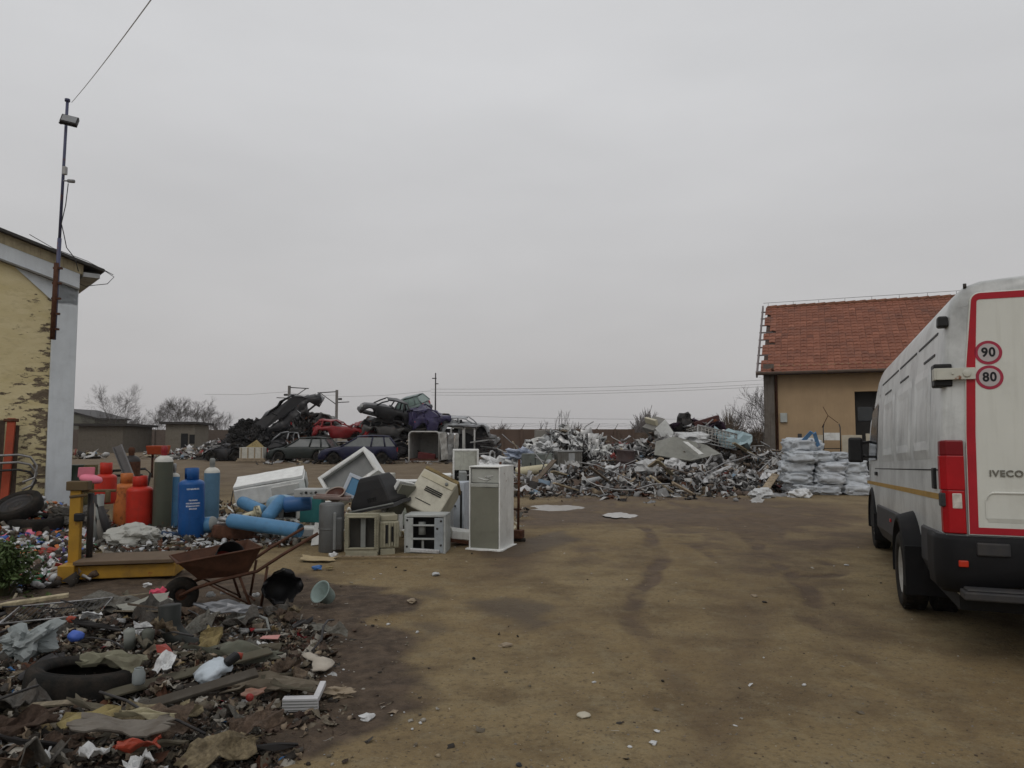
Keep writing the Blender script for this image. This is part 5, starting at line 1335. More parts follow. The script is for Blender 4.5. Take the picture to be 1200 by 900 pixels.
mb = MB(); mb.box((0.02, 0, -.02), (.50, .34, .02)); mb.box((0.02, -.17, 0), (.50, .012, .035)); mb.box((.02, .17, 0), (.50, .012, .035)); mb.build('sheet', mat('pink_grey_metal', (.26, .2, .18), .5, .3, dirt=.4), t, bevel=.004)
# 11 round brown pan
a2 = P(393, 579, 10.8); t = thing('pan', 'round dark red brown pan lying on the metal tray', 'pan', M=T(*a2) @ rot(30, -10, 0)); mb = MB(); mb.lathe([(.001, -.07), (.08, -.065), (.13, 0), (.145, .02), (.15, .02), (.15, .01), (.13, -.02), (.085, -.085), (.001, -.09)], 26, closed=False); mb.build('bowl', mat('maroon_enamel', (.085, .03, .02), .4, dirt=.35), t)
mb = MB(); mb.tube([(.14 * math.cos(k * .1963), .14 * math.sin(k * .1963), .02) for k in range(33)], .01, 6); mb.build('rim', mat('pan_rim', (.3, .24, .2), .5), t)
# 12 bluish monitor
p = P(418, 572, 11.0); t = thing('monitor', 'tilted white monitor with bright blue screen beside the black television', 'monitor', M=T(p.x, p.y, p.z) @ rot(-14, 24, 14))
front_frame(t, .36, .34, 0, mat('bluish_enamel', (1, 1, 1)), .05, .05, -.17, 'bezel'); bm_box('screen', (.27, .02, .25), mat('blue_screen', (.09, .22, .36), .25, dirt=.2), t, (0, .0, 0), .01)
mb = MB(); mb.box((0, .2, .0), (.34, .34, .32), taper=.9); mb.build('back_shell', WHITE, t, bevel=.03)
# 13 open fridge tilted
p = P(408, 556, 12.3); t = thing('fridge', 'white fridge shell tipped on its corner, open grey inside facing the camera', 'fridge', M=T(p.x, p.y, p.z) @ rot(-16, 0, -8) @ rot(0, -36, 0) @ T(0, 0, -.24))
shell(t, .92, .5, .50, WHITE2, .045); bm_box('inner_liner', (.82, .03, .40), mat('liner_grey', (.2, .205, .2), .5, dirt=.3), t, (0, .14, .25), .01); front_frame(t, .84, .42, .015, WHITE, .02, .02, .04, 'gasket')
# 14 lying white freezer
p = P(318, 571, 12.6); t = thing('freezer', 'white chest freezer lying on its side at the left of the appliances', 'freezer', M=T(p.x, p.y, p.z + .02) @ rot(0, 0, 14) @ rot(13, 0, 0) @ rot(0, -10, 0))
bm_box('body', (1.12, .62, .30), WHITE2, t, (0, 0, -.03), .02); bm_box('lid', (1.10, .60, .05), WHITE2, t, (0, 0, .155), .012); bm_box('front_recess', (.45, .02, .17), mat('shaded_enamel', (.5, .5, .48), .4, dirt=.3), t, (.25, -.315, -.02), .01)
bm_box('end_grille', (.02, .5, .22), GREYP, t, (.565, 0, -.02), .004)
mb = MB()
for k in range(7): mb.box((.58, -.2 + k * .065, -.02), (.012, .02, .2))
mb.build('grille_bars', WHITE, t); mb = MB(); mb.tube([(-.56, -.3, .12), (-.62, -.32, -.05), (-.58, -.34, -.28)], .008, 5); mb.build('cord', BLACKP, t)
# 15 teal box with oven-like panel over it
a = G(360, 626); t = thing('steel_cabinet', 'teal green metal box below a grey control panel', 'cabinet', (a.x, a.y + .15, .16), 2)
bm_box('body', (.34, .36, .40), TEAL, t, (0, .18, .20), .008)
p = P(364, 577, 11.0); t = thing('cooker_top', 'grey cooker control panel with knobs lying on the teal box', 'cooker', (p.x, p.y + .0, p.z - .06), 3); bm_box('panel', (.46, .34, .12), mat('cooker_grey', (.34, .35, .34), .45, dirt=.4), t, (0, .15, .05), .012)
for k in range(4):
    mb = MB(); mb.tube([(-.13 + k * .07, -.02, .06), (-.13 + k * .07, -.045, .06)], .018, 12); mb.build('knob', BLACKP if k % 2 else GREYP, t)
bm_box('rear_grille', (.05, .02, .2), GREYP, t, (.2, .1, .15), .004, rot(0, 30, 0))
# 16 white box with dark inside
a = G(332, 618); t = thing('microwave', 'white open fronted box with dark inside, left of the teal box', 'microwave', (a.x, a.y + .1, .12), 4)
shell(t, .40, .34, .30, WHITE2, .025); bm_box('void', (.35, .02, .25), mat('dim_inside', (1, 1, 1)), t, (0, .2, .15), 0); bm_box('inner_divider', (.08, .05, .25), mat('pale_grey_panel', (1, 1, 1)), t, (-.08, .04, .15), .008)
p = P(330, 584, 11.6); t = thing('plastic_tub', 'pale blue upturned plastic tub above the white open box', 'tub', (p.x, p.y, p.z - .06), 0); mb = MB(); mb.lathe([(.23, -.05), (.22, .02), (.18, .08), (.1, .11), (.001, .115)], 24); mb.build('tub', mat('pale_blue_tub', (.18, .29, .38), .4, dirt=.3), t)
p = P(345, 587, 11.4); t = thing('plastic_drum', 'blue plastic drum lying behind the teal box', 'drum', M=T(p.x + .05, p.y, p.z - .04) @ rot(0, 85, 10)); mb = MB(); mb.lathe([(.001, -.2), (.11, -.2), (.12, -.18), (.12, .18), (.11, .2), (.001, .2)], 22); mb.build('drum_wall', mat('deep_blue_tub', (.04, .12, .28), .4, dirt=.2), t)
# 17 white small box on ground, broken liner etc
a = G(358, 640); t = thing('plastic_tray', 'shallow white plastic tray lying before the teal box', 'tray', (a.x, a.y + .2, .12), -4); bm_box('tray', (.36, .3, .16), WHITE, t, (0, .15, .04), .01); bm_box('front_panel', (.3, .015, .1), mat('pale_grey_panel', (1, 1, 1)), t, (0, -.006, .04), .004)
a = G(374, 640); t = thing('bent_sheet', 'bent grey white metal sheet leaning against the water heater', 'metal sheet', M=T(a.x, a.y, .02) @ rot(-20, 0, 30)); mb = MB()
mb.add([(-.12, 0, 0), (.1, -.05, 0), (.14, .02, .3), (-.02, .05, .34), (.2, .05, .1), (.18, .1, .36)], [(0, 1, 2, 3), (1, 4, 5, 2)]); o = mb.build('sheet', WHITE, t); s_ = o.modifiers.new('s', 'SOLIDIFY'); s_.thickness = .01
# dark backing junk under the pile (keeps real mass behind the gaps)
for k, (px, d, w_, d_, h_, yaw, m_, lb) in enumerate(((455, 11.9, .5, .4, .55, 12, WHITE, 'white scratched stove body hidden behind the black television'), (492, 11.6, .4, .35, .62, -10, GF, 'grey machine body behind the tilted beige appliance'), (385, 12.6, .5, .35, .42, 20, WHITE, 'low white appliance body between freezer and tipped fridge shell'), (440, 11.0, .3, .3, .5, -25, BEIGE, 'beige box packed behind the beige casings'), (517, 11.5, .3, .4, .95, 5, WHITE2, 'slender white cabinet left of the bluish machine'))):
    t = thing('scrapped_stove', lb, 'appliance', (P(px, 500, d).x, d, 0), yaw); bm_box('body', (w_, d_, h_), m_, t, (0, d_ / 2, h_ / 2), .015); bm_box('top_plate', (w_ * 1.02, d_ * 1.02, .02), m_, t, (0, d_ / 2, h_ + .011), .004); bm_box('recess', (w_ * .7, .01, h_ * .4), OLIVE, t, (0, -.003, h_ * .6), .003)
# leaning beams and dark things behind the cylinders
p = G(172, 606); t = thing('steel_beam', 'grey steel channel leaning diagonally behind the cylinders', 'beam', M=T(p.x, p.y, .0) @ rot(0, -22, 10)); mb = MB(); mb.box((0, 0, .75), (.16, .02, 1.5)); mb.box((-.075, -.04, .75), (.012, .08, 1.5)); mb.box((.075, -.04, .75), (.012, .08, 1.5)); mb.build('channel', mat('grey_beam', (.17, .165, .165), .6, dirt=.35), t)
p = G(186, 560); t = thing('tractor_seat', 'orange red metal hopper far behind the tall grey green cylinder', 'hopper', (p.x - .3, p.y, 0), 0); 
mb = MB(); mb.box((.25, 0, 1.0), (.55, .5, .32), taper=1.2); mb.build('hopper', mat('orange_red', (.36, .06, .02), .6, dirt=.2), t, bevel=.03); mb = MB()
for sx in (.05, .45): mb.tube([(sx, 0, 0), (sx, 0, .88)], .04, 6)
mb.build('legs', RUST, t)
t['label'] = 'orange red metal hopper standing far behind the tall grey green cylinder'; t.name = 'hopper'
p = G(132, 592); t = thing('car_seat_frame', 'dark bent tubular seat frame behind the pink toy chair', 'seat frame', (p.x, p.y + 1, .5), 10); mb = MB()
mb.tube([(-.6, 0, .0), (-.62, 0, .5), (-.5, 0, .62), (.2, 0, .66), (.32, 0, .55), (.2, 0, .0)], .03, 7); mb.tube([(-.5, .1, .5), (.1, .15, .5)], .03, 7); mb.tube([(-.3, 0, .6), (-.4, .1, .0)], .025, 7); mb.build('tubes', DKMETAL, t); t.location.z = 0.1
mb = MB(); mb.tube([(-.6, 0, .0), (-.6, 0, -.12)], .03, 6); mb.tube([(.2, 0, .0), (.2, 0, -.12)], .03, 6); mb.build('feet', DKMETAL, t)
# green gas bottle/bin edge next to the pillar
p = G(86, 594); t = thing('oil_drum', 'dark green upright drum standing between the white pillar and the scale', 'drum', (p.x, p.y, 0)); mb = MB(); mb.lathe([(.001, 0), (.2, 0), (.2, .3), (.21, .31), (.2, .32), (.2, .6), (.21, .61), (.2, .62), (.2, .92), (.205, .94), (.001, .93)], 24); mb.build('drum_wall', mat('dark_green_drum', (.03, .05, .035), .5, dirt=.4, rust=.2), t)
p = G(104, 602); t = thing('lichen_post', 'mossy olive brown wooden stump behind the scale post', 'stump', (p.x, p.y, 0)); mb = MB(); mb.tube([(0, 0, 0), (.02, 0, .5), (0, .02, 1.0)], [.14, .12, .13], 9); mb.build('stump', mat('mossy', (.07, .06, .025), .95, var=.4, scale=12, bump=.4), t)
# short pipes behind the scale
for k, (px, tilt, l_, c_, lb_) in enumerate(((112, 4, .72, GREYP, 'grey plastic pipe leaning just right of the scale post'), (121, -14, .7, CONC, 'pale concrete pipe leaning under the small red cylinder'), (131, -20, .75, DKMETAL, 'dark metal pipe leaning beside the rusty orange cylinder'))):
    p = G(px, 637); t = thing('pipe', lb_, 'pipe', M=T(p.x, p.y, 0) @ rot(0, tilt, 0)); mb = MB(); mb.lathe([(.055, 0), (.055, l_), (.045, l_), (.045, 0)], 14, closed=True); mb.build('tube_wall', c_, t)
p = G(170, 634); t = thing('pipe', 'short rusty grey pipe lying on the ground before the red cylinder', 'pipe', M=T(p.x - .25, p.y, .09) @ rot(0, 88, 6)); mb = MB(); mb.lathe([(.085, 0), (.085, .45), (.07, .45), (.07, 0)], 18, closed=True); mb.build('tube_wall', mat('grey_rust_pipe', (.16, .14, .12), .8, rust=.3, dirt=.3), t)
# red post, dark plank and bent tubes by the yellow wall
FV = LC; fx = Vector((math.cos(R(LBY)), math.sin(R(LBY)), 0)); fn = Vector((math.sin(R(LBY)), -math.cos(R(LBY)), 0))
def onwall(px, z, off=.12):
    u = (px - 600) / FPX; base = LC + fn * off
    t_ = (u * base.y - base.x) / (fx.x - u * fx.y); q = base + fx * t_; return Vector((q.x, q.y, z))
a = onwall(8, 0, .45); b_ = onwall(14, 1.6 + 21 * 13.3 / FPX, .14)
t = thing('steel_post', 'orange red painted steel post leaning against the yellow wall', 'post', M=T(*a)); d_ = b_ - a; q = d_.to_track_quat('Z', 'Y').to_matrix().to_4x4(); mb = MB(); L_ = d_.length
mb.box((0, 0, L_ / 2), (.13, .02, L_), q); mb.box((-.06, -.03, L_ / 2), (.012, .07, L_), q); mb.box((.06, -.03, L_ / 2), (.012, .07, L_), q); mb.build('channel', mat('faded_red_paint', (.30, .05, .02), .6, dirt=.35, rust=.15), t)
mb = MB(); mb.box((0, 0, L_ - .04), (.24, .07, .05), q); mb.build('cap_plate', RUST, t)
for k, (px, top, lb_) in enumerate(((2, 1.85, 'dark brown plank leaning left of the orange red post'), (19, 1.75, 'dark wooden plank leaning close right of the orange red post'))):
    a = onwall(px - 2, 0, .4); b_ = onwall(px, top, .1); d_ = b_ - a; q = d_.to_track_quat('Z', 'Y').to_matrix().to_4x4(); mb = MB(); mb.box((0, 0, d_.length / 2), (.13, .03, d_.length), q)
    o = mb.build('plank', mat('dark_plank', (.05, .035, .025), .9, var=.3, scale=12), None, M=T(*a)); tag(o, lb_, 'plank')
for k in range(3):
    z = 1.18 - k * .14; pts = [onwall(-20, z, .5), onwall(24, z + .02, .42), onwall(38, z - .03, .36), onwall(46, z - .2, .34), onwall(44 - k * 3, z - .42, .36), onwall(30, z - .5, .4)]
    mb = MB(); mb.tube(pts, .022, 8); o = mb.build('bent_tube', STEEL if k < 2 else DKMETAL); tag(o, ['topmost bent shiny steel tube across the orange red post', 'middle bent shiny steel tube across the orange red post', 'lowest dark bent tube across the orange red post'][k], 'steel tube')
# ============================================================ WRECKED CARS
def carp(name, c, **k): return mat(name, c, k.pop('rough', .35), dirt=k.pop('dirt', .4), rust=k.pop('rust', .12), dirtcol=(.05, .042, .036), **k)
def wreck(M, L_, W_, H_, paint, label, style='hatch', crush=0.0, roof=1.0, glass=True, wheels=True, seed=1, name='wrecked_car', cat='car', yard=True, lights=True):
    rg = random.Random(seed); t = thing(name, label, cat, M=M)
    hw = W_ / 2; belt = H_ * .62
    X = lambda f: (f - .5) * L_     # f: 0 rear, 1 front
    low = {'hatch': [(0, .45), (.01, .60), (.05, .62), (.70, .62), (.74, .60), (.95, .5), (1, .36)],
           'sedan': [(0, .42), (.01, .60), (.18, .62), (.68, .62), (.72, .6), (.95, .5), (1, .36)],
           'van': [(0, .5), (.01, .55), (.1, .56), (.85, .56), (.9, .5), (1, .38)]}[style]
    gh_ = {'hatch': [(.01, .0), (.10, 1), (.52, 1), (.72, .0)], 'sedan': [(.14, 0), (.26, 1), (.50, 1), (.70, 0)], 'van': [(.005, 0), (.02, 1), (.74, 1), (.88, 0)]}[style]
    def lowz(f):
        for (a, p), (b_, q) in zip(low[:-1], low[1:]):
            if f <= b_: return (p + (q - p) * (f - a) / (b_ - a)) * H_
        return low[-1][1] * H_
    if style == 'van': belt = .56 * H_
    def dz(p):
        if not crush: return p
        v = mnoise.noise_vector(Vector(p) * 1.7 + Vector((seed * 3.1, 0, 0))) * crush + mnoise.noise_vector(Vector(p) * 5 + Vector((seed, 2, 0))) * crush * .4
        z = p[2]
        if z > belt: z = belt + (z - belt) * roof
        return (p[0] + v.x, p[1] + v.y, z + v.z)
    n = 26; vs = []; fs = []
    zb0 = H_ * .14
    for i in range(n + 1):
        f = i / n; z1 = lowz(f); e_ = min(f, 1 - f); wv = hw * (1 - .10 * max(0, 1 - e_ / .1) ** 2)
        arch_ = 0
        for fc in (.20, .81):
            d_ = abs(f - fc) * L_
            if d_ < .36: arch_ = max(arch_, math.sqrt(.36 ** 2 - d_ ** 2))
        zlo = max(zb0, arch_ + .28 if arch_ else zb0)
        ring = [(wv * .9, zb0 if not arch_ else zlo), (wv * .985, zlo + .06), (wv, (zlo + z1) / 2 + .02), (wv * .985, z1 * .9 if z1 * .9 > zlo + .1 else zlo + .1), (wv * .93, z1), (wv * .5, z1 + .02), (0, z1 + .03)]
        rr = ring + [(-a, b_) for a, b_ in reversed(ring[:-1])]
        for a, b_ in rr: vs.append(dz((X(f), a, b_)))
    m2 = 13
    for i in range(n):
        for k in range(m2 - 1): fs.append((i * m2 + k, i * m2 + k + 1, (i + 1) * m2 + k + 1, (i + 1) * m2 + k))
        fs.append((i * m2 + m2 - 1, i * m2, (i + 1) * m2, (i + 1) * m2 + m2 - 1))
    fs += [tuple(range(m2)), tuple(range(n * m2 + m2 - 1, n * m2 - 1, -1))]
    mb = MB(); mb.add(vs, fs, 0, True); mb.build('body', paint, t, fix=True)
    # roof sheet and pillars
    (r0, _), (r1, _), (r2, _), (r3, _) = gh_
    zr = H_; nr2 = 8; mb = MB(); vs = []
    for i in range(nr2 + 1):
        f = r1 + (r2 - r1) * i / nr2; zz = zr - .05 * (2 * i / nr2 - 1) ** 2
        for k in range(7):
            y = (k / 6 * 2 - 1); vs.append(dz((X(f), y * hw * .74, zz - .04 * y * y)))
    mb.add(vs, [(i * 7 + k, i * 7 + k + 1, (i + 1) * 7 + k + 1, (i + 1) * 7 + k) for i in range(nr2) for k in range(6)], 0, True)
    o = mb.build('roof', paint, t); s_ = o.modifiers.new('s', 'SOLIDIFY'); s_.thickness = .05
    mid_ = (r1 + r2) / 2
    pil = [((r0, lowz(r0)), (r1, zr - .1)), ((r3, lowz(r3)), (r2, zr - .1)), ((mid_ + .03, belt), (mid_ + .01, zr - .08))]
    if style != 'sedan': pil.append(((r1 + .06, belt), (r1 + .08, zr - .08)))
    for s_ in (-1, 1):
        for (fa_, za), (fb_, zb_) in pil:
            mb = MB(); mb.tube([dz((X(fa_), s_ * hw * .93, za)), dz((X((fa_ + fb_) / 2), s_ * hw * .85, (za + zb_) / 2)), dz((X(fb_), s_ * hw * .74, zb_))], .045, 6)
            mb.build('pillar', paint, t)
    if glass:
        gl = GLASS if glass is True else glass
        for s_ in (-1, 1):
            mb = MB(); q = [dz((X(r0 + .02), s_ * hw * .92, belt)), dz((X(r3 - .02), s_ * hw * .92, belt)), dz((X(r2), s_ * hw * .74, zr - .09)), dz((X(r1), s_ * hw * .74, zr - .09))]
            mb.add(q, [(0, 1, 2, 3)]); mb.build('side_window', gl, t)
        for fa_, fb_, nm in ((r0, r1, 'rear_window'), (r3, r2, 'windscreen')):
            mb = MB(); mb.add([dz((X(fa_), -hw * .88, lowz(fa_) + .01)), dz((X(fa_), hw * .88, lowz(fa_) + .01)), dz((X(fb_), hw * .7, zr - .1)), dz((X(fb_), -hw * .7, zr - .1))], [(0, 1, 2, 3)]); mb.build(nm, gl, t)
    mb = MB(); mb.box((X(.45), 0, belt * .62), (L_ * .42, hw * 1.5, .12)); mb.box((X(.38), 0, belt * .85), (.14, hw * 1.5, .5)); mb.build('seats', BLACKP, t)
    mb = MB(); mb.box((0, 0, zb0 + .08), (L_ * .9, hw * 1.6, .12)); mb.build('floor_pan', DKMETAL, t)
    if wheels:
        for fc in (.20, .81):
            for s_ in (-1, 1):
                mb = MB(); M2 = T(X(fc), s_ * (hw - .09), .29) @ rot(90, 0, 0)
                mb.lathe([(.18, -.08), (.26, -.09), (.295, -.06), (.295, .06), (.26, .09), (.18, .08), (.17, .05), (.001, .04), (.001, -.04), (.17, -.05)], 20, M=M2); mb.build('wheel', RUBBER, t)
    if lights:
        for s_ in (-1, 1):
            mb = MB(); c = dz((X(.985), s_ * hw * .68, H_ * .42)); mb.box(c, (.05, .3, .13)); mb.build('headlight', mat('clouded_lens', (.35, .36, .35), .2), t, bevel=.01)
            mb = MB(); c = dz((X(.005), s_ * hw * .78, H_ * .5)); mb.box(c, (.04, .18, .22)); mb.build('tail_light', REDLENS, t, bevel=.01)
        mb = MB(); c = dz((X(-.005), 0, H_ * .3)); mb.box(c, (.1, hw * 1.7, .2)); mb.build('bumper', BLACKP, t, bevel=.03)
        mb = MB(); c = dz((X(1.0), 0, H_ * .24)); mb.box(c, (.12, hw * 1.7, .2)); mb.build('bumper', BLACKP, t, bevel=.03)
    return t
NAVY = carp('navy_paint', (.016, .018, .045)); DGREEN = carp('dark_green_paint', (.028, .034, .032)); SILV = carp('silver_paint', (.30, .31, .32)); CRED = carp('car_red_paint', (.20, .016, .018))
CHAR = carp('charcoal_paint', (.022, .022, .024), rust=.15); PURP = carp('purple_paint', (.036, .03, .078)); WHV = carp('dirty_white_paint', (.40, .40, .38), rust=.12); DGREY = carp('grey_wreck_paint', (.09, .088, .085), rust=.25)
def cm(px, d, z=0, yaw=0, pitch=0, roll=0):
    p = P(px, 508, d); return T(p.x, p.y, z) @ rot(0, 0, yaw) @ rot(0, pitch, 0) @ rot(roll, 0, 0)
LGLASS = mat('pale_glass', (.12, .13, .13), .15, spec=.6)
wreck(cm(421, 40, 0, 188), 4.1, 1.65, 1.48, NAVY, 'dark navy blue estate car parked nearest in the wreck pile', glass=LGLASS, seed=2)
t = bpy.data.objects.get('wrecked_car')
wreck(cm(356, 42.5, 0, 176), 3.7, 1.6, 1.38, DGREEN, 'dark green small hatchback parked left of the navy estate car', glass=LGLASS, seed=3, crush=.03)
wreck(cm(338, 46, .15, 150), 3.6, 1.6, 1.55, SILV, 'silver hatchback with missing windows behind the dark green one', glass=False, seed=4, crush=.08)
wreck(cm(398, 44.5, 1.12, 10, 4), 3.1, 1.6, 1.42, CRED, 'crushed red car without windows stacked behind the navy estate', glass=False, crush=.16, roof=.55, seed=5, wheels=False)
wreck(cm(396, 46, .0, 170), 3.7, 1.6, 1.35, DGREY, 'grey crushed car lying under the red one', glass=False, crush=.12, roof=.4, seed=15, wheels=False)
wreck(cm(349, 47, 2.1, 5, -40, 8), 4.3, 1.75, 1.75, CHAR, 'charcoal wreck stood up steeply on its tail, highest at the left', style='van', glass=CHAR, crush=.27, seed=6, wheels=False)
wreck(cm(350, 47.3, .9, 12, -16, 10), 3.6, 1.6, 1.6, CHAR, 'black crushed wreck beneath the steep charcoal one', glass=CHAR, crush=.27, roof=.5, seed=16, wheels=False)
wreck(cm(374, 46.5, 1.7, -8, -12, -14), 2.4, 1.6, 1.3, DGREY, 'torn grey and black wreck right of the steep charcoal one', glass=CHAR, crush=.3, roof=.6, seed=26, wheels=False)
wreck(cm(447, 44.5, 2.35, 200, -14, -10), 2.9, 1.6, 1.45, CHAR, 'black hatchback with see-through windows on top of the stack', glass=False, crush=.07, seed=7, wheels=False)
wreck(cm(455, 45, 1.25, 12, 5, 6), 3.4, 1.6, 1.35, DGREY, 'grey crushed car just under the black hatchback', glass=CHAR, crush=.275, roof=.5, seed=8, wheels=False)
wreck(cm(448, 45, .1, -5), 3.6, 1.6, 1.3, CHAR, 'black flattened car lowest in the tall stack', glass=False, crush=.15, roof=.4, seed=9, wheels=True)
wreck(cm(432, 45.5, 1.2, 70, -8), 2.6, 1.5, 1.3, CRED, 'dark red wreck end between the red car and the tall stack', glass=False, crush=.2, roof=.6, seed=19, wheels=False)
wreck(cm(480, 46.5, 2.45, 165, 14, -12), 2.8, 1.6, 1.4, carp('teal_grey_paint', (.14, .18, .175)), 'grey green car with pale windscreen on top of the stack', glass=mat('green_glass', (.16, .22, .2), .2), crush=.05, seed=10, wheels=False)
wreck(cm(503, 44.5, 1.75, 20, -8, 10), 2.3, 1.6, 1.6, PURP, 'purple blue crushed car on top of the white van shell', glass=PURP, crush=.26, roof=.75, seed=11, wheels=False)
wreck(cm(485, 46, 1.2, 178, 0, 6), 3.4, 1.6, 1.25, CHAR, 'dark crushed car under the grey green one', glass=CHAR, crush=.275, roof=.5, seed=12, wheels=False)
wreck(cm(546, 45, 1.45, 4, 3, 6), 2.9, 1.55, 1.3, SILV, 'silver crushed car lying over the white cab shell', glass=False, crush=.16, roof=.6, seed=13, wheels=False)
wreck(cm(562, 45.5, .75, -10, 6, 12), 2.2, 1.5, 1.4, DGREY, 'grey torn wreck at the right end of the stack', glass=CHAR, crush=.3, roof=.6, seed=14, wheels=False)
wreck(cm(263, 43.5, .0, 200), 2.2, 1.5, 1.15, CHAR, 'black half car lying left of the white crate', glass=False, crush=.15, roof=.5, seed=17, wheels=True)
wreck(cm(500, 47, .1, 0), 3.6, 1.6, 1.2, DGREY, 'dark flattened car behind the white van shell', glass=False, crush=.15, roof=.5, seed=18, wheels=False)
wreck(cm(465, 44, .02, 30), 2.2, 1.6, 1.3, CHAR, 'black crushed car end added to darken the gap between the navy estate and the white van shell', glass=CHAR, crush=.27, roof=.7, seed=51, wheels=False)  # black wreck added to give the darkness of an open gap
wreck(cm(556, 45.5, .0, 10), 3.0, 1.6, 1.1, CHAR, 'dark flattened car lowest at the right end of the stack', glass=CHAR, crush=.27, roof=.5, seed=52, wheels=False)
wreck(cm(520, 46.5, 1.9, 10, 8), 2.2, 1.5, 1.0, DGREY, 'small grey torn car body behind the purple blue wreck', glass=CHAR, crush=.275, roof=.5, seed=53, wheels=False)
wreck(cm(333, 45.2, .02, 20), 2.0, 1.5, 1.2, CHAR, 'black crushed front end left of the dark green hatchback', glass=CHAR, crush=.27, roof=.6, seed=54, wheels=False)
# white van shell: open box facing the camera
t = thing('van_shell', 'white empty van body with open dark rear and torn side', 'van shell', M=cm(497, 42, 0.02, -8))
def frame_loop(w_, h_, r, th, y, m, nm, par):
    mb = MB(); pts = []
    for cx_, cz_, a0 in ((w_ / 2 - r, h_ - r, 0), (-w_ / 2 + r, h_ - r, 90)):
        for k in range(5): a = R(a0 + 90 * k / 4); pts.append((cx_ + r * math.cos(a), y, cz_ + r * math.sin(a)))
    pts = [(w_ / 2, y, 0)] + pts + [(-w_ / 2, y, 0), (w_ / 2, y, 0)]
    mb.tube(pts, th, 6); return mb.build(nm, m, par)
frame_loop(1.75, 1.68, .2, .05, 0, WHV, 'door_frame', t)
mb = MB(); w_ = 1.75; h_ = 1.68
ol = [(-w_ / 2, .1), (-w_ / 2, h_ - .2), (-w_ / 2 + .15, h_), (w_ / 2 - .15, h_), (w_ / 2, h_ - .2), (w_ / 2, .1)]
vs = []
for y in (0.02, 2.4): vs += [(x, y, z) for x, z in ol]
mb.add(vs, [(i, i + 1, i + 7, i + 6) for i in range(5)] + [(6, 7, 8, 9, 10, 11)], 0); o = mb.build('panels', WHV, t); s_ = o.modifiers.new('s', 'SOLIDIFY'); s_.thickness = .03
mb = MB(); mb.box((0, 1.2, .1), (1.7, 2.3, .12)); mb.build('floor_pan', RUST, t); mb = MB(); mb.box((0.1, .3, .3), (1.0, .5, .4), rot(0, 8, 10)); mb.build('red_seat', mat('dark_red_cloth', (.09, .02, .02), .9, dirt=.4), t, bevel=.06)
for k, (x, yaw) in enumerate(((1.05, 30), (1.35, 55), (1.6, 70))):
    mb = MB(); n = 5; vs = []
    for j in range(n + 1):
        for i in range(4): vs.append((i * .13, .03 * math.sin(j * 2 + k + i), .1 + j * .3 + .04 * math.sin(i * 3 + k)))
    mb.add(vs, [(j * 4 + i, j * 4 + i + 1, (j + 1) * 4 + i + 1, (j + 1) * 4 + i) for j in range(n) for i in range(3)], 0, False, T(x, -.1 + k * .15, 0) @ rot(4, 6 * (k - 1), yaw)); o = mb.build('torn_panel', WHV if k != 1 else GALV, t); s_ = o.modifiers.new('s', 'SOLIDIFY'); s_.thickness = .03
# white cab shell with two openings
t = thing('cab_shell', 'white vehicle cab shell with two upright window openings', 'cab shell', M=cm(542, 43, .62, -12))
for x0, w2 in ((-.32, .72), (.42, .6)):
    mb = MB(); pts = []
    for cx_, cz_, a0 in ((w2 / 2 - .12, 1.2, 0), (-w2 / 2 + .12, 1.2, 90), (-w2 / 2 + .12, .15, 180), (w2 / 2 - .12, .15, 270)):
        for k in range(4): a = R(a0 + 30 * k); pts.append((x0 + cx_ + .12 * math.cos(a), 0, cz_ + .12 * math.sin(a)))
    pts.append(pts[0]); mb.tube(pts, .05, 6); mb.build('window_frame', WHV, t)
mb = MB(); mb.box((0, .7, 1.38), (1.5, 1.5, .05), rot(3, 3, 0)); mb.box((0, .9, .0), (1.5, 1.6, .08)); mb.box((0, 1.6, .7), (1.5, .05, 1.3)); mb.build('panels', CHAR, t)
mb = MB(); mb.box((0, 0, -.3), (1.5, 1.4, .5)); mb.build('chassis', DKMETAL, t)
t = thing('chassis_stack', 'dark rusty chassis rails piled at the right end of the wrecks', 'chassis', M=cm(568, 43, 0, 8)); rg = random.Random(5)
for k in range(11):
    z = .12 + k * .12; mb = MB(); mb.box((rg.uniform(-.15, .2), rg.uniform(-.3, .3), z), (rg.uniform(.9, 1.4), .12, .07), rot(0, rg.uniform(-8, 8), rg.uniform(-25, 25))); mb.build('rail', DKMETAL if k % 3 else GALV, t)
p = cm(577, 42.5, .35, 60); tyre(p @ rot(82, 0, 0), .3, .08, 'thin pale wheel rim leaning on the chassis rails', None, 'wheel_rim', GALV, lugs=0)
p = cm(277, 43.2, .58, 0); tyre(p @ rot(82, 10, 20), .5, .22, 'large black tyre standing against the black half car', None, lugs=0)
# crate with yellow cloth
t = thing('crate', 'off white wooden crate left of the parked wrecks', 'crate', M=cm(297, 42, .06, 3)); mb = MB(); mb.box((0, 0, .42), (1.3, .7, .68)); mb.build('box', mat('offwhite_board', (1, 1, 1)), t, bevel=.02)
mb = MB()
for k in range(4): mb.box((-.55 + k * .37, -.36, .42), (.06, .03, .66))
mb.box((0, -.37, .12), (1.5, .04, .08)); mb.build('battens', PALEW, t); mb = MB(); mb.box((0, 0, .02), (1.6, .9, .08)); mb.build('pallet', PALEW, t)
mb = MB(); mb.add([(-.5, -.2, 0), (.5, -.2, 0), (.4, .3, 0), (-.4, .3, 0), (.05, 0, .42)], [(0, 1, 4), (1, 2, 4), (2, 3, 4), (3, 0, 4)]); o = mb.build('yellow_foam_piece', YELP, None, M=cm(300, 42, .83, 0)); tag(o, 'pointed yellow foam piece lying on the off white crate', 'foam')
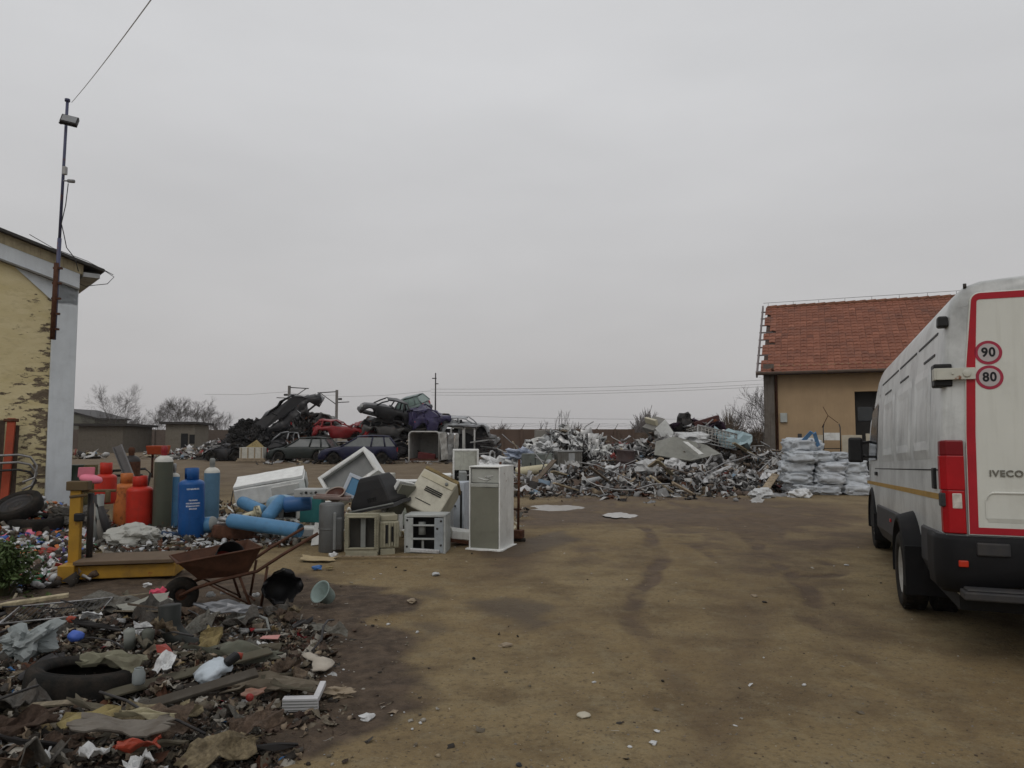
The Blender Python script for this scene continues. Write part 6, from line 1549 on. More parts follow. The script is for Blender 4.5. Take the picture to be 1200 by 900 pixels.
# ============================================================ SCRAP PIECES
def pc_sheet(rg, s, asp=1.0, cr=.25, n=3, th=.01):
    mb = MB(); vs = []; fold = rg.uniform(-.6, .6) * cr * 2; sd = rg.uniform(0, 99)
    N_ = n + 1; ang = rg.uniform(-.5, .5)
    for j in range(N_):
        for i in range(N_):
            u = i / n - .5; v = j / n - .5
            u2 = u * (1 + rg.uniform(-.18, .18)); v2 = v * (1 + rg.uniform(-.18, .18))
            z = abs(u * math.cos(ang) + v * math.sin(ang)) * fold + mnoise.noise(Vector((u * 2.6 + sd, v * 2.6, 0))) * cr
            vs.append((u2 * s, v2 * s * asp, z * s))
    m = N_ * N_
    vs += [(x, y, z - th) for x, y, z in vs]
    fs = [(j * N_ + i, j * N_ + i + 1, (j + 1) * N_ + i + 1, (j + 1) * N_ + i) for j in range(n) for i in range(n)]
    fs += [(m + a, m + d, m + c, m + b_) for a, b_, c, d in fs[:n * n]]
    for k in range(n):
        for a, b_ in ((k, k + 1), (n * N_ + k + 1, n * N_ + k), ((k + 1) * N_, k * N_), (k * N_ + n, (k + 1) * N_ + n)):
            fs.append((b_, a, a + m, b_ + m))
    mb.add(vs, fs); return mb
def pc_rod(rg, s, r=None, bend=.15, n=6):
    mb = MB(); r = r or s * .012; pts = []; y = z = 0
    for k in range(5):
        pts.append(((k / 4 - .5) * s, y, z)); y += rg.gauss(0, bend) * s / 4; z += rg.gauss(0, bend) * s / 4
    mb.tube(pts, r, n); return mb
def pc_plank(rg, s):
    mb = MB(); w_ = s * rg.uniform(.06, .14); mb.box((0, 0, 0), (s, w_, w_ * rg.uniform(.2, .45)))
    mb.v = [(x + rg.uniform(-.03, .03) * s, y, z + rg.uniform(-.01, .01) * s) for x, y, z in mb.v]; return mb
def ico(sub=2):
    bm = bmesh.new(); bmesh.ops.create_icosphere(bm, subdivisions=sub, radius=1)
    v = [tuple(p.co) for p in bm.verts]; f = [tuple(q.index for q in p.verts) for p in bm.faces]; bm.free(); return v, f
_ico = {k: ico(k) for k in (1, 2, 3, 4)}
def pc_lump(rg, s, sub=2, am=.45, flat=.6, fr=1.6, smooth=False):
    v, f = _ico[sub]; sd = Vector((rg.uniform(0, 99), rg.uniform(0, 99), 0)); out = []
    for p in v:
        q = Vector(p); k = 1 + am * mnoise.noise(q * fr + sd) + am * .5 * mnoise.noise(q * fr * 2.7 + sd) + am * .25 * mnoise.noise(q * fr * 6 + sd)
        out.append((q.x * k * s / 2, q.y * k * s / 2 * .8, q.z * k * s / 2 * flat))
    mb = MB(); mb.add(out, f, 0, smooth); return mb
def pc_can(rg, s):
    mb = MB(); sq = rg.uniform(.35, .9); mb.lathe([(.001, -.5 * s), (.26 * s, -.5 * s), (.3 * s, -.42 * s), (.25 * s, 0), (.3 * s, .42 * s), (.26 * s, .5 * s), (.001, .5 * s)], 8, M=rot(90, 0, 0) @ Matrix.Diagonal((1, sq, 1, 1))); return mb
def pc_pipe(rg, s):
    mb = MB(); mb.lathe([(s * .07, -s / 2), (s * .07, s / 2), (s * .058, s / 2), (s * .058, -s / 2)], 10, M=rot(0, 90, 0), closed=True); return mb
def pc_crumple(rg, s):
    mb = pc_sheet(rg, s, rg.uniform(.4, .9), .34, 6, .006); sd = rg.uniform(0, 50)
    mb.v = [(x, y, z + s * (.10 * abs(mnoise.noise(Vector((x / s * 6, y / s * 6, sd)))) + .05 * mnoise.noise(Vector((x / s * 13, y / s * 13, sd))))) for x, y, z in mb.v]; return mb
PCS = {'crumple': pc_crumple, 'sheet': lambda r, s: pc_sheet(r, s, r.uniform(.4, 1)), 'strip': lambda r, s: pc_sheet(r, s, r.uniform(.08, .2), .12), 'rod': lambda r, s: pc_rod(r, s), 'plank': pc_plank,
       'lump': lambda r, s: pc_lump(r, s * .7, 1), 'can': pc_can, 'pipe': pc_pipe, 'leaf': lambda r, s: pc_sheet(r, s, r.uniform(.5, 1), .3, 2, .003)}
def litter(name, label, cat, n, where, hfun, kinds, sizes, mats, wts, seed, tilt=18, sink=.2, sexp=2.0, extra=None):
    """uncountable small stuff: one mesh"""
    rg = random.Random(seed); V = []; F3 = []; F4 = []; M3 = []; M4 = []; var = {}; FN = []; MN = []
    for k in sorted(set(kinds)):
        var[k] = []
        for _ in range(14):
            p = PCS[k](rg, 1.0); var[k].append((np.array(p.v), np.array([f for f in p.f if len(f) == 3], int).reshape(-1, 3), np.array([f for f in p.f if len(f) == 4], int).reshape(-1, 4), [f for f in p.f if len(f) > 4]))
    base = 0
    for _ in range(n):
        x, y = where(rg)[:2]; s = sizes[0] + (sizes[1] - sizes[0]) * rg.random() ** sexp; v, f3, f4, fn_ = rg.choice(var[rg.choice(kinds)])
        tl = tilt * (1 if rg.random() < .8 else 2.6)
        E = np.array(Euler((R(rg.gauss(0, tl)), R(rg.gauss(0, tl)), rg.uniform(0, 6.283))).to_matrix())
        V.append(v @ E.T * s + np.array([x, y, hfun(x, y) + s * .04 + rg.uniform(-sink, sink) * s * .3]))
        mi = rg.choices(range(len(mats)), wts)[0]
        F3.append(f3 + base); M3.append(np.full(len(f3), mi)); F4.append(f4 + base); M4.append(np.full(len(f4), mi))
        for f in fn_: FN.append([q + base for q in f]); MN.append(mi)
        base += len(v)
    V = np.concatenate(V); F3 = np.concatenate(F3); F4 = np.concatenate(F4)
    lens = [3] * len(F3) + [4] * len(F4) + [len(f) for f in FN]
    loops = np.concatenate([F3.ravel(), F4.ravel()] + ([np.concatenate([np.array(f) for f in FN])] if FN else []))
    me = bpy.data.meshes.new(name); me.vertices.add(len(V)); me.vertices.foreach_set('co', V.astype(np.float32).ravel())
    me.loops.add(len(loops)); me.loops.foreach_set('vertex_index', loops.astype(np.int32)); me.polygons.add(len(lens))
    me.polygons.foreach_set('loop_start', np.concatenate([[0], np.cumsum(lens)[:-1]]).astype(np.int32))
    for m in mats: me.materials.append(m)
    me.polygons.foreach_set('material_index', np.concatenate(M3 + M4 + [np.array(MN, int)]).astype(np.int32)); me.update(calc_edges=True)
    o = bpy.data.objects.new(name, me); col.objects.link(o); tag(o, label, cat, None, 'stuff'); return o
LAND = []      # (x, y, phrase) things a label can point at
_used = {}
def where_label(lb, x, y):
    cands = sorted(LAND, key=lambda l: math.hypot(l[0] - x, l[1] - y))[:14]
    for lx, ly, ph in cands:
        a = Vector((lx, ly)).normalized(); dx = (x - lx) * a.y - (y - ly) * a.x; dy = (x - lx) * a.x + (y - ly) * a.y
        rel = ('right of' if dx > 0 else 'left of') if abs(dx) > abs(dy) else ('behind' if dy > 0 else 'in front of')
        t = f'{lb} {rel} {ph}'
        if t not in _used: _used[t] = 1; return t
    t = f'{lb} near {cands[0][2]}'; return t
def pieces(defs, seed):
    """individual pieces: defs = (kind, material, size, name, label, category, group, [(x,y,z,rx,ry,rz)...])"""
    rg = random.Random(seed)
    for kind, m, s, nm, lb, ct, gr, spots in defs:
        protos = [PCS[kind](rg, s) for _ in range(min(5, len(spots)))]; first = []
        for i, (x, y, z, a, b_, c) in enumerate(spots):
            M_ = T(x, y, z) @ rot(a, b_, c) @ Matrix.Diagonal((rg.uniform(.7, 1.25), rg.uniform(.7, 1.25), rg.uniform(.8, 1.2), 1))
            if i < len(protos):
                o = protos[i].build(nm, m, None); first.append(o)
            else:
                o = first[i % len(protos)].copy(); col.objects.link(o)
            o.matrix_world = M_; tag(o, where_label(lb, x, y), ct, gr if len(spots) > 1 else None)

# ---------------- right hand scrap heap
BUMPS = []
for (px, d, h_, rx, ry) in ((655, 27, 1.35, 1.5, 1.7), (688, 26.5, 1.35, .9, 1.5), (622, 28, .8, 1.3, 1.4), (725, 26, 1.0, 1.6, 1.6), (775, 26, 1.15, 1.2, 1.6), (812, 27.5, 1.6, 1.5, 1.5), (850, 27.5, 1.25, 1.2, 1.4), (890, 27, .8, 1.3, 1.3), (925, 26, .75, 1.2, 1.4),
                            (700, 22.5, .45, 1.6, 1.2), (800, 21.5, .45, 2.0, 1.1), (870, 21, .4, 1.6, 1.0), (640, 22, .25, 1.4, 1.0), (750, 20.8, .28, 1.5, .9), (590, 29, .6, 1.2, 1.0)):
    p = far(px, d); BUMPS.append((p.x, p.y, h_, rx, ry))
def heap_h(x, y):
    h = 0
    for bx, by, bh, rx, ry in BUMPS:
        q = ((x - bx) / rx) ** 2 + ((y - by) / ry) ** 2
        if q < 6: h = max(h, bh * math.exp(-q * .8)) + .12 * bh * math.exp(-q * .8)
    return h * (1 + .25 * mnoise.noise(Vector((x * 1.3, y * 1.3, 0))))
x0h, x1h, y0h, y1h = .0, 10.2, 18.6, 31
def mound(name, label, hf, x0, x1, y0, y1, st, m, cat='heap', zoff=-.06):
    xs__ = np.arange(x0, x1, st); ys__ = np.arange(y0, y1, st); vs = []
    for y in ys__:
        for x in xs__: vs.append((x, y, max(-.3, hf(x, y) + zoff + .05 * mnoise.noise(Vector((x * 4, y * 4, 1))) - .02)))
    n = len(xs__); fs = [(j * n + i, j * n + i + 1, (j + 1) * n + i + 1, (j + 1) * n + i) for j in range(len(ys__) - 1) for i in range(n - 1)]
    mb = MB(); mb.add(vs, fs, 0, False); o = mb.build(name, m); tag(o, label, cat, None, 'stuff'); return o
HEAPM = mat('heap_fines', (.062, .05, .042), .95, var=.5, scale=9, dirt=.3, bump=.8, bscale=14)
mound('scrap_fines', 'dark earth and crushed fines under the right hand scrap heap', heap_h, x0h, x1h, y0h, y1h, .16, HEAPM)
def wh_heap(rg):
    while True:
        px = rg.uniform(598, 938); d = rg.uniform(18.8, 30); x = (px - 600) / FPX * d
        if d < 19.3 + 0.5 * math.sin(px * .05) and rg.random() < .5: continue
        if heap_h(x, d) > .06 or (d < 25 and rg.random() < .35): return x, d
HM = [mat('heap_white', (.44, .44, .43), .6, dirt=.55, dscale=6, var=.2), mat('heap_grey', (.2, .2, .2), .6, dirt=.4), mat('heap_dark', (.035, .032, .03), .8), RUST, WOOD, PALEW, mat('heap_brown', (.09, .065, .05), .9, var=.3), ALU, mat('heap_blue', (.16, .22, .28), .5, dirt=.3), mat('heap_red', (.22, .04, .035), .6, dirt=.3)]
litter('scrap_litter', 'mixed broken scrap of metal, plastic and wood covering the right hand heap', 'scrap', 11000, wh_heap, heap_h, ['sheet', 'strip', 'rod', 'plank', 'lump', 'sheet', 'pipe'], (.06, .42), HM, [17, 24, 20, 5, 8, 4, 12, 12, 1.0, .6], 21, 30, .3, 2.0)
rg = random.Random(77)
def spots(n, fn, zoff=.1, tilt=20, hf=heap_h):
    out = []
    for _ in range(n):
        x, y = fn(rg); out.append((x, y, hf(x, y) + zoff + rg.uniform(0, .1), rg.gauss(0, tilt), rg.gauss(0, tilt), rg.uniform(0, 360)))
    return out
for (px, d, ph) in ((655, 27, 'the grey concrete block'), (690, 24.5, 'the grooved grey bin'), (629, 24.5, 'the green grey cabinet'), (731, 24, 'the rusty brown drum'), (797, 24.6, 'the large bent sheet hood'), (772, 26.5, 'the tipped white box'),
                    (835, 26.4, 'the wire lattice rack'), (861, 26.5, 'the pale blue sheet'), (762, 21.3, 'the widest milky film bundle'), (852, 24, 'the grey white film bundle'), (905, 23, 'the heap end by the building'), (935, 20.5, 'the pale green grey box'),
                    (680, 21, 'the pale bundle before the bin'), (620, 21.5, 'the left foot of the heap'), (800, 20, 'the middle foot of the heap'), (880, 20, 'the right foot of the heap'), (890, 27, 'the building corner pier'), (720, 20, 'the small pale crumpled bag')):
    p = far(px, d); LAND.append((p.x, p.y, ph))
gH = 'loose pieces on the right hand scrap heap'
pieces([('crumple', ALU, .6, 'metal_sheet', 'crumpled bare metal sheet', 'sheet', 'crumpled sheets on the right hand heap', spots(20, wh_heap, .12)),
        ('crumple', HM[0], .5, 'enamel_panel', 'bent white enamel panel', 'panel', 'white panels on the right hand heap', spots(22, wh_heap, .12)),
        ('rod', STEEL, 1.7, 'bent_rod', 'bent steel rod', 'rod', 'rods on the right hand heap', spots(26, wh_heap, .18, 28)),
        ('rod', HM[0], 1.2, 'white_tube', 'thin white tube', 'tube', 'white tubes on the right hand heap', spots(14, wh_heap, .16, 22)),
        ('plank', WOOD, 1.2, 'plank', 'weathered grey plank', 'plank', 'planks on the right hand heap', spots(18, wh_heap, .12)),
        ('plank', PALEW, 1.2, 'batten', 'pale wooden batten', 'batten', 'battens on the right hand heap', spots(12, wh_heap, .12)),
        ('pipe', GALV, 1.1, 'metal_pipe', 'dull metal pipe', 'pipe', 'pipes on the right hand heap', spots(9, wh_heap, .1)),
        ('strip', ALU, .9, 'aluminium_profile', 'twisted aluminium strip', 'profile', 'aluminium strips on the right hand heap', spots(16, wh_heap, .15))], 3)
# plastic bags (crumpled) along the front
def bag(M_, s, m, nm, lb, ct, sub=3, am=.5, flat=.55, fr=2.2, group=None, seed=0):
    rg_ = random.Random(seed); o = pc_lump(rg_, s, sub, am, flat, fr, False).build(nm, m, None); o.matrix_world = M_; return tag(o, lb, ct, group)
for k, (px, py, s, lb) in enumerate(((762, 567, .9, 'widest crumpled milky plastic film bundle low in front of the large bent sheet'), (790, 560, .8, 'milky plastic film bundle right of the widest one on the heap front'), (852, 552, .9, 'grey white plastic film bundle in front of the pale blue sheet'), (905, 560, .7, 'dirty white plastic bundle left of the sack stack'), (892, 578, .6, 'white torn bag at the heap foot before the sacks'), (680, 560, .6, 'pale plastic bundle in front of the grooved metal bin'), (716, 566, .5, 'small pale crumpled bag in front of the middle of the heap'), (938, 578, .55, 'white crumpled plastic next to the sack stack foot'))):
    p = G(px, py + 6); bag(T(p.x, p.y, heap_h(p.x, p.y) + s * .16) @ rot(0, 0, k * 50), s, PLWHITE, 'plastic_bundle', lb, 'plastic bundle', seed=k + 3)
# tall leaning items: big bent sheet, tipped white box, lattice crate, purple shell, pale blue sheet
p = P(797, 523, 24.6); t = thing('roof_sheet', 'large grey bent sheet metal hood lying across the heap centre', 'sheet', M=T(*p) @ rot(6, 0, 6)); mb = MB()
mb.add([(-1.0, -.4, -.22), (.1, -.7, -.38), (1.2, -.5, -.18), (1.1, .5, -.02), (-.1, .3, .30), (-.7, .4, .12)], [(0, 1, 4, 5), (1, 2, 3, 4)]); o = mb.build('hood', mat('olive_grey_sheet', (.2, .2, .175), .5, .2, dirt=.4), t); s_ = o.modifiers.new('s', 'SOLIDIFY'); s_.thickness = .03
mb = MB(); mb.add([(-.05, -.35, .14), (.12, -.35, .12), (.52, -.72, -.22), (.36, -.74, -.24)], [(0, 1, 2, 3)], 0, False, T(0, -.05, .06)); o = mb.build('pale_flap', WHITE, t); s_ = o.modifiers.new('s', 'SOLIDIFY'); s_.thickness = .02
p = P(772, 505, 26.5); t = thing('appliance_box', 'white and grey metal box tipped on its corner at the top left of the heap', 'metal box', M=T(p.x, p.y, p.z) @ rot(10, 0, 24) @ rot(0, -42, 0))
bm_box('body', (.62, .7, .78), mat('box_grey', (.18, .175, .16), .6, dirt=.4), t, (0, 0, 0), .01); bm_box('white_side', (.5, .02, .72), WHITE2, t, (.04, -.36, .02), .005); mb = MB(); mb.box((-.2, 0, .45), (.1, .66, .2), rot(0, 20, 0)); mb.build('flap', BEIGE, t)
p = P(812, 500, 28); wreck(T(p.x, p.y, p.z - .75) @ rot(0, 4, 186) @ rot(10, 0, 0), 2.3, 1.4, 1.1, carp('plum_paint', (.045, .028, .045)), 'plum coloured crushed car end on top of the right hand heap', glass=False, crush=.28, roof=.35, seed=41, wheels=False, lights=False, name='crushed_car')
p = P(803, 492, 27.5); bag(T(*p) @ rot(0, 20, 0), .55, DKMETAL, 'torn_metal', 'jagged dark metal tip highest on the right hand heap', 'torn metal', 2, 1.0, 1.1, 1.4, seed=5)
p = P(827, 494, 27.6); mb = MB(); mb.box((0, 0, 0), (1.0, .25, .2), rot(0, -16, 8)); o = mb.build('rusty_beam', mat('maroon_rust', (.07, .03, .028), .8, rust=.3), None, M=T(*p)); tag(o, 'dark maroon beam slanting at the top of the right hand heap', 'beam')
# lattice: stacked wire cots
p = P(835, 515, 26.4); t = thing('wire_crate', 'pale wire lattice rack lying tilted on the right hand heap', 'wire rack', M=T(*p) @ rot(-12, 12, 14)); mb = MB()
for k in range(12): mb.tube([(-.75 + k * .136, -.3, -.28), (-.75 + k * .136, -.3, .28)], .014, 4)
for k in range(6): mb.tube([(-.78, -.3, -.28 + k * .112), (.78, -.3, -.28 + k * .112)], .014, 4)
for k in range(12): mb.tube([(-.75 + k * .136, -.3, .28), (-.75 + k * .136, .5, .32)], .014, 4)
for k in range(5): mb.tube([(-.78, -.3 + k * .2, .3), (.78, -.3 + k * .2, .3)], .014, 4)
mb.build('lattice', mat('pale_wire_paint', (.32, .31, .29), .6, rust=.25, dirt=.3), t)
mb = MB(); mb.tube([(-.78, -.3, -.28), (.78, -.3, -.28), (.78, -.3, .3), (-.78, -.3, .3), (-.78, -.3, -.28)], .025, 5); mb.build('frame', GALV, t)
p = P(861, 511, 26.5); mb = pc_sheet(random.Random(4), 1.25, .7, .28, 5, .03); o = mb.build('blue_sheet', mat('pale_blue_sheet', (.30, .40, .43), .5, dirt=.3), None, M=T(*p) @ rot(42, 8, 5)); tag(o, 'pale blue curved sheet on the right shoulder of the heap', 'sheet')
p = P(808, 514, 25.9); bag(T(*p) @ rot(0, 0, 20), 1.5, PLWHITE, 'film_bundle', 'white plastic film bundle between the tipped box and the wire lattice', 'plastic bundle', flat=.3, seed=9)
p = P(812, 523, 25); tyre(T(*p) @ rot(30, 0, 0), .25, .12, 'grey tyre lying on the big bent sheet', None, rubber=mat('greyed_rubber', (.14, .135, .13), .8), lugs=0)
# middle: grooved grey bin, green grey cabinet, silvery aluminium pile, rusty barrel
p = P(668, 540, 24.3); t = thing('metal_bin', 'grey grooved sheet metal bin heaped with bright aluminium scrap', 'bin', M=T(p.x, p.y, 0) @ rot(0, 0, 6)); mb = MB(); n = 24
mb.box((0, .4, .52), (.80, .8, 1.0)); 
for k in range(13): mb.box((-.37 + k * .062, -.012, .53), (.03, .02, .98))
mb.build('bin_wall', mat('bin_grey', (.17, .165, .15), .55, .2, dirt=.45, rust=.15, streak=.4), t); mb = MB(); mb.box((0, -.02, 1.05), (.84, .06, .04)); mb.build('bin_rim', GALV, t); mb = MB(); mb.box((.05, -.035, .8), (.2, .02, .34)); mb.build('patch_plate', GALV, t)
p = P(629, 540, 24.2); t = thing('metal_cabinet', 'dull green grey metal cabinet lying at the left of the scrap heap', 'cabinet', M=T(p.x, p.y, .08) @ rot(0, 0, -4)); bm_box('body', (1.0, .7, .68), mat('green_grey_metal', (.12, .135, .125), .55, .1, dirt=.45, rust=.1), t, (0, .4, .52), .02); bm_box('side_panel', (.22, .02, .62), mat('pale_green_metal', (.2, .22, .2), .5, dirt=.4), t, (.38, .04, .52), .01)
bm_box('door_line', (.02, .01, .6), DARK, t, (-.05, .047, .52), 0); mb = MB(); mb.box((-.2, .04, .5), (.04, .03, .15)); mb.build('handle', DKMETAL, t)
p = P(640, 512, 27.5); mb = MB(); mb.box((0, 0, 0), (.85, .6, .7)); o = mb.build('concrete_block', mat('block_grey', (.2, .19, .17), .9, dirt=.4, bump=.3), None, M=T(p.x, p.y, p.z - .1), bevel=.03); tag(o, 'grey concrete block poking out at the left summit of the heap', 'block')
p = P(731, 530, 24); t = thing('oil_drum', 'rusty brown drum standing upright in the middle of the heap', 'drum', M=T(p.x, p.y, .1) @ rot(3, 4, 0)); mb = MB(); mb.lathe([(.001, 0), (.3, 0), (.3, .3), (.315, .32), (.3, .34), (.3, .6), (.315, .62), (.3, .64), (.3, .95), (.31, .97), (.001, .95)], 24); mb.build('drum_wall', mat('brown_drum', (.06, .042, .04), .7, rust=.3, dirt=.3), t)
def wh_alu(rg):
    k = rg.random()
    if k < .6: px = rg.gauss(688, 14); d = rg.uniform(24.6, 26)
    else: px = rg.gauss(650, 22); d = rg.uniform(25, 27.5)
    return (px - 600) / FPX * d, d
def alu_h(x, y):
    p = 600 + x / y * FPX; return max(heap_h(x, y) + .05, 1.0 * math.exp(-((p - 686) / 24) ** 2) + .28 * mnoise.noise(Vector((x * 2, y * 2, 0))))
litter('aluminium_scrap', 'tangle of bright aluminium profiles and offcuts heaped above the grooved bin', 'scrap', 1100, wh_alu, alu_h, ['strip', 'sheet', 'rod', 'strip', 'plank'], (.1, .55), [mat('bright_alu', (.56, .56, .55), .4, .3, dirt=.2), GALV, WHITE, DKMETAL], [6, 3, 3, 2], 5, 34, .4, 1.4)
# white film piles left of the heap
for k, (px, py, s, lb) in enumerate(((590, 548, 1.5, 'wide white plastic film pile right behind the tall fridge'), (612, 536, 1.2, 'white and blue plastic film pile above the green grey cabinet'), (640, 527, 1.1, 'white crumpled film pile on top of the green grey cabinet'), (572, 552, 1.2, 'white film pile at the far left behind the fridge'))):
    p = P(px, py, 26.3 - k * .3); bag(T(*p) @ rot(0, 8, k * 40), s, PLWHITE if k != 1 else mat('bluish_film', (.34, .38, .46), .5, dirt=.25, bump=.5, bscale=15), 'film_pile', lb, 'plastic film', 4, .7, .42, 2.4, seed=k + 60)
p = P(624, 552, 24); t = thing('carpet_roll', 'cream rolled tube with dark hollow end lying before the green grey cabinet', 'roll', M=T(p.x, p.y, .42) @ rot(0, 84, 12)); mb = MB(); mb.lathe([(.13, -.55), (.15, -.5), (.15, .5), (.13, .55), (.06, .55), (.06, -.55)], 18, closed=True); mb.build('roll', CREAM, t)
litter('debris_band', 'low broken debris strewn between the appliances and the scrap heap', 'debris', 700, lambda r: ((lambda d, px: ((px - 600) / FPX * d, d))(r.uniform(20, 27), r.uniform(560, 640))), heap_h, ['sheet', 'plank', 'rod', 'lump'], (.08, .4), HM, [6, 5, 7, 4, 5, 3, 7, 2, .4, .3], 9, 18)
litter('stray_debris', 'sparse stray scraps spilled on the dirt before the scrap heap', 'debris', 420, lambda r: ((lambda d, px: ((px - 600) / FPX * d, d))(20.2 - abs(r.gauss(0, 1.1)), r.uniform(600, 945))), lambda x, y: .01, ['crumple', 'leaf', 'plank', 'rod', 'lump'], (.03, .3), HM, [8, 7, 7, 3, 5, 4, 7, 2, .4, .3], 19, 12, .2, 2.2)
# ---------------- sacks by the van
SK = mat('woven_sack', (.46, .49, .52), .55, dirt=.35, dscale=4, bump=.7, bscale=16, rnd=.1, dirtcol=(.2, .19, .17)); sv, sf = _ico[4]
def sack(x, y, z, w_, d_, h_, lb, seed, rz=0, m=SK, tilt=0):
    rg_ = random.Random(seed); sd = Vector((seed * 7.3, 1, 2)); out = []
    for p in sv:
        q = Vector(p); sx = math.copysign(abs(q.x) ** .55, q.x); sy = math.copysign(abs(q.y) ** .55, q.y); sz = math.copysign(abs(q.z) ** .7, q.z)
        n_ = mnoise.noise(Vector((q.x * 1.5, q.y * 1.5, q.z * 2.5)) + sd) * .16 + abs(mnoise.noise(Vector((q.x * 4, q.y * 4, q.z * 9)) + sd)) * .14 - abs(mnoise.noise(Vector((q.x * 2.2, q.y * 3, q.z * 3.2)) + sd * 2)) * .34 - abs(mnoise.noise(Vector((q.x * 5, q.y * 5, q.z * 7)) + sd * 3)) * .10
        out.append((sx * w_ / 2 * (1 + n_), sy * d_ / 2 * (1 + n_), sz * h_ / 2 * (1 + n_)))
    mb = MB(); mb.add(out, sf, 0, True); o = mb.build('sack', m, None, M=T(x, y, z) @ rot(0, tilt, rz)); return tag(o, lb, 'sack')
ctr = G(975, 582); rowh = .27; k = 0
names_r = ['bottom', 'second', 'third', 'fourth']; names_c = ['left', 'middle', 'right']
for r_ in range(4):
    cols = [-.62, .05, .70] if r_ < 3 else [-.62, .02]
    for c_, dx in enumerate(cols):
        if r_ == 3 and c_ == 1: dx = -.1
        sack(ctr.x + dx + rg.uniform(-.09, .09), ctr.y + .5 + rg.uniform(-.1, .15), .17 + r_ * rowh, .86 + rg.uniform(-.08, .10), .9, .36 + rg.uniform(-.03, .05), f'crumpled white sack in the {names_r[r_]} layer, {names_c[c_]} column of the stack left of the van', 40 + k, rg.uniform(-14, 14), tilt=rg.uniform(-5, 5)); k += 1
sack(ctr.x - .55, ctr.y + .7, 1.28, .8, .8, .42, 'white sack with blue straps topmost at the left of the stack', 71, 4)
sack(ctr.x - .15, ctr.y + .9, 1.30, .6, .7, .36, 'white sack slumped on top just right of the blue strapped one', 72, -8, tilt=12)
sack(ctr.x + .35, ctr.y + .4, 1.02, .5, .5, .2, 'small folded white sack lying on top of the right column', 73, 20)
for k, (dx, rz, z) in enumerate(((-.5, 30, 1.44), (-.18, -35, 1.42))):
    mb = MB(); mb.box((0, 0, 0), (.10, .62, .02), rot(-50, 0, 0)); o = mb.build('strap', mat('strap_blue', (.10, .22, .4), .6, dirt=.3), None, M=T(ctr.x + dx, ctr.y + .42, z) @ rot(0, rz, 0)); tag(o, ['blue strap slanting over the topmost left sack', 'blue strap crossing the sack slumped on top'][k], 'strap')
# ---------------- items at the tiled building wall
wa = T(RB.x, RB.y, 0) @ rot(0, 0, RBY)
def wallbox(x, w_, z0, z1, m, nm, lb, ct, y=-.5, th=.05, tilt=-6):
    t = thing(nm, lb, ct, M=wa @ T(x, y, z0) @ rot(tilt, 0, 0)); bm_box('sheet' if th < .2 else 'body', (w_, th, z1 - z0), m, t, (0, 0, (z1 - z0) / 2), .01)
    if th >= .2: bm_box('lid', (w_ * 1.04, th * 1.04, .04), m, t, (0, 0, z1 - z0), .01)
    else: bm_box('edge', (w_, th * 1.4, .04), m, t, (0, 0, .02), .004)
    return t
wallbox(1.75, .42, .9, 1.55, mat('cream_board', (.42, .38, .3), .7, dirt=.3), 'board', 'cream board leaning at the wall left of the hand cart', 'board', y=-1.4)
wallbox(2.85, .62, .95, 1.55, mat('cream_board', (1, 1, 1)), 'board', 'wider cream board leaning at the wall right of the hand cart', 'board', y=-1.4)
wallbox(3.4, .22, .9, 1.6, mat('cream_board', (1, 1, 1)), 'board', 'narrow cream board leaning beside the dark doorway', 'board', y=-1.2)
wallbox(1.2, .14, .2, 1.6, DKMETAL, 'post', 'dark short post standing at the ochre wall left of the boards', 'post', y=-.9, th=.1)
wallbox(2.4, 2.6, .0, .95, mat('dark_bench', (.03, .027, .024), .8, dirt=.3), 'workbench', 'long dark bench against the ochre wall under the cream boards', 'bench', y=-1.2, th=.5, tilt=0)
t = wallbox(3.35, .62, .35, 1.3, BLACKP, 'bin', 'black plastic bin standing behind the sack stack by the dark doorway', 'bin', y=-2.2, th=.5, tilt=0)
t = thing('hand_cart', 'dark tubular hand cart standing between the cream boards', 'hand cart', M=wa @ T(2.22, -1.9, .6)); mb = MB()
for s_ in (-.26, .26): mb.tube([(s_, 0, 0), (s_, 0, 1.2), (s_ * .9, .1, 1.32)], .02, 6)
for z in (.2, .5, .8, 1.0): mb.tube([(-.26, 0, z), (.26, 0, z)], .015, 5)
mb.build('tubes', DKMETAL, t); mb = MB(); mb.box((0, -.02, .9), (.48, .03, .25)); mb.build('pale_plate', WHITE, t)
mb = MB(); mb.tube([(-.3, 0, 1.2), (-.1, 0, 1.6), (-.25, 0, 1.9)], .012, 4); mb.tube([(-.1, 0, 1.6), (.2, 0, 1.35)], .01, 4); mb.build('bent_wire', RUST, t)
# block and bucket at the heap foot by the sacks
p = G(938, 577); t = thing('storage_box', 'pale green grey plastic box tilted at the heap end beside the sacks', 'box', M=T(p.x - .05, p.y, .3) @ rot(0, -6, 10)); bm_box('body', (.36, .36, .62), mat('pale_grey_green', (.36, .38, .33), .5, dirt=.3), t, (0, 0, 0), .03); bm_box('lid', (.38, .38, .04), mat('pale_grey_green', (1, 1, 1)), t, (0, 0, .32), .01)
p = G(949, 580); t = thing('plastic_tub', 'white bucket lying on its side at the foot of the sacks', 'bucket', M=T(p.x, p.y - .2, .14) @ rot(0, 88, 0)); mb = MB(); mb.lathe([(.001, -.2), (.12, -.2), (.145, .2), (.15, .2), (.13, .17), (.001, -.16)], 20); mb.build('bucket_wall', WHITE2, t)
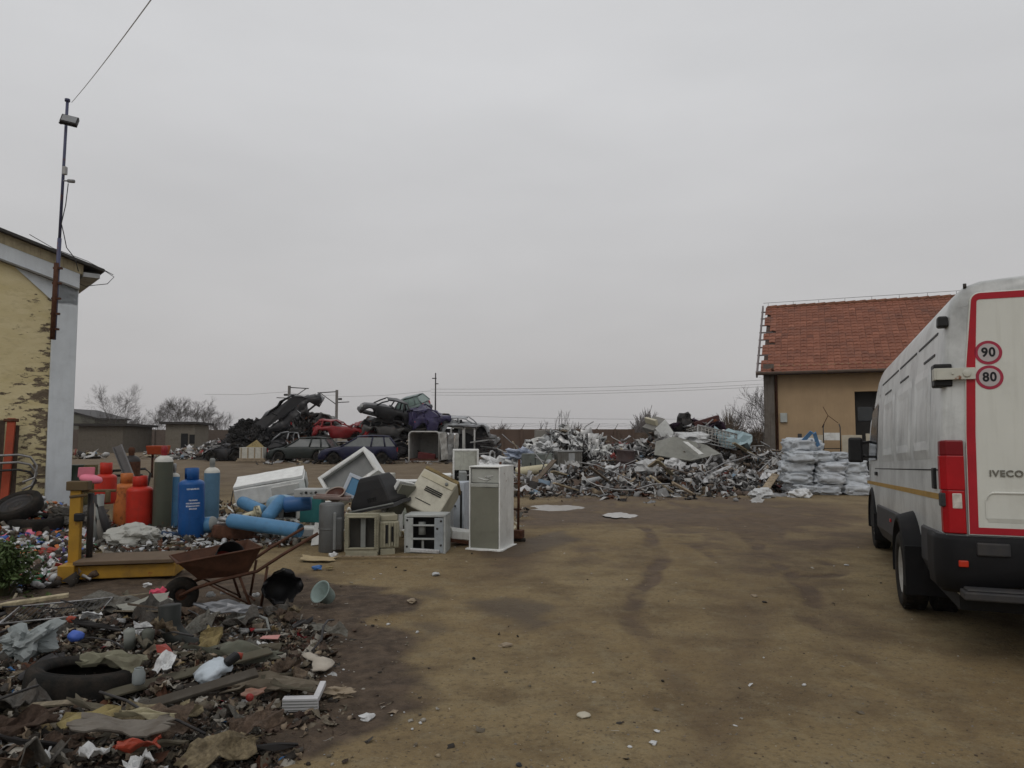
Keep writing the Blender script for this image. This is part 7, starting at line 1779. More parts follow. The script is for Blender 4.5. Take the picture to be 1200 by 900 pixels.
# ---------------- left far debris
def bh(x, y):
    p = 600 + x / y * FPX; return max(0, 1.85 * math.exp(-((p - 292) / 27) ** 4 - ((y - 46.5) / 1.9) ** 4) , 1.0 * math.exp(-((p - 255) / 22) ** 2 - ((y - 47) / 1.6) ** 2), .55 * math.exp(-((p - 222) / 26) ** 2 - ((y - 48) / 1.6) ** 2)) * (1 + .3 * mnoise.noise(Vector((x, y, 0)))) 
def bh2(x, y): return bh(x, y) * 1.1
mound('black_heap', 'black burnt looking scrap mound left of the wrecks', bh2, -22, -13.5, 43.5, 50, .25, mat('burnt_black', (.014, .013, .012), .9, bump=.8, bscale=9))
def wb(r): 
    px = r.uniform(262, 322); d = r.uniform(44.8, 48); return (px - 600) / FPX * d, d
litter('burnt_scrap', 'charred rods and black shreds sticking out of the black mound', 'scrap', 2600, wb, bh2, ['rod', 'strip', 'sheet', 'lump', 'rod'], (.12, .6), [mat('burnt_black', (1, 1, 1)), CHAR, DKMETAL], [8, 3, .5], 31, 40, .5, 1.6)
def wl(r):
    px = r.gauss(235, 22); d = r.gauss(47, .8); return (px - 600) / FPX * d, d
litter('far_rubbish', 'white and reddish rubbish strewn left of the black mound', 'rubbish', 650, wl, bh2, ['sheet', 'lump', 'plank', 'rod'], (.15, .7), HM, [16, 8, 4, 4, 4, 4, 4, 3, 1, 3], 32, 24, .4)
for k, (px, d) in enumerate(((106, 48), (190, 50))):
    def wf(r, px=px, d=d): q = r.gauss(px, 10 - 3 * k); dd_ = r.gauss(d, .8); return (q - 600) / FPX * dd_, dd_
    litter('far_rubbish', ['planks and pale rags before the long low shed', 'pale rubbish scattered near the small square shed'][k], 'rubbish', 110, wf, lambda x, y: .15, ['plank', 'sheet', 'rod', 'lump'], (.2, 1.2), HM, [8, 5, 4, 3, 8, 8, 3, 1, .3, .5], 33 + k, 14, .4)
def wt(r):
    px = r.choice((r.gauss(350, 14), r.gauss(470, 28), r.gauss(560, 14), r.gauss(372, 10))); d = r.uniform(44.6, 46.5); return (px - 600) / FPX * d, d
def wth(x, y):
    p = 600 + x / y * FPX; return abs(math.sin(x * 91.7 + y * 37.3)) * (2.7 * math.exp(-((p - 356) / 18) ** 2) + 2.3 * math.exp(-((p - 468) / 34) ** 4) + 1.6 * math.exp(-((p - 560) / 18) ** 4)) + .2
litter('torn_wreckage', 'torn dark metal and shredded trim jammed between the stacked wrecks', 'wreckage', 900, wt, wth, ['crumple', 'strip', 'rod', 'sheet'], (.15, .8), [CHAR, DKMETAL, DGREY, SILV, RUST], [8, 6, 5, 1.5, 2], 36, 40, .4, 1.5)
# red caps / junk under wreck stack: dark ground clutter
def wc(r): 
    px = r.uniform(300, 600); d = r.uniform(38.5, 46); return (px - 600) / FPX * d, d
litter('yard_rubbish', 'small dark rubbish around the feet of the wrecks', 'rubbish', 500, wc, lambda x, y: .03, ['plank', 'sheet', 'rod', 'lump'], (.1, .6), HM, [3, 5, 12, 6, 5, 2, 8, 1, .3, .5], 35, 14, .4)
# ============================================================ FOREGROUND RUBBISH (left)
TR = gp((-260, 1200), (300, 960), (352, 892), (402, 850), (408, 800), (392, 760), (385, 735), (330, 722), (240, 722), (200, 716), (90, 712), (-60, 725), (-400, 780))
TRx = [p[0] for p in TR]; TRy = [p[1] for p in TR]
def insd(x, y): return float(poly_sd(np.array([x]), np.array([y]), TR)[0])
_cache = {}
def trash_h(x, y):
    k = (round(x * 14), round(y * 14))
    if k not in _cache:
        d = -insd(k[0] / 14, k[1] / 14); t = min(1, max(0, d / 1.1)); _cache[k] = t * t * (3 - 2 * t)
    g = _cache[k]
    return g * (.07 + .16 * max(0, mnoise.noise(Vector((x * 1.3, y * 1.3, 4))) + .25) + .05 * mnoise.noise(Vector((x * 4, y * 4, 4)))) + hz(x, y) if False else g * (.07 + .16 * max(0, mnoise.noise(Vector((x * 1.3, y * 1.3, 4))) + .25) + .05 * mnoise.noise(Vector((x * 4, y * 4, 4))))
mound('rubbish_soil', 'dark trampled soil under the foreground rubbish', trash_h, -5.6, -.9, 2.9, 7.6, .07, mat('rubbish_earth', (.045, .034, .025), .95, var=.5, scale=12, dirt=.3, bump=.8, bscale=30), zoff=-.02)
def w_tr(rg, m=.0):
    while True:
        x = rg.uniform(-5.2, -.95); y = rg.uniform(3.0, 7.5)
        if insd(x, y) < m - abs(rg.gauss(0, .05)): return x, y
def w_edge(rg):
    while True:
        x = rg.uniform(-5.2, -.5); y = rg.uniform(3.0, 8.2); d = insd(x, y)
        if d < .55 and rg.random() < math.exp(-max(0, d + .2) * 5): return x, y
TM = [CARD, mat('dull_card', (.13, .11, .08), .9, var=.3, scale=40, dirt=.5, dscale=12), BROWNFAB, GREYFAB, WOOD, mat('litter_dark', (.03, .025, .02), .9), PLWHITE, mat('pale_scrap', (.30, .28, .24), .8, dirt=.5, dscale=12, var=.2), mat('olive_rag', (.10, .09, .066), .9, scale=40, dirt=.5, dscale=12), YELP, RED, BLUEP, PALEW, RUST]
TW_ = [8, 13, 9, 10, 11, 17, 2.6, 11, 5, 1, .35, .3, 5, 5]
KEEP = [(tp.x, tp.y, .33)] + [(G(a, b_, .12).x, G(a, b_, .12).y, r_) for a, b_, r_ in ((204, 762, .14), (250, 802, .12), (352, 838, .14), (45, 716, .1), (68, 727, .2), (243, 768, .1), (262, 722, .2), (188, 704, .08), (88, 763, .07), (368, 788, .16), (30, 768, .1), (322, 822, .12))]
def w_tr2(rg):
    while True:
        x, y = w_tr(rg)
        if all((x - a) ** 2 + (y - b_) ** 2 > r_ * r_ for a, b_, r_ in KEEP): return x, y
LAND[:] = []
for (px, py, ph) in ((92, 815, 'the big foreground tyre'), (204, 762, 'the black rubber boot'), (250, 802, 'the crushed bluish canister'), (352, 838, 'the white corner frame'), (45, 716, 'the pale grey plank'), (68, 727, 'the oven grid rack'), (243, 768, 'the yellow foam slab'),
                    (262, 722, 'the slate steel sheet'), (188, 704, 'the bright pink cloth'), (88, 763, 'the bright blue piece'), (368, 788, 'the pale torn cloth'), (30, 768, 'the translucent plastic sheet'), (205, 835, 'the long dark speckled board'), (142, 882, 'the flat grey card sheet'), (290, 850, 'the round red cap'),
                    (316, 762, 'the pink oval card'), (320, 803, 'the long brown flap'), (328, 716, 'the torn black container'), (225, 700, 'the wheelbarrow wheel'), (20, 870, 'the brown felt mat'), (255, 880, 'the long tan cardboard sheet'), (105, 858, 'the torn yellowish card'), (160, 896, 'the torn red sheet'), (128, 715, 'the pinkish grey bundle')):
    p = G(px, py); LAND.append((p.x, p.y, ph))
litter('rubbish_litter', 'mass of trodden cardboard, rags and scraps in the foreground rubbish', 'litter', 20000, w_tr2, trash_h, ['crumple', 'leaf', 'strip', 'lump', 'leaf', 'plank', 'crumple', 'rod'], (.012, .11), TM, TW_, 51, 20, .3, 1.8)
litter('fine_litter', 'fine pale crumbs and twigs scattered over the foreground dirt', 'litter', 9000, w_edge, lambda x, y: trash_h(x, y) + .004, ['leaf', 'strip', 'rod', 'lump'], (.008, .06), TM[:5] + [PLWHITE, PALEW, TM[7], TM[5]], [8, 8, 4, 4, 6, 5, 6, 6, 8], 52, 14, .2, 1.6)
rg = random.Random(90)
def tspots(n, zoff=.03, tilt=14): return spots(n, lambda r: w_tr2(r), zoff, tilt, trash_h)
pieces([('crumple', CARD, .21, 'cardboard_piece', 'wet brown cardboard piece', 'cardboard', 'cardboard pieces in the foreground rubbish', tspots(18)),
        ('crumple', GREYFAB, .27, 'rag', 'grey crumpled rag', 'rag', 'grey rags in the foreground rubbish', tspots(20)),
        ('crumple', BROWNFAB, .22, 'brown_rag', 'brown crumpled cloth', 'cloth', 'brown cloths in the foreground rubbish', tspots(16)),
        ('plank', WOOD, .4, 'wood_slat', 'broken weathered slat', 'slat', 'slats in the foreground rubbish', tspots(16, .05)),
        ('strip', DKMETAL, .3, 'metal_strip', 'dull bent metal strip', 'metal strip', 'metal strips in the foreground rubbish', tspots(9, .05)),
        ('rod', DKMETAL, .6, 'bent_wire', 'dark bent wire', 'wire', 'wires in the foreground rubbish', tspots(14, .07, 20)),
        ('crumple', PLWHITE, .12, 'plastic_scrap', 'small dirty white plastic scrap', 'plastic scrap', 'white plastic scraps in the foreground rubbish', tspots(16, .05)),
        ('leaf', RED, .08, 'red_scrap', 'small red plastic scrap', 'plastic scrap', 'red scraps in the foreground rubbish', tspots(7, .06)),
        ('strip', mat('olive_rag', (1, 1, 1)), .26, 'fabric_strip', 'olive grey fabric strip', 'fabric strip', 'fabric strips in the foreground rubbish', tspots(14, .04))], 13)
def TG(px, py, z=.12):
    p = G(px, py, z); return p
def one(mb, m, nm, lb, ct, M_, bevel=0, sol=0):
    o = mb.build(nm, m, None, M=M_, bevel=bevel)
    if sol: s_ = o.modifiers.new('s', 'SOLIDIFY'); s_.thickness = sol
    return tag(o, lb, ct)
rs = random.Random
# named pieces, from the back to the front
p = TG(45, 716); mb = MB(); mb.box((0, 0, 0), (.95, .085, .03)); one(mb, PALEW, 'plank', 'pale grey wooden plank at the far left edge of the rubbish', 'plank', T(p.x - .3, p.y, .17) @ rot(0, -4, 28), .004)
p = TG(68, 727); t = thing('wire_rack', 'grey oven grid rack lying flat behind the big foreground tyre', 'rack', M=T(p.x, p.y, .2) @ rot(6, -3, 14)); mb = MB()
for k in range(17): mb.tube([(-.32 + k * .04, -.2, 0), (-.32 + k * .04, .2, 0)], .004, 4)
mb.build('grid_wires', DKMETAL, t); mb = MB(); mb.tube([(-.34, -.2, 0), (.34, -.2, 0), (.34, .2, 0), (-.34, .2, 0), (-.34, -.2, 0)], .007, 5); mb.build('grid_frame', STEEL, t)
p = TG(30, 768); o = bag(T(p.x, p.y, .20) @ rot(10, -20, 20), .30, PLCLEAR, 'plastic_sheet', 'translucent grey plastic sheet crumpled at the left of the big tyre', 'plastic sheet', 4, .9, .7, 1.5, seed=12)
p = TG(88, 763); one(pc_lump(rs(3), .11, 3, .15, .7, 1.5, True), BLUEP, 'plastic_ball', 'small bright blue plastic piece just behind the big tyre', 'plastic piece', T(p.x, p.y, .22))
p = TG(83, 740); one(pc_lump(rs(4), .07, 2, .2, .8), RED, 'red_can', 'small dark red can near the oven grid rack', 'can', T(p.x, p.y, .21))
p = TG(188, 704); one(pc_lump(rs(5), .15, 3, .7, .8, 1.5), mat('hot_pink', (.55, .07, .12), .6, dirt=.2), 'pink_cloth', 'crumpled bright pink red cloth behind the black boot', 'cloth', T(p.x, p.y, .17))
p = TG(170, 790 - 70); one(pc_sheet(rs(6), .36, .7, .2, 4), mat('stone_grey_rag', (.24, .24, .21), .9, dirt=.35, bump=.4), 'grey_sheet', 'pale grey crumpled sheet left of the pink cloth', 'sheet', T(p.x, p.y, .19) @ rot(14, -8, 30))
p = TG(128, 715); one(pc_lump(rs(7), .42, 3, .6, .4, 2), GREYFAB, 'cloth_heap', 'greyish pink cloth bundle between the rack and the pink cloth', 'cloth bundle', T(p.x, p.y, .17))
# black boot
p = TG(204, 762); t = thing('rubber_boot', 'dark green black rubber boot shape lying in the middle of the rubbish', 'boot', M=T(p.x, p.y, .26) @ rot(0, 0, -20)); mb = MB()
mb.tube([(-.05, 0, .16), (-.04, 0, .02), (.02, 0, -.06), (.12, 0, -.09), (.20, 0, -.10), (.235, 0, -.10)], [.075, .07, .075, .06, .055, .03], 14); mb.build('upper', mat('boot_rubber', (.012, .014, .012), .55, dirt=.2), t); mb = MB(); mb.box((.09, 0, -.15), (.3, .1, .025)); mb.build('sole', BLACKP, t, bevel=.008)
p = TG(243, 768); one(pc_sheet(rs(8), .14, 1.3, .3, 6, .02), YELP, 'yellow_foam', 'dirty yellow foam slab standing right of the rubber boot', 'foam', T(p.x, p.y, .22) @ rot(58, 10, -20))
p = TG(262, 722); one(pc_sheet(rs(9), .48, .26, .14, 9, .008), mat('slate_sheet', (.16, .165, .175), .35, .4, dirt=.35), 'steel_sheet', 'long slate grey steel sheet lying before the wheelbarrow', 'metal sheet', T(p.x, p.y + .1, .17) @ rot(14, 4, 2))
p = TG(303, 733); mb = MB(); mb.tube([(-.16, 0, .05), (-.05, .02, .08), (.06, .0, .05), (.1, -.05, -.02), (.02, -.14, .0)], .012, 6); one(mb, GREYP, 'hose', 'short grey hose loop beside the slate steel sheet', 'hose', T(p.x, p.y, .12))
a = G(380, 712); t = thing('plastic_bowl', 'pale green clear plastic bowl lying on its side right of the torn container', 'bowl', M=T(a.x, a.y, .12) @ rot(58, 0, -34)); mb = MB(); mb.lathe([(.001, -.11), (.07, -.11), (.085, -.08), (.12, .07), (.135, .08), (.135, .085), (.116, .08), (.078, -.075), (.001, -.1)], 26); mb.build('shell', mat('bowl_green', (.30, .38, .36), .3, trans=.3, dirt=.4, dscale=8), t); t.scale = (.8, .8, .8)
# bent grey sheet arcs crossing behind tyre
p = TG(132, 800); one(pc_sheet(rs(10), .40, .2, .2, 9, .006), mat('khaki_sheet', (.19, .185, .13), .7, scale=40, dirt=.5, dscale=10), 'curved_board', 'khaki bent board lying over the back of the big tyre', 'board', T(p.x, p.y, .25) @ rot(8, 3, -6))
p = TG(270, 778); one(pc_sheet(rs(11), .6, .16, .18, 9, .006), mat('moss_sheet', (.13, .135, .105), .7, scale=40, dirt=.5, dscale=10), 'curved_strip', 'long grey green strip lying behind the blue white bottle', 'strip', T(p.x, p.y, .20) @ rot(8, 3, -4))
p = TG(163, 775); t = thing('grey_cushion', 'grey cylinder pair like rolled rags right of the big tyre', 'rolled rag', M=T(p.x, p.y, .26) @ rot(14, 0, 20)); mb = MB()
mb.tube([(-.06, 0, -.05), (-.06, 0, .07)], .035, 12); mb.build('roll', mat('grey_roll', (.2, .21, .19), .9, dirt=.3), t); mb = MB(); mb.tube([(.04, .01, -.06), (.05, .01, .05)], .038, 12); mb.build('roll', mat('dark_roll', (.09, .095, .08), .9, dirt=.3), t)
p = TG(162, 812); t = thing('glass_jar', 'small clear jar standing by the right side of the big tyre', 'jar', (p.x, p.y, .17)); mb = MB(); mb.lathe([(.001, 0), (.03, 0), (.035, .01), (.035, .06), (.025, .08), (.025, .09), (.022, .09), (.022, .08), (.031, .058), (.03, .01), (.001, .008)], 18); mb.build('glass_wall', PLCLEAR, t)
# blue white bottle / visor
p = TG(250, 802); t = thing('crushed_canister', 'bluish white crushed plastic canister lying right of the dark planks', 'canister', M=T(p.x, p.y, .2) @ rot(18, -22, 24)); mb = MB(); mb.add(*(lambda q: (q.v, q.f))(pc_lump(rs(13), .20, 3, .45, .45, 2.4, True)), 0, True); mb.build('shell', mat('ice_white', (.46, .52, .57), .35, dirt=.3, dscale=10), t)
mb = MB(); mb.box((.1, -.06, .03), (.09, .05, .05), rot(0, 0, 20)); mb.build('dark_recess', BLACKP, t, bevel=.015); mb = MB(); mb.tube([(.13, .02, .02), (.17, .0, -.0)], .02, 8); mb.build('red_cap', RED, t)
p = TG(205, 835); mb = MB(); mb.box((0, 0, 0), (.85, .075, .02)); one(mb, mat('dark_board', (.055, .047, .037), .9, dirt=.4, dirtcol=(.16, .15, .13)), 'board', 'long dark speckled board sloping up behind the cardboard', 'board', T(p.x, p.y, .2) @ rot(16, -8, 32), .004)
p = TG(245, 797); mb = MB(); mb.box((0, 0, 0), (.95, .09, .015)); one(mb, mat('olive_board', (.085, .078, .055), .9, scale=40, dirt=.5, dscale=10), 'board', 'olive board lying parallel above the long dark one', 'board', T(p.x - .1, p.y + .0, .17) @ rot(10, -5, 38), .004)
p = TG(320, 803); one(pc_sheet(rs(14), .5, .22, .16, 9, .006), mat('dun_sheet', (.14, .12, .09), .9, scale=40, dirt=.5, dscale=10), 'cardboard_flap', 'long brown cardboard flap behind the white drawer corner', 'cardboard', T(p.x, p.y, .15) @ rot(10, 3, 10))
# cardboard sheet low left with red below
p = TG(142, 882); one(pc_sheet(rs(15), .44, .26, .08, 9, .008), mat('grey_card', (.15, .135, .115), .8, scale=40, dirt=.45, dscale=10), 'card_sheet', 'flat grey brown card sheet at the bottom of the picture', 'card sheet', T(p.x, p.y, .24) @ rot(12, 2, 4))
p = TG(168, 868); one(pc_sheet(rs(16), .28, .2, .2, 8, .006), mat('cream_card', (.33, .3, .2), .8, dirt=.5, dscale=10), 'cream_strip', 'cream card strip behind the flat grey brown sheet', 'card strip', T(p.x, p.y, .25) @ rot(20, 4, -4))
p = TG(160, 896); one(pc_sheet(rs(17), .18, .3, .3, 8, .006), RED, 'red_sheet', 'torn red plastic sheet at the bottom edge of the rubbish', 'plastic sheet', T(p.x, p.y, .21) @ rot(20, -4, 8))
p = TG(105, 858); one(pc_sheet(rs(18), .26, .4, .2, 4, .006), YELP, 'yellow_card', 'torn yellowish card under the front of the big tyre', 'card', T(p.x, p.y, .21) @ rot(18, -6, 20))
for k, (px, py, s, lb) in enumerate(((20, 870, .5, 'thick brown felt mat at the bottom left corner'), (60, 890, .4, 'crumpled brown felt in front of the big tyre'), (255, 880, .55, 'long tan cardboard sheet at the bottom right of the rubbish'), (300, 855, .4, 'tan cardboard flap left of the white drawer corner'), (200, 850, .4, 'brown cardboard flap beneath the dark speckled board'), (330, 790, .35, 'brown cloth piece behind the white drawer corner'), (190, 740, .3, 'grey brown rag just left of the rubber boot'))):
    p = TG(px, py); one(pc_sheet(rs(30 + k), s * .62, .5, .3, 9, .006), CARD if k in (2, 3, 4) else BROWNFAB, 'cardboard_flap' if k in (2, 3, 4) else 'felt_mat', lb, 'cardboard' if k in (2, 3, 4) else 'felt', T(p.x, p.y, .2 - (k > 1) * .04) @ rot(10, -6, 25 + k * 7))
# white drawer corner
p = G(352, 838); t = thing('drawer_corner', 'white grooved plastic corner frame lying at the rubbish edge', 'frame', M=T(p.x, p.y + .0, .06) @ rot(4, 0, 4)); mb = MB()
FW = mat('frame_white', (.48, .48, .49), .5, dirt=.3)
mb.box((0, 0, 0), (.20, .03, .075)); mb.box((0, .012, .03), (.2, .05, .012)); mb.build('front_rail', FW, t, bevel=.003)
mb = MB()
for k in range(4): mb.box((0, -.017, -.026 + k * .017), (.198, .004, .004))
mb.build('grooves', GREYP, t); mb = MB(); mb.box((.085, .12, .025), (.035, .22, .03)); mb.build('side_rail', FW, t, bevel=.003)
p = G(322, 822); mb = MB(); mb.box((0, 0, 0), (.22, .015, .02)); mb.box((.01, .04, 0), (.2, .015, .02)); mb.box((-.105, .02, 0), (.015, .05, .02)); one(mb, mat('cream_clip', (.5, .47, .36), .5, dirt=.2), 'plastic_clip', 'cream slotted plastic bar left of the white corner frame', 'plastic bar', T(p.x, p.y, .09) @ rot(4, 6, -22), .003)
# lace-like pale cloth
p = G(368, 788); vs = []; t_pts = [(-.10, .16), (-.06, .13), (-.02, .09), (.03, .06), (.05, .0), (.06, -.06), (.055, -.12)]; wd = [.01, .03, .035, .045, .055, .045, .03]; mb = MB()
for (x, y), w_ in zip(t_pts, wd): vs += [(x - w_, y - w_ * .5, .02), (x, y, .03 + .01 * math.sin(x * 90)), (x + w_, y + w_ * .4, .015)]
mb.add(vs, [(i * 3 + j, i * 3 + j + 1, (i + 1) * 3 + j + 1, (i + 1) * 3 + j) for i in range(6) for j in (0, 1)], 0, True)
one(mb, mat('pale_lace', (.42, .38, .32), .9, dirt=.35, bump=.4), 'pale_cloth', 'pale torn cloth strip lying behind the white corner frame', 'cloth', T(p.x, p.y, .03) @ Matrix.Scale(1.25, 4), 0, .008)
p = G(398, 818); one(pc_lump(rs(50), .16, 3, .8, .35, 1.8), mat('tan_crumple', (.26, .21, .15), .9, dirt=.3), 'paper_crumple', 'tan crumpled paper right of the white corner frame', 'paper', T(p.x, p.y, .035))
p = G(316, 762); one(pc_sheet(rs(51), .12, .5, .08, 3, .004), mat('salmon_card', (.45, .22, .2), .7, dirt=.2), 'pink_card', 'small pink oval card lying right of the yellow foam', 'card', T(p.x, p.y, .1) @ rot(6, 0, 5))
p = G(290, 770); one(pc_lump(rs(52), .05, 2, .5, .5), mat('stone_grey_rag', (1, 1, 1)), 'stone', 'small pale grey lump beside the pink card', 'stone', T(p.x, p.y, .1))
p = G(297, 838); one(pc_sheet(rs(53), .12, .6, .1, 3, .005), mat('orange_pack', (.30, .16, .11), .5, dirt=.5, dscale=14), 'wrapper', 'orange and white wrapper left of the white corner frame', 'wrapper', T(p.x, p.y, .13) @ rot(10, 0, 12))
p = G(292, 850); one(pc_lump(rs(54), .045, 2, .1, 1), RED, 'bottle_cap', 'round red bottle cap below the orange wrapper', 'cap', T(p.x, p.y, .15))
p = G(242, 815); one(pc_lump(rs(55), .04, 2, .1, 1), mat('beige_block', (.35, .3, .15), .7), 'pebble', 'small ochre pebble under the crushed canister', 'pebble', T(p.x, p.y, .14))
# white bits between barrow and sheet
for k, (px, py, s) in enumerate(((247, 702, .09), (262, 700, .06), (300, 702, .07), (172, 690, .08), (285, 745, .08))):
    p = G(px, py, .06); one(pc_lump(rs(60 + k), s, 2, .7, .5), PLWHITE, 'paper_ball', ['crumpled white paper beneath the wheelbarrow tray', 'smallest white paper beneath the wheelbarrow legs', 'white paper right of the wheelbarrow leg', 'white paper beside the yellow scale foot', 'white paper lump below the slate steel sheet'][k], 'paper', T(p.x, p.y, .1))

# ============================================================ CAN PILE, SCRAP BY CYLINDERS
CANP = gp((-60, 705), (60, 690), (96, 684), (100, 640), (128, 622), (100, 596), (55, 596), (-10, 640))
def w_can(rg):
    while True:
        x = rg.uniform(-11.5, -4.5); y = rg.uniform(7, 16.5)
        if float(poly_sd(np.array([x]), np.array([y]), CANP)[0]) < .1: return x, y
def can_h(x, y):
    return .04 + .42 * math.exp(-((x + 8.1) / .55) ** 2 - ((y - 12.6) / 1.0) ** 2) + .10 * max(0, mnoise.noise(Vector((x, y, 2)))) 
CM = [mat('can_silver', (.42, .43, .44), .35, .4, dirt=.25), PLWHITE, RED, BLUEP, GREENP, mat('can_violet', (.10, .08, .22), .5, dirt=.2), TM[5], mat('can_orange', (.45, .14, .04), .5, dirt=.2), PINK, TM[7], mat('can_brown', (.1, .07, .05), .8)]
litter('crushed_cans', 'colourful crushed drink cans and wrappers heaped below the white pillar', 'cans', 2600, w_can, can_h, ['can', 'can', 'leaf', 'sheet'], (.05, .17), CM, [10, 10, 6, 4, 3, 3, 12, 2, 1.5, 6, 14], 61, 30, .4, 1.2)
CHP = gp((135, 655), (215, 650), (300, 645), (345, 640), (335, 622), (262, 606), (150, 620), (110, 640))
def w_ch(rg):
    while True:
        x = rg.uniform(-8.5, -2.5); y = rg.uniform(9, 15.5)
        if float(poly_sd(np.array([x]), np.array([y]), CHP)[0]) < .1: return x, y
litter('metal_chips', 'grey and dark small metal scraps strewn around the gas cylinders', 'scrap', 2600, w_ch, lambda x, y: .04 + .12 * math.exp(-((x + 5.2) / .5) ** 2 - ((y - 10.8) / .6) ** 2), ['can', 'leaf', 'strip', 'lump', 'rod'], (.04, .15), [CM[0], TM[5], GALV, RUST, TM[7], PLWHITE, TM[3]], [4, 12, 5, 7, 4, 3, 6], 62, 26, .3, 1.3)
APP = gp((275, 632), (400, 640), (545, 636), (600, 622), (612, 600), (480, 578), (250, 590))
def w_ap(rg):
    while True:
        x = rg.uniform(-7, 1.2); y = rg.uniform(9, 17)
        if float(poly_sd(np.array([x]), np.array([y]), APP)[0]) < .15: return x, y
litter('appliance_debris', 'broken plastic, panels and cable scraps under the appliances', 'debris', 1300, w_ap, lambda x, y: .04 + .12 * max(0, mnoise.noise(Vector((x, y, 9))) + .3), ['sheet', 'leaf', 'strip', 'lump', 'rod'], (.04, .22), [WHITE, BEIGE, GREYP, TM[5], RUST, PALEW, TM[3], YELP], [8, 5, 6, 12, 4, 3, 6, 1.5], 63, 24, .3, 1.6)
p = G(148, 646); bag(T(p.x, p.y + .2, .17) @ rot(0, 0, 15), .66, mat('grey_white_tarp', (.36, .36, .33), .8, dirt=.3, bump=.3), 'tarpaulin', 'rounded grey white cloth bundle behind the scale deck', 'cloth bundle', 4, .35, .5, 1.6, seed=21)
p = G(182, 640); bag(T(p.x, p.y + .2, .1) @ rot(0, 0, 15), .36, mat('denim', (.03, .05, .09), .9, dirt=.3), 'denim_bundle', 'dark blue cloth bundle right of the grey white one', 'cloth bundle', 3, .4, .5, 1.8, seed=22)
p = G(93, 622); bag(T(p.x, p.y, .22) @ rot(0, 0, 15), .8, GREYFAB, 'dark_sack', 'dark grey rubbish bag behind the can heap', 'rubbish bag', 4, .4, .55, 1.6, seed=23)
a = G(372, 658); one(pc_sheet(rs(70), .42, .5, .06, 4, .008), mat('tan_board', (.34, .27, .16), .8, dirt=.3), 'flat_card', 'flat tan cardboard lying in front of the grey water heater', 'cardboard', T(a.x, a.y, .03) @ rot(3, 2, -6))
a = G(391, 655); one(pc_lump(rs(71), .12, 2, .5, .6), PLWHITE, 'paper_ball', 'white crumpled lump at the foot of the grey water heater', 'paper', T(a.x, a.y, .05))
a = G(371, 668); one(pc_lump(rs(72), .12, 2, .6, .4), BLUEP, 'wrapper', 'flattened blue grey wrapper before the tan cardboard', 'wrapper', T(a.x, a.y, .03))
a = G(386, 668); one(pc_lump(rs(73), .1, 2, .6, .3), YELP, 'wrapper', 'flattened yellow wrapper before the tan cardboard', 'wrapper', T(a.x, a.y, .03))
a = G(450, 655); mb = MB(); mb.box((0, 0, 0), (1.25, .02, .012)); one(mb, PALEW, 'batten', 'thin pale batten on the dirt before the beige casings', 'batten', T(a.x, a.y, .03) @ rot(0, 1, 3))
# small litter on the open yard
def w_yard(rg):
    while True:
        px = rg.uniform(300, 1050); py = 560 + 340 * rg.random() ** 1.2; p = G(px, py)
        if rg.random() < .25 + .75 * max(0, 1 - (px - 380) / 260): return p.x, p.y
def yh(x, y): return hz(x, y) + .004
litter('yard_litter', 'tiny pale paper and plastic crumbs scattered on the open dirt', 'litter', 420, w_yard, yh, ['leaf', 'lump', 'rod'], (.01, .055), [PLWHITE, TM[7], TM[5], PALEW, TM[1]], [4, 4, 5, 2, 4], 71, 8, .1, 2.2)
def w_gr(rg):
    px = rg.uniform(-50, 1250); py = 540 + 380 * rg.random(); p = G(px, py); return p.x, p.y
litter('gravel', 'loose gravel and clods pressed into the dirt yard', 'gravel', 3500, w_gr, lambda x, y: hz(x, y) - .001, ['lump'], (.006, .03), [mat('gravel_tan', (.2, .165, .12), .95, var=.2), mat('gravel_grey', (.16, .145, .125), .95), mat('clod_dark', (.07, .052, .036), .95), mat('gravel_pale', (.28, .26, .22), .95)], [10, 4, 7, 1], 72, 20, .1, 3.0)
for k, (px, py, s, m, lb) in enumerate(((684, 840, .085, mat('flat_stone', (.42, .39, .31), .9), 'flat pale round stone lying alone on the near dirt'), (696, 800, .03, PLWHITE, 'tiny white scrap above the flat pale stone'), (765, 872, .045, PLWHITE, 'white folded paper scrap near the bottom right of the stone'), (738, 876, .03, PLWHITE, 'tiny white scrap left of the folded paper scrap'), (770, 858, .035, PLWHITE, 'small white scrap above the folded paper scrap'),
                    (593, 757, .09, mat('tan_crumple', (1, 1, 1)), 'tan leaf like scrap left of the yard centre'), (510, 674, .12, PLWHITE, 'white flattened scrap in front of the appliances'), (483, 707, .12, mat('tan_crumple', (1, 1, 1)), 'pale crumpled scrap near the dark soil edge'), (884, 699, .07, mat('tan_crumple', (1, 1, 1)), 'small tan scrap on the dirt left of the van'), (992, 662, .06, PLWHITE, 'small white scrap on the dirt near the van wheel'), (430, 843, .09, PLWHITE, 'thin white strip on the dark soil edge'), (608, 897, .04, BLACKP, 'small black lump at the bottom edge of the dirt'), (896, 706, .05, TM[5], 'dark splinter right beside the small tan scrap'))):
    p = G(px, py); one(pc_lump(rs(100 + k), s, 2, .25 if k == 0 else .6, .35, 1.2), m, 'flat_stone' if k == 0 else ('black_lump' if k == 11 else 'paper_scrap'), lb, 'stone' if k == 0 else 'scrap', T(p.x, p.y, hz(p.x, p.y) + s * .12) @ rot(0, 0, k * 40))

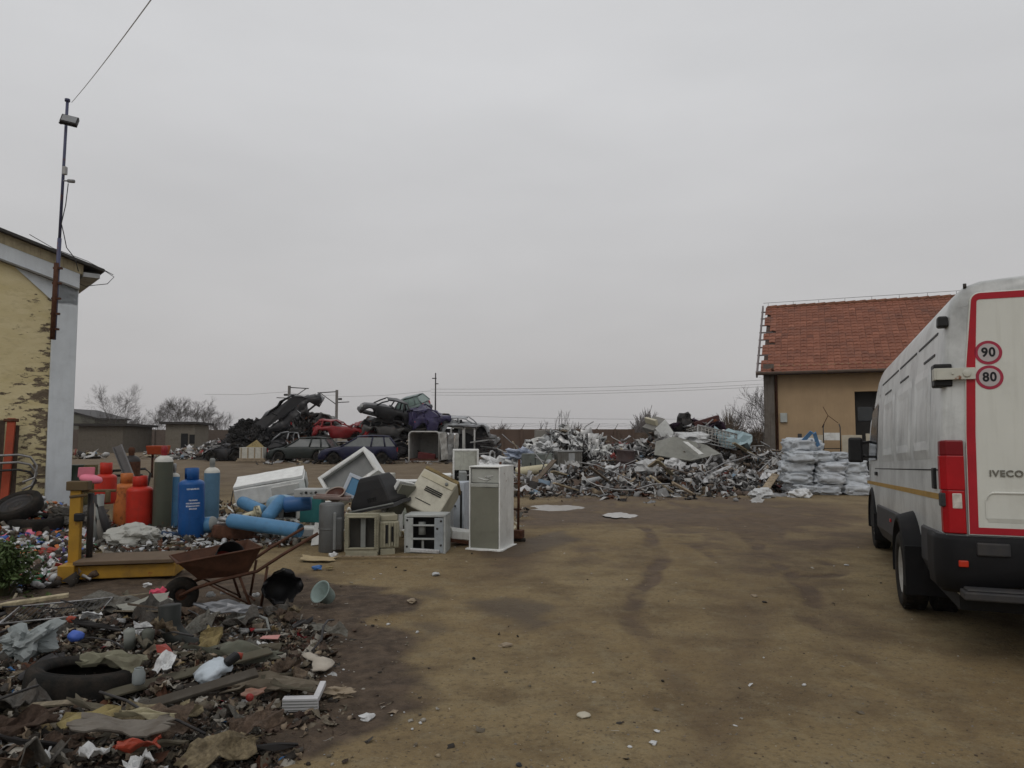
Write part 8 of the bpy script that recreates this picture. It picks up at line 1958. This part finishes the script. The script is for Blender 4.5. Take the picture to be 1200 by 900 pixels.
# ============================================================ GREEN BUSH AT LEFT
rg = random.Random(6); bp_ = G(4, 700); t = thing('bush', 'green leafy weed bush at the left edge below the tyres', 'bush', (bp_.x, bp_.y, 0)); mb = MB(); st = MB()
for k in range(120):
    a = rg.uniform(0, 6.28); sp = rg.uniform(0, .32); h_ = rg.uniform(.2, .62) * (1 - sp); tip = Vector((math.cos(a) * sp, math.sin(a) * sp, h_)); mid = Vector((tip.x * .4, tip.y * .4, h_ * .6)); st.tube([(tip.x * .15, tip.y * .15, 0), mid, tip], .003, 3, cap=False)
    for j in range(16):
        f = rg.uniform(.35, 1.0); c = mid.lerp(tip, f) + Vector((rg.gauss(0, .03), rg.gauss(0, .03), rg.gauss(0, .02))); s = rg.uniform(.018, .04)
        M_ = T(*c) @ rot(rg.uniform(-60, 60), rg.uniform(-60, 60), rg.uniform(0, 360)); mb.add([(-s, 0, 0), (0, -s * .45, .004), (s, 0, 0), (0, s * .45, .004)], [(0, 1, 2, 3)], 0, False, M_)
mb.build('leaves', mat('weed_green', (.055, .085, .025), .6, var=.4, scale=9), t); st.build('stems', mat('weed_stem', (.07, .07, .03), .8), t)
def w_gs(rg): p = G(rg.gauss(20, 22), rg.uniform(660, 735)); return p.x, p.y
litter('weeds', 'short weeds and moss on the dirt around the bush', 'weeds', 700, w_gs, lambda x, y: .01, ['leaf'], (.02, .07), [mat('weed_green', (1, 1, 1)), mat('weed_olive', (.08, .085, .03), .8)], [1, 1], 73, 30)

# settle everything that stands on the yard onto its uneven dirt
for o in bpy.data.objects:
    if o.type == 'EMPTY' and o.parent is None and o.get('category') and abs(o.matrix_basis.translation.z) < .02 and o.matrix_basis.translation.y < 30 and o.name.split('.')[0] not in ('delivery_van', 'warehouse', 'brick_barn', 'lamp_mast', 'bush'):
        p = o.matrix_basis.translation; o.location.z = p.z + hz(p.x, p.y) - .012
# ============================================================ DAMP AIR
mb = MB(); mb.box((0, 380, 9), (1500, 1100, 22)); hz_o = mb.build('haze', bpy.data.materials.new('damp_air')); tag(hz_o, kind='stuff')
hm = hz_o.data.materials[0]; hm.use_nodes = True; hn = hm.node_tree; hn.nodes.clear()
ho = hn.nodes.new('ShaderNodeOutputMaterial'); hv = hn.nodes.new('ShaderNodeVolumePrincipled')
hv.inputs['Color'].default_value = (.93, .93, .95, 1); hv.inputs['Density'].default_value = .0003; hv.inputs['Anisotropy'].default_value = .2
hn.links.new(hv.outputs[0], ho.inputs['Volume'])
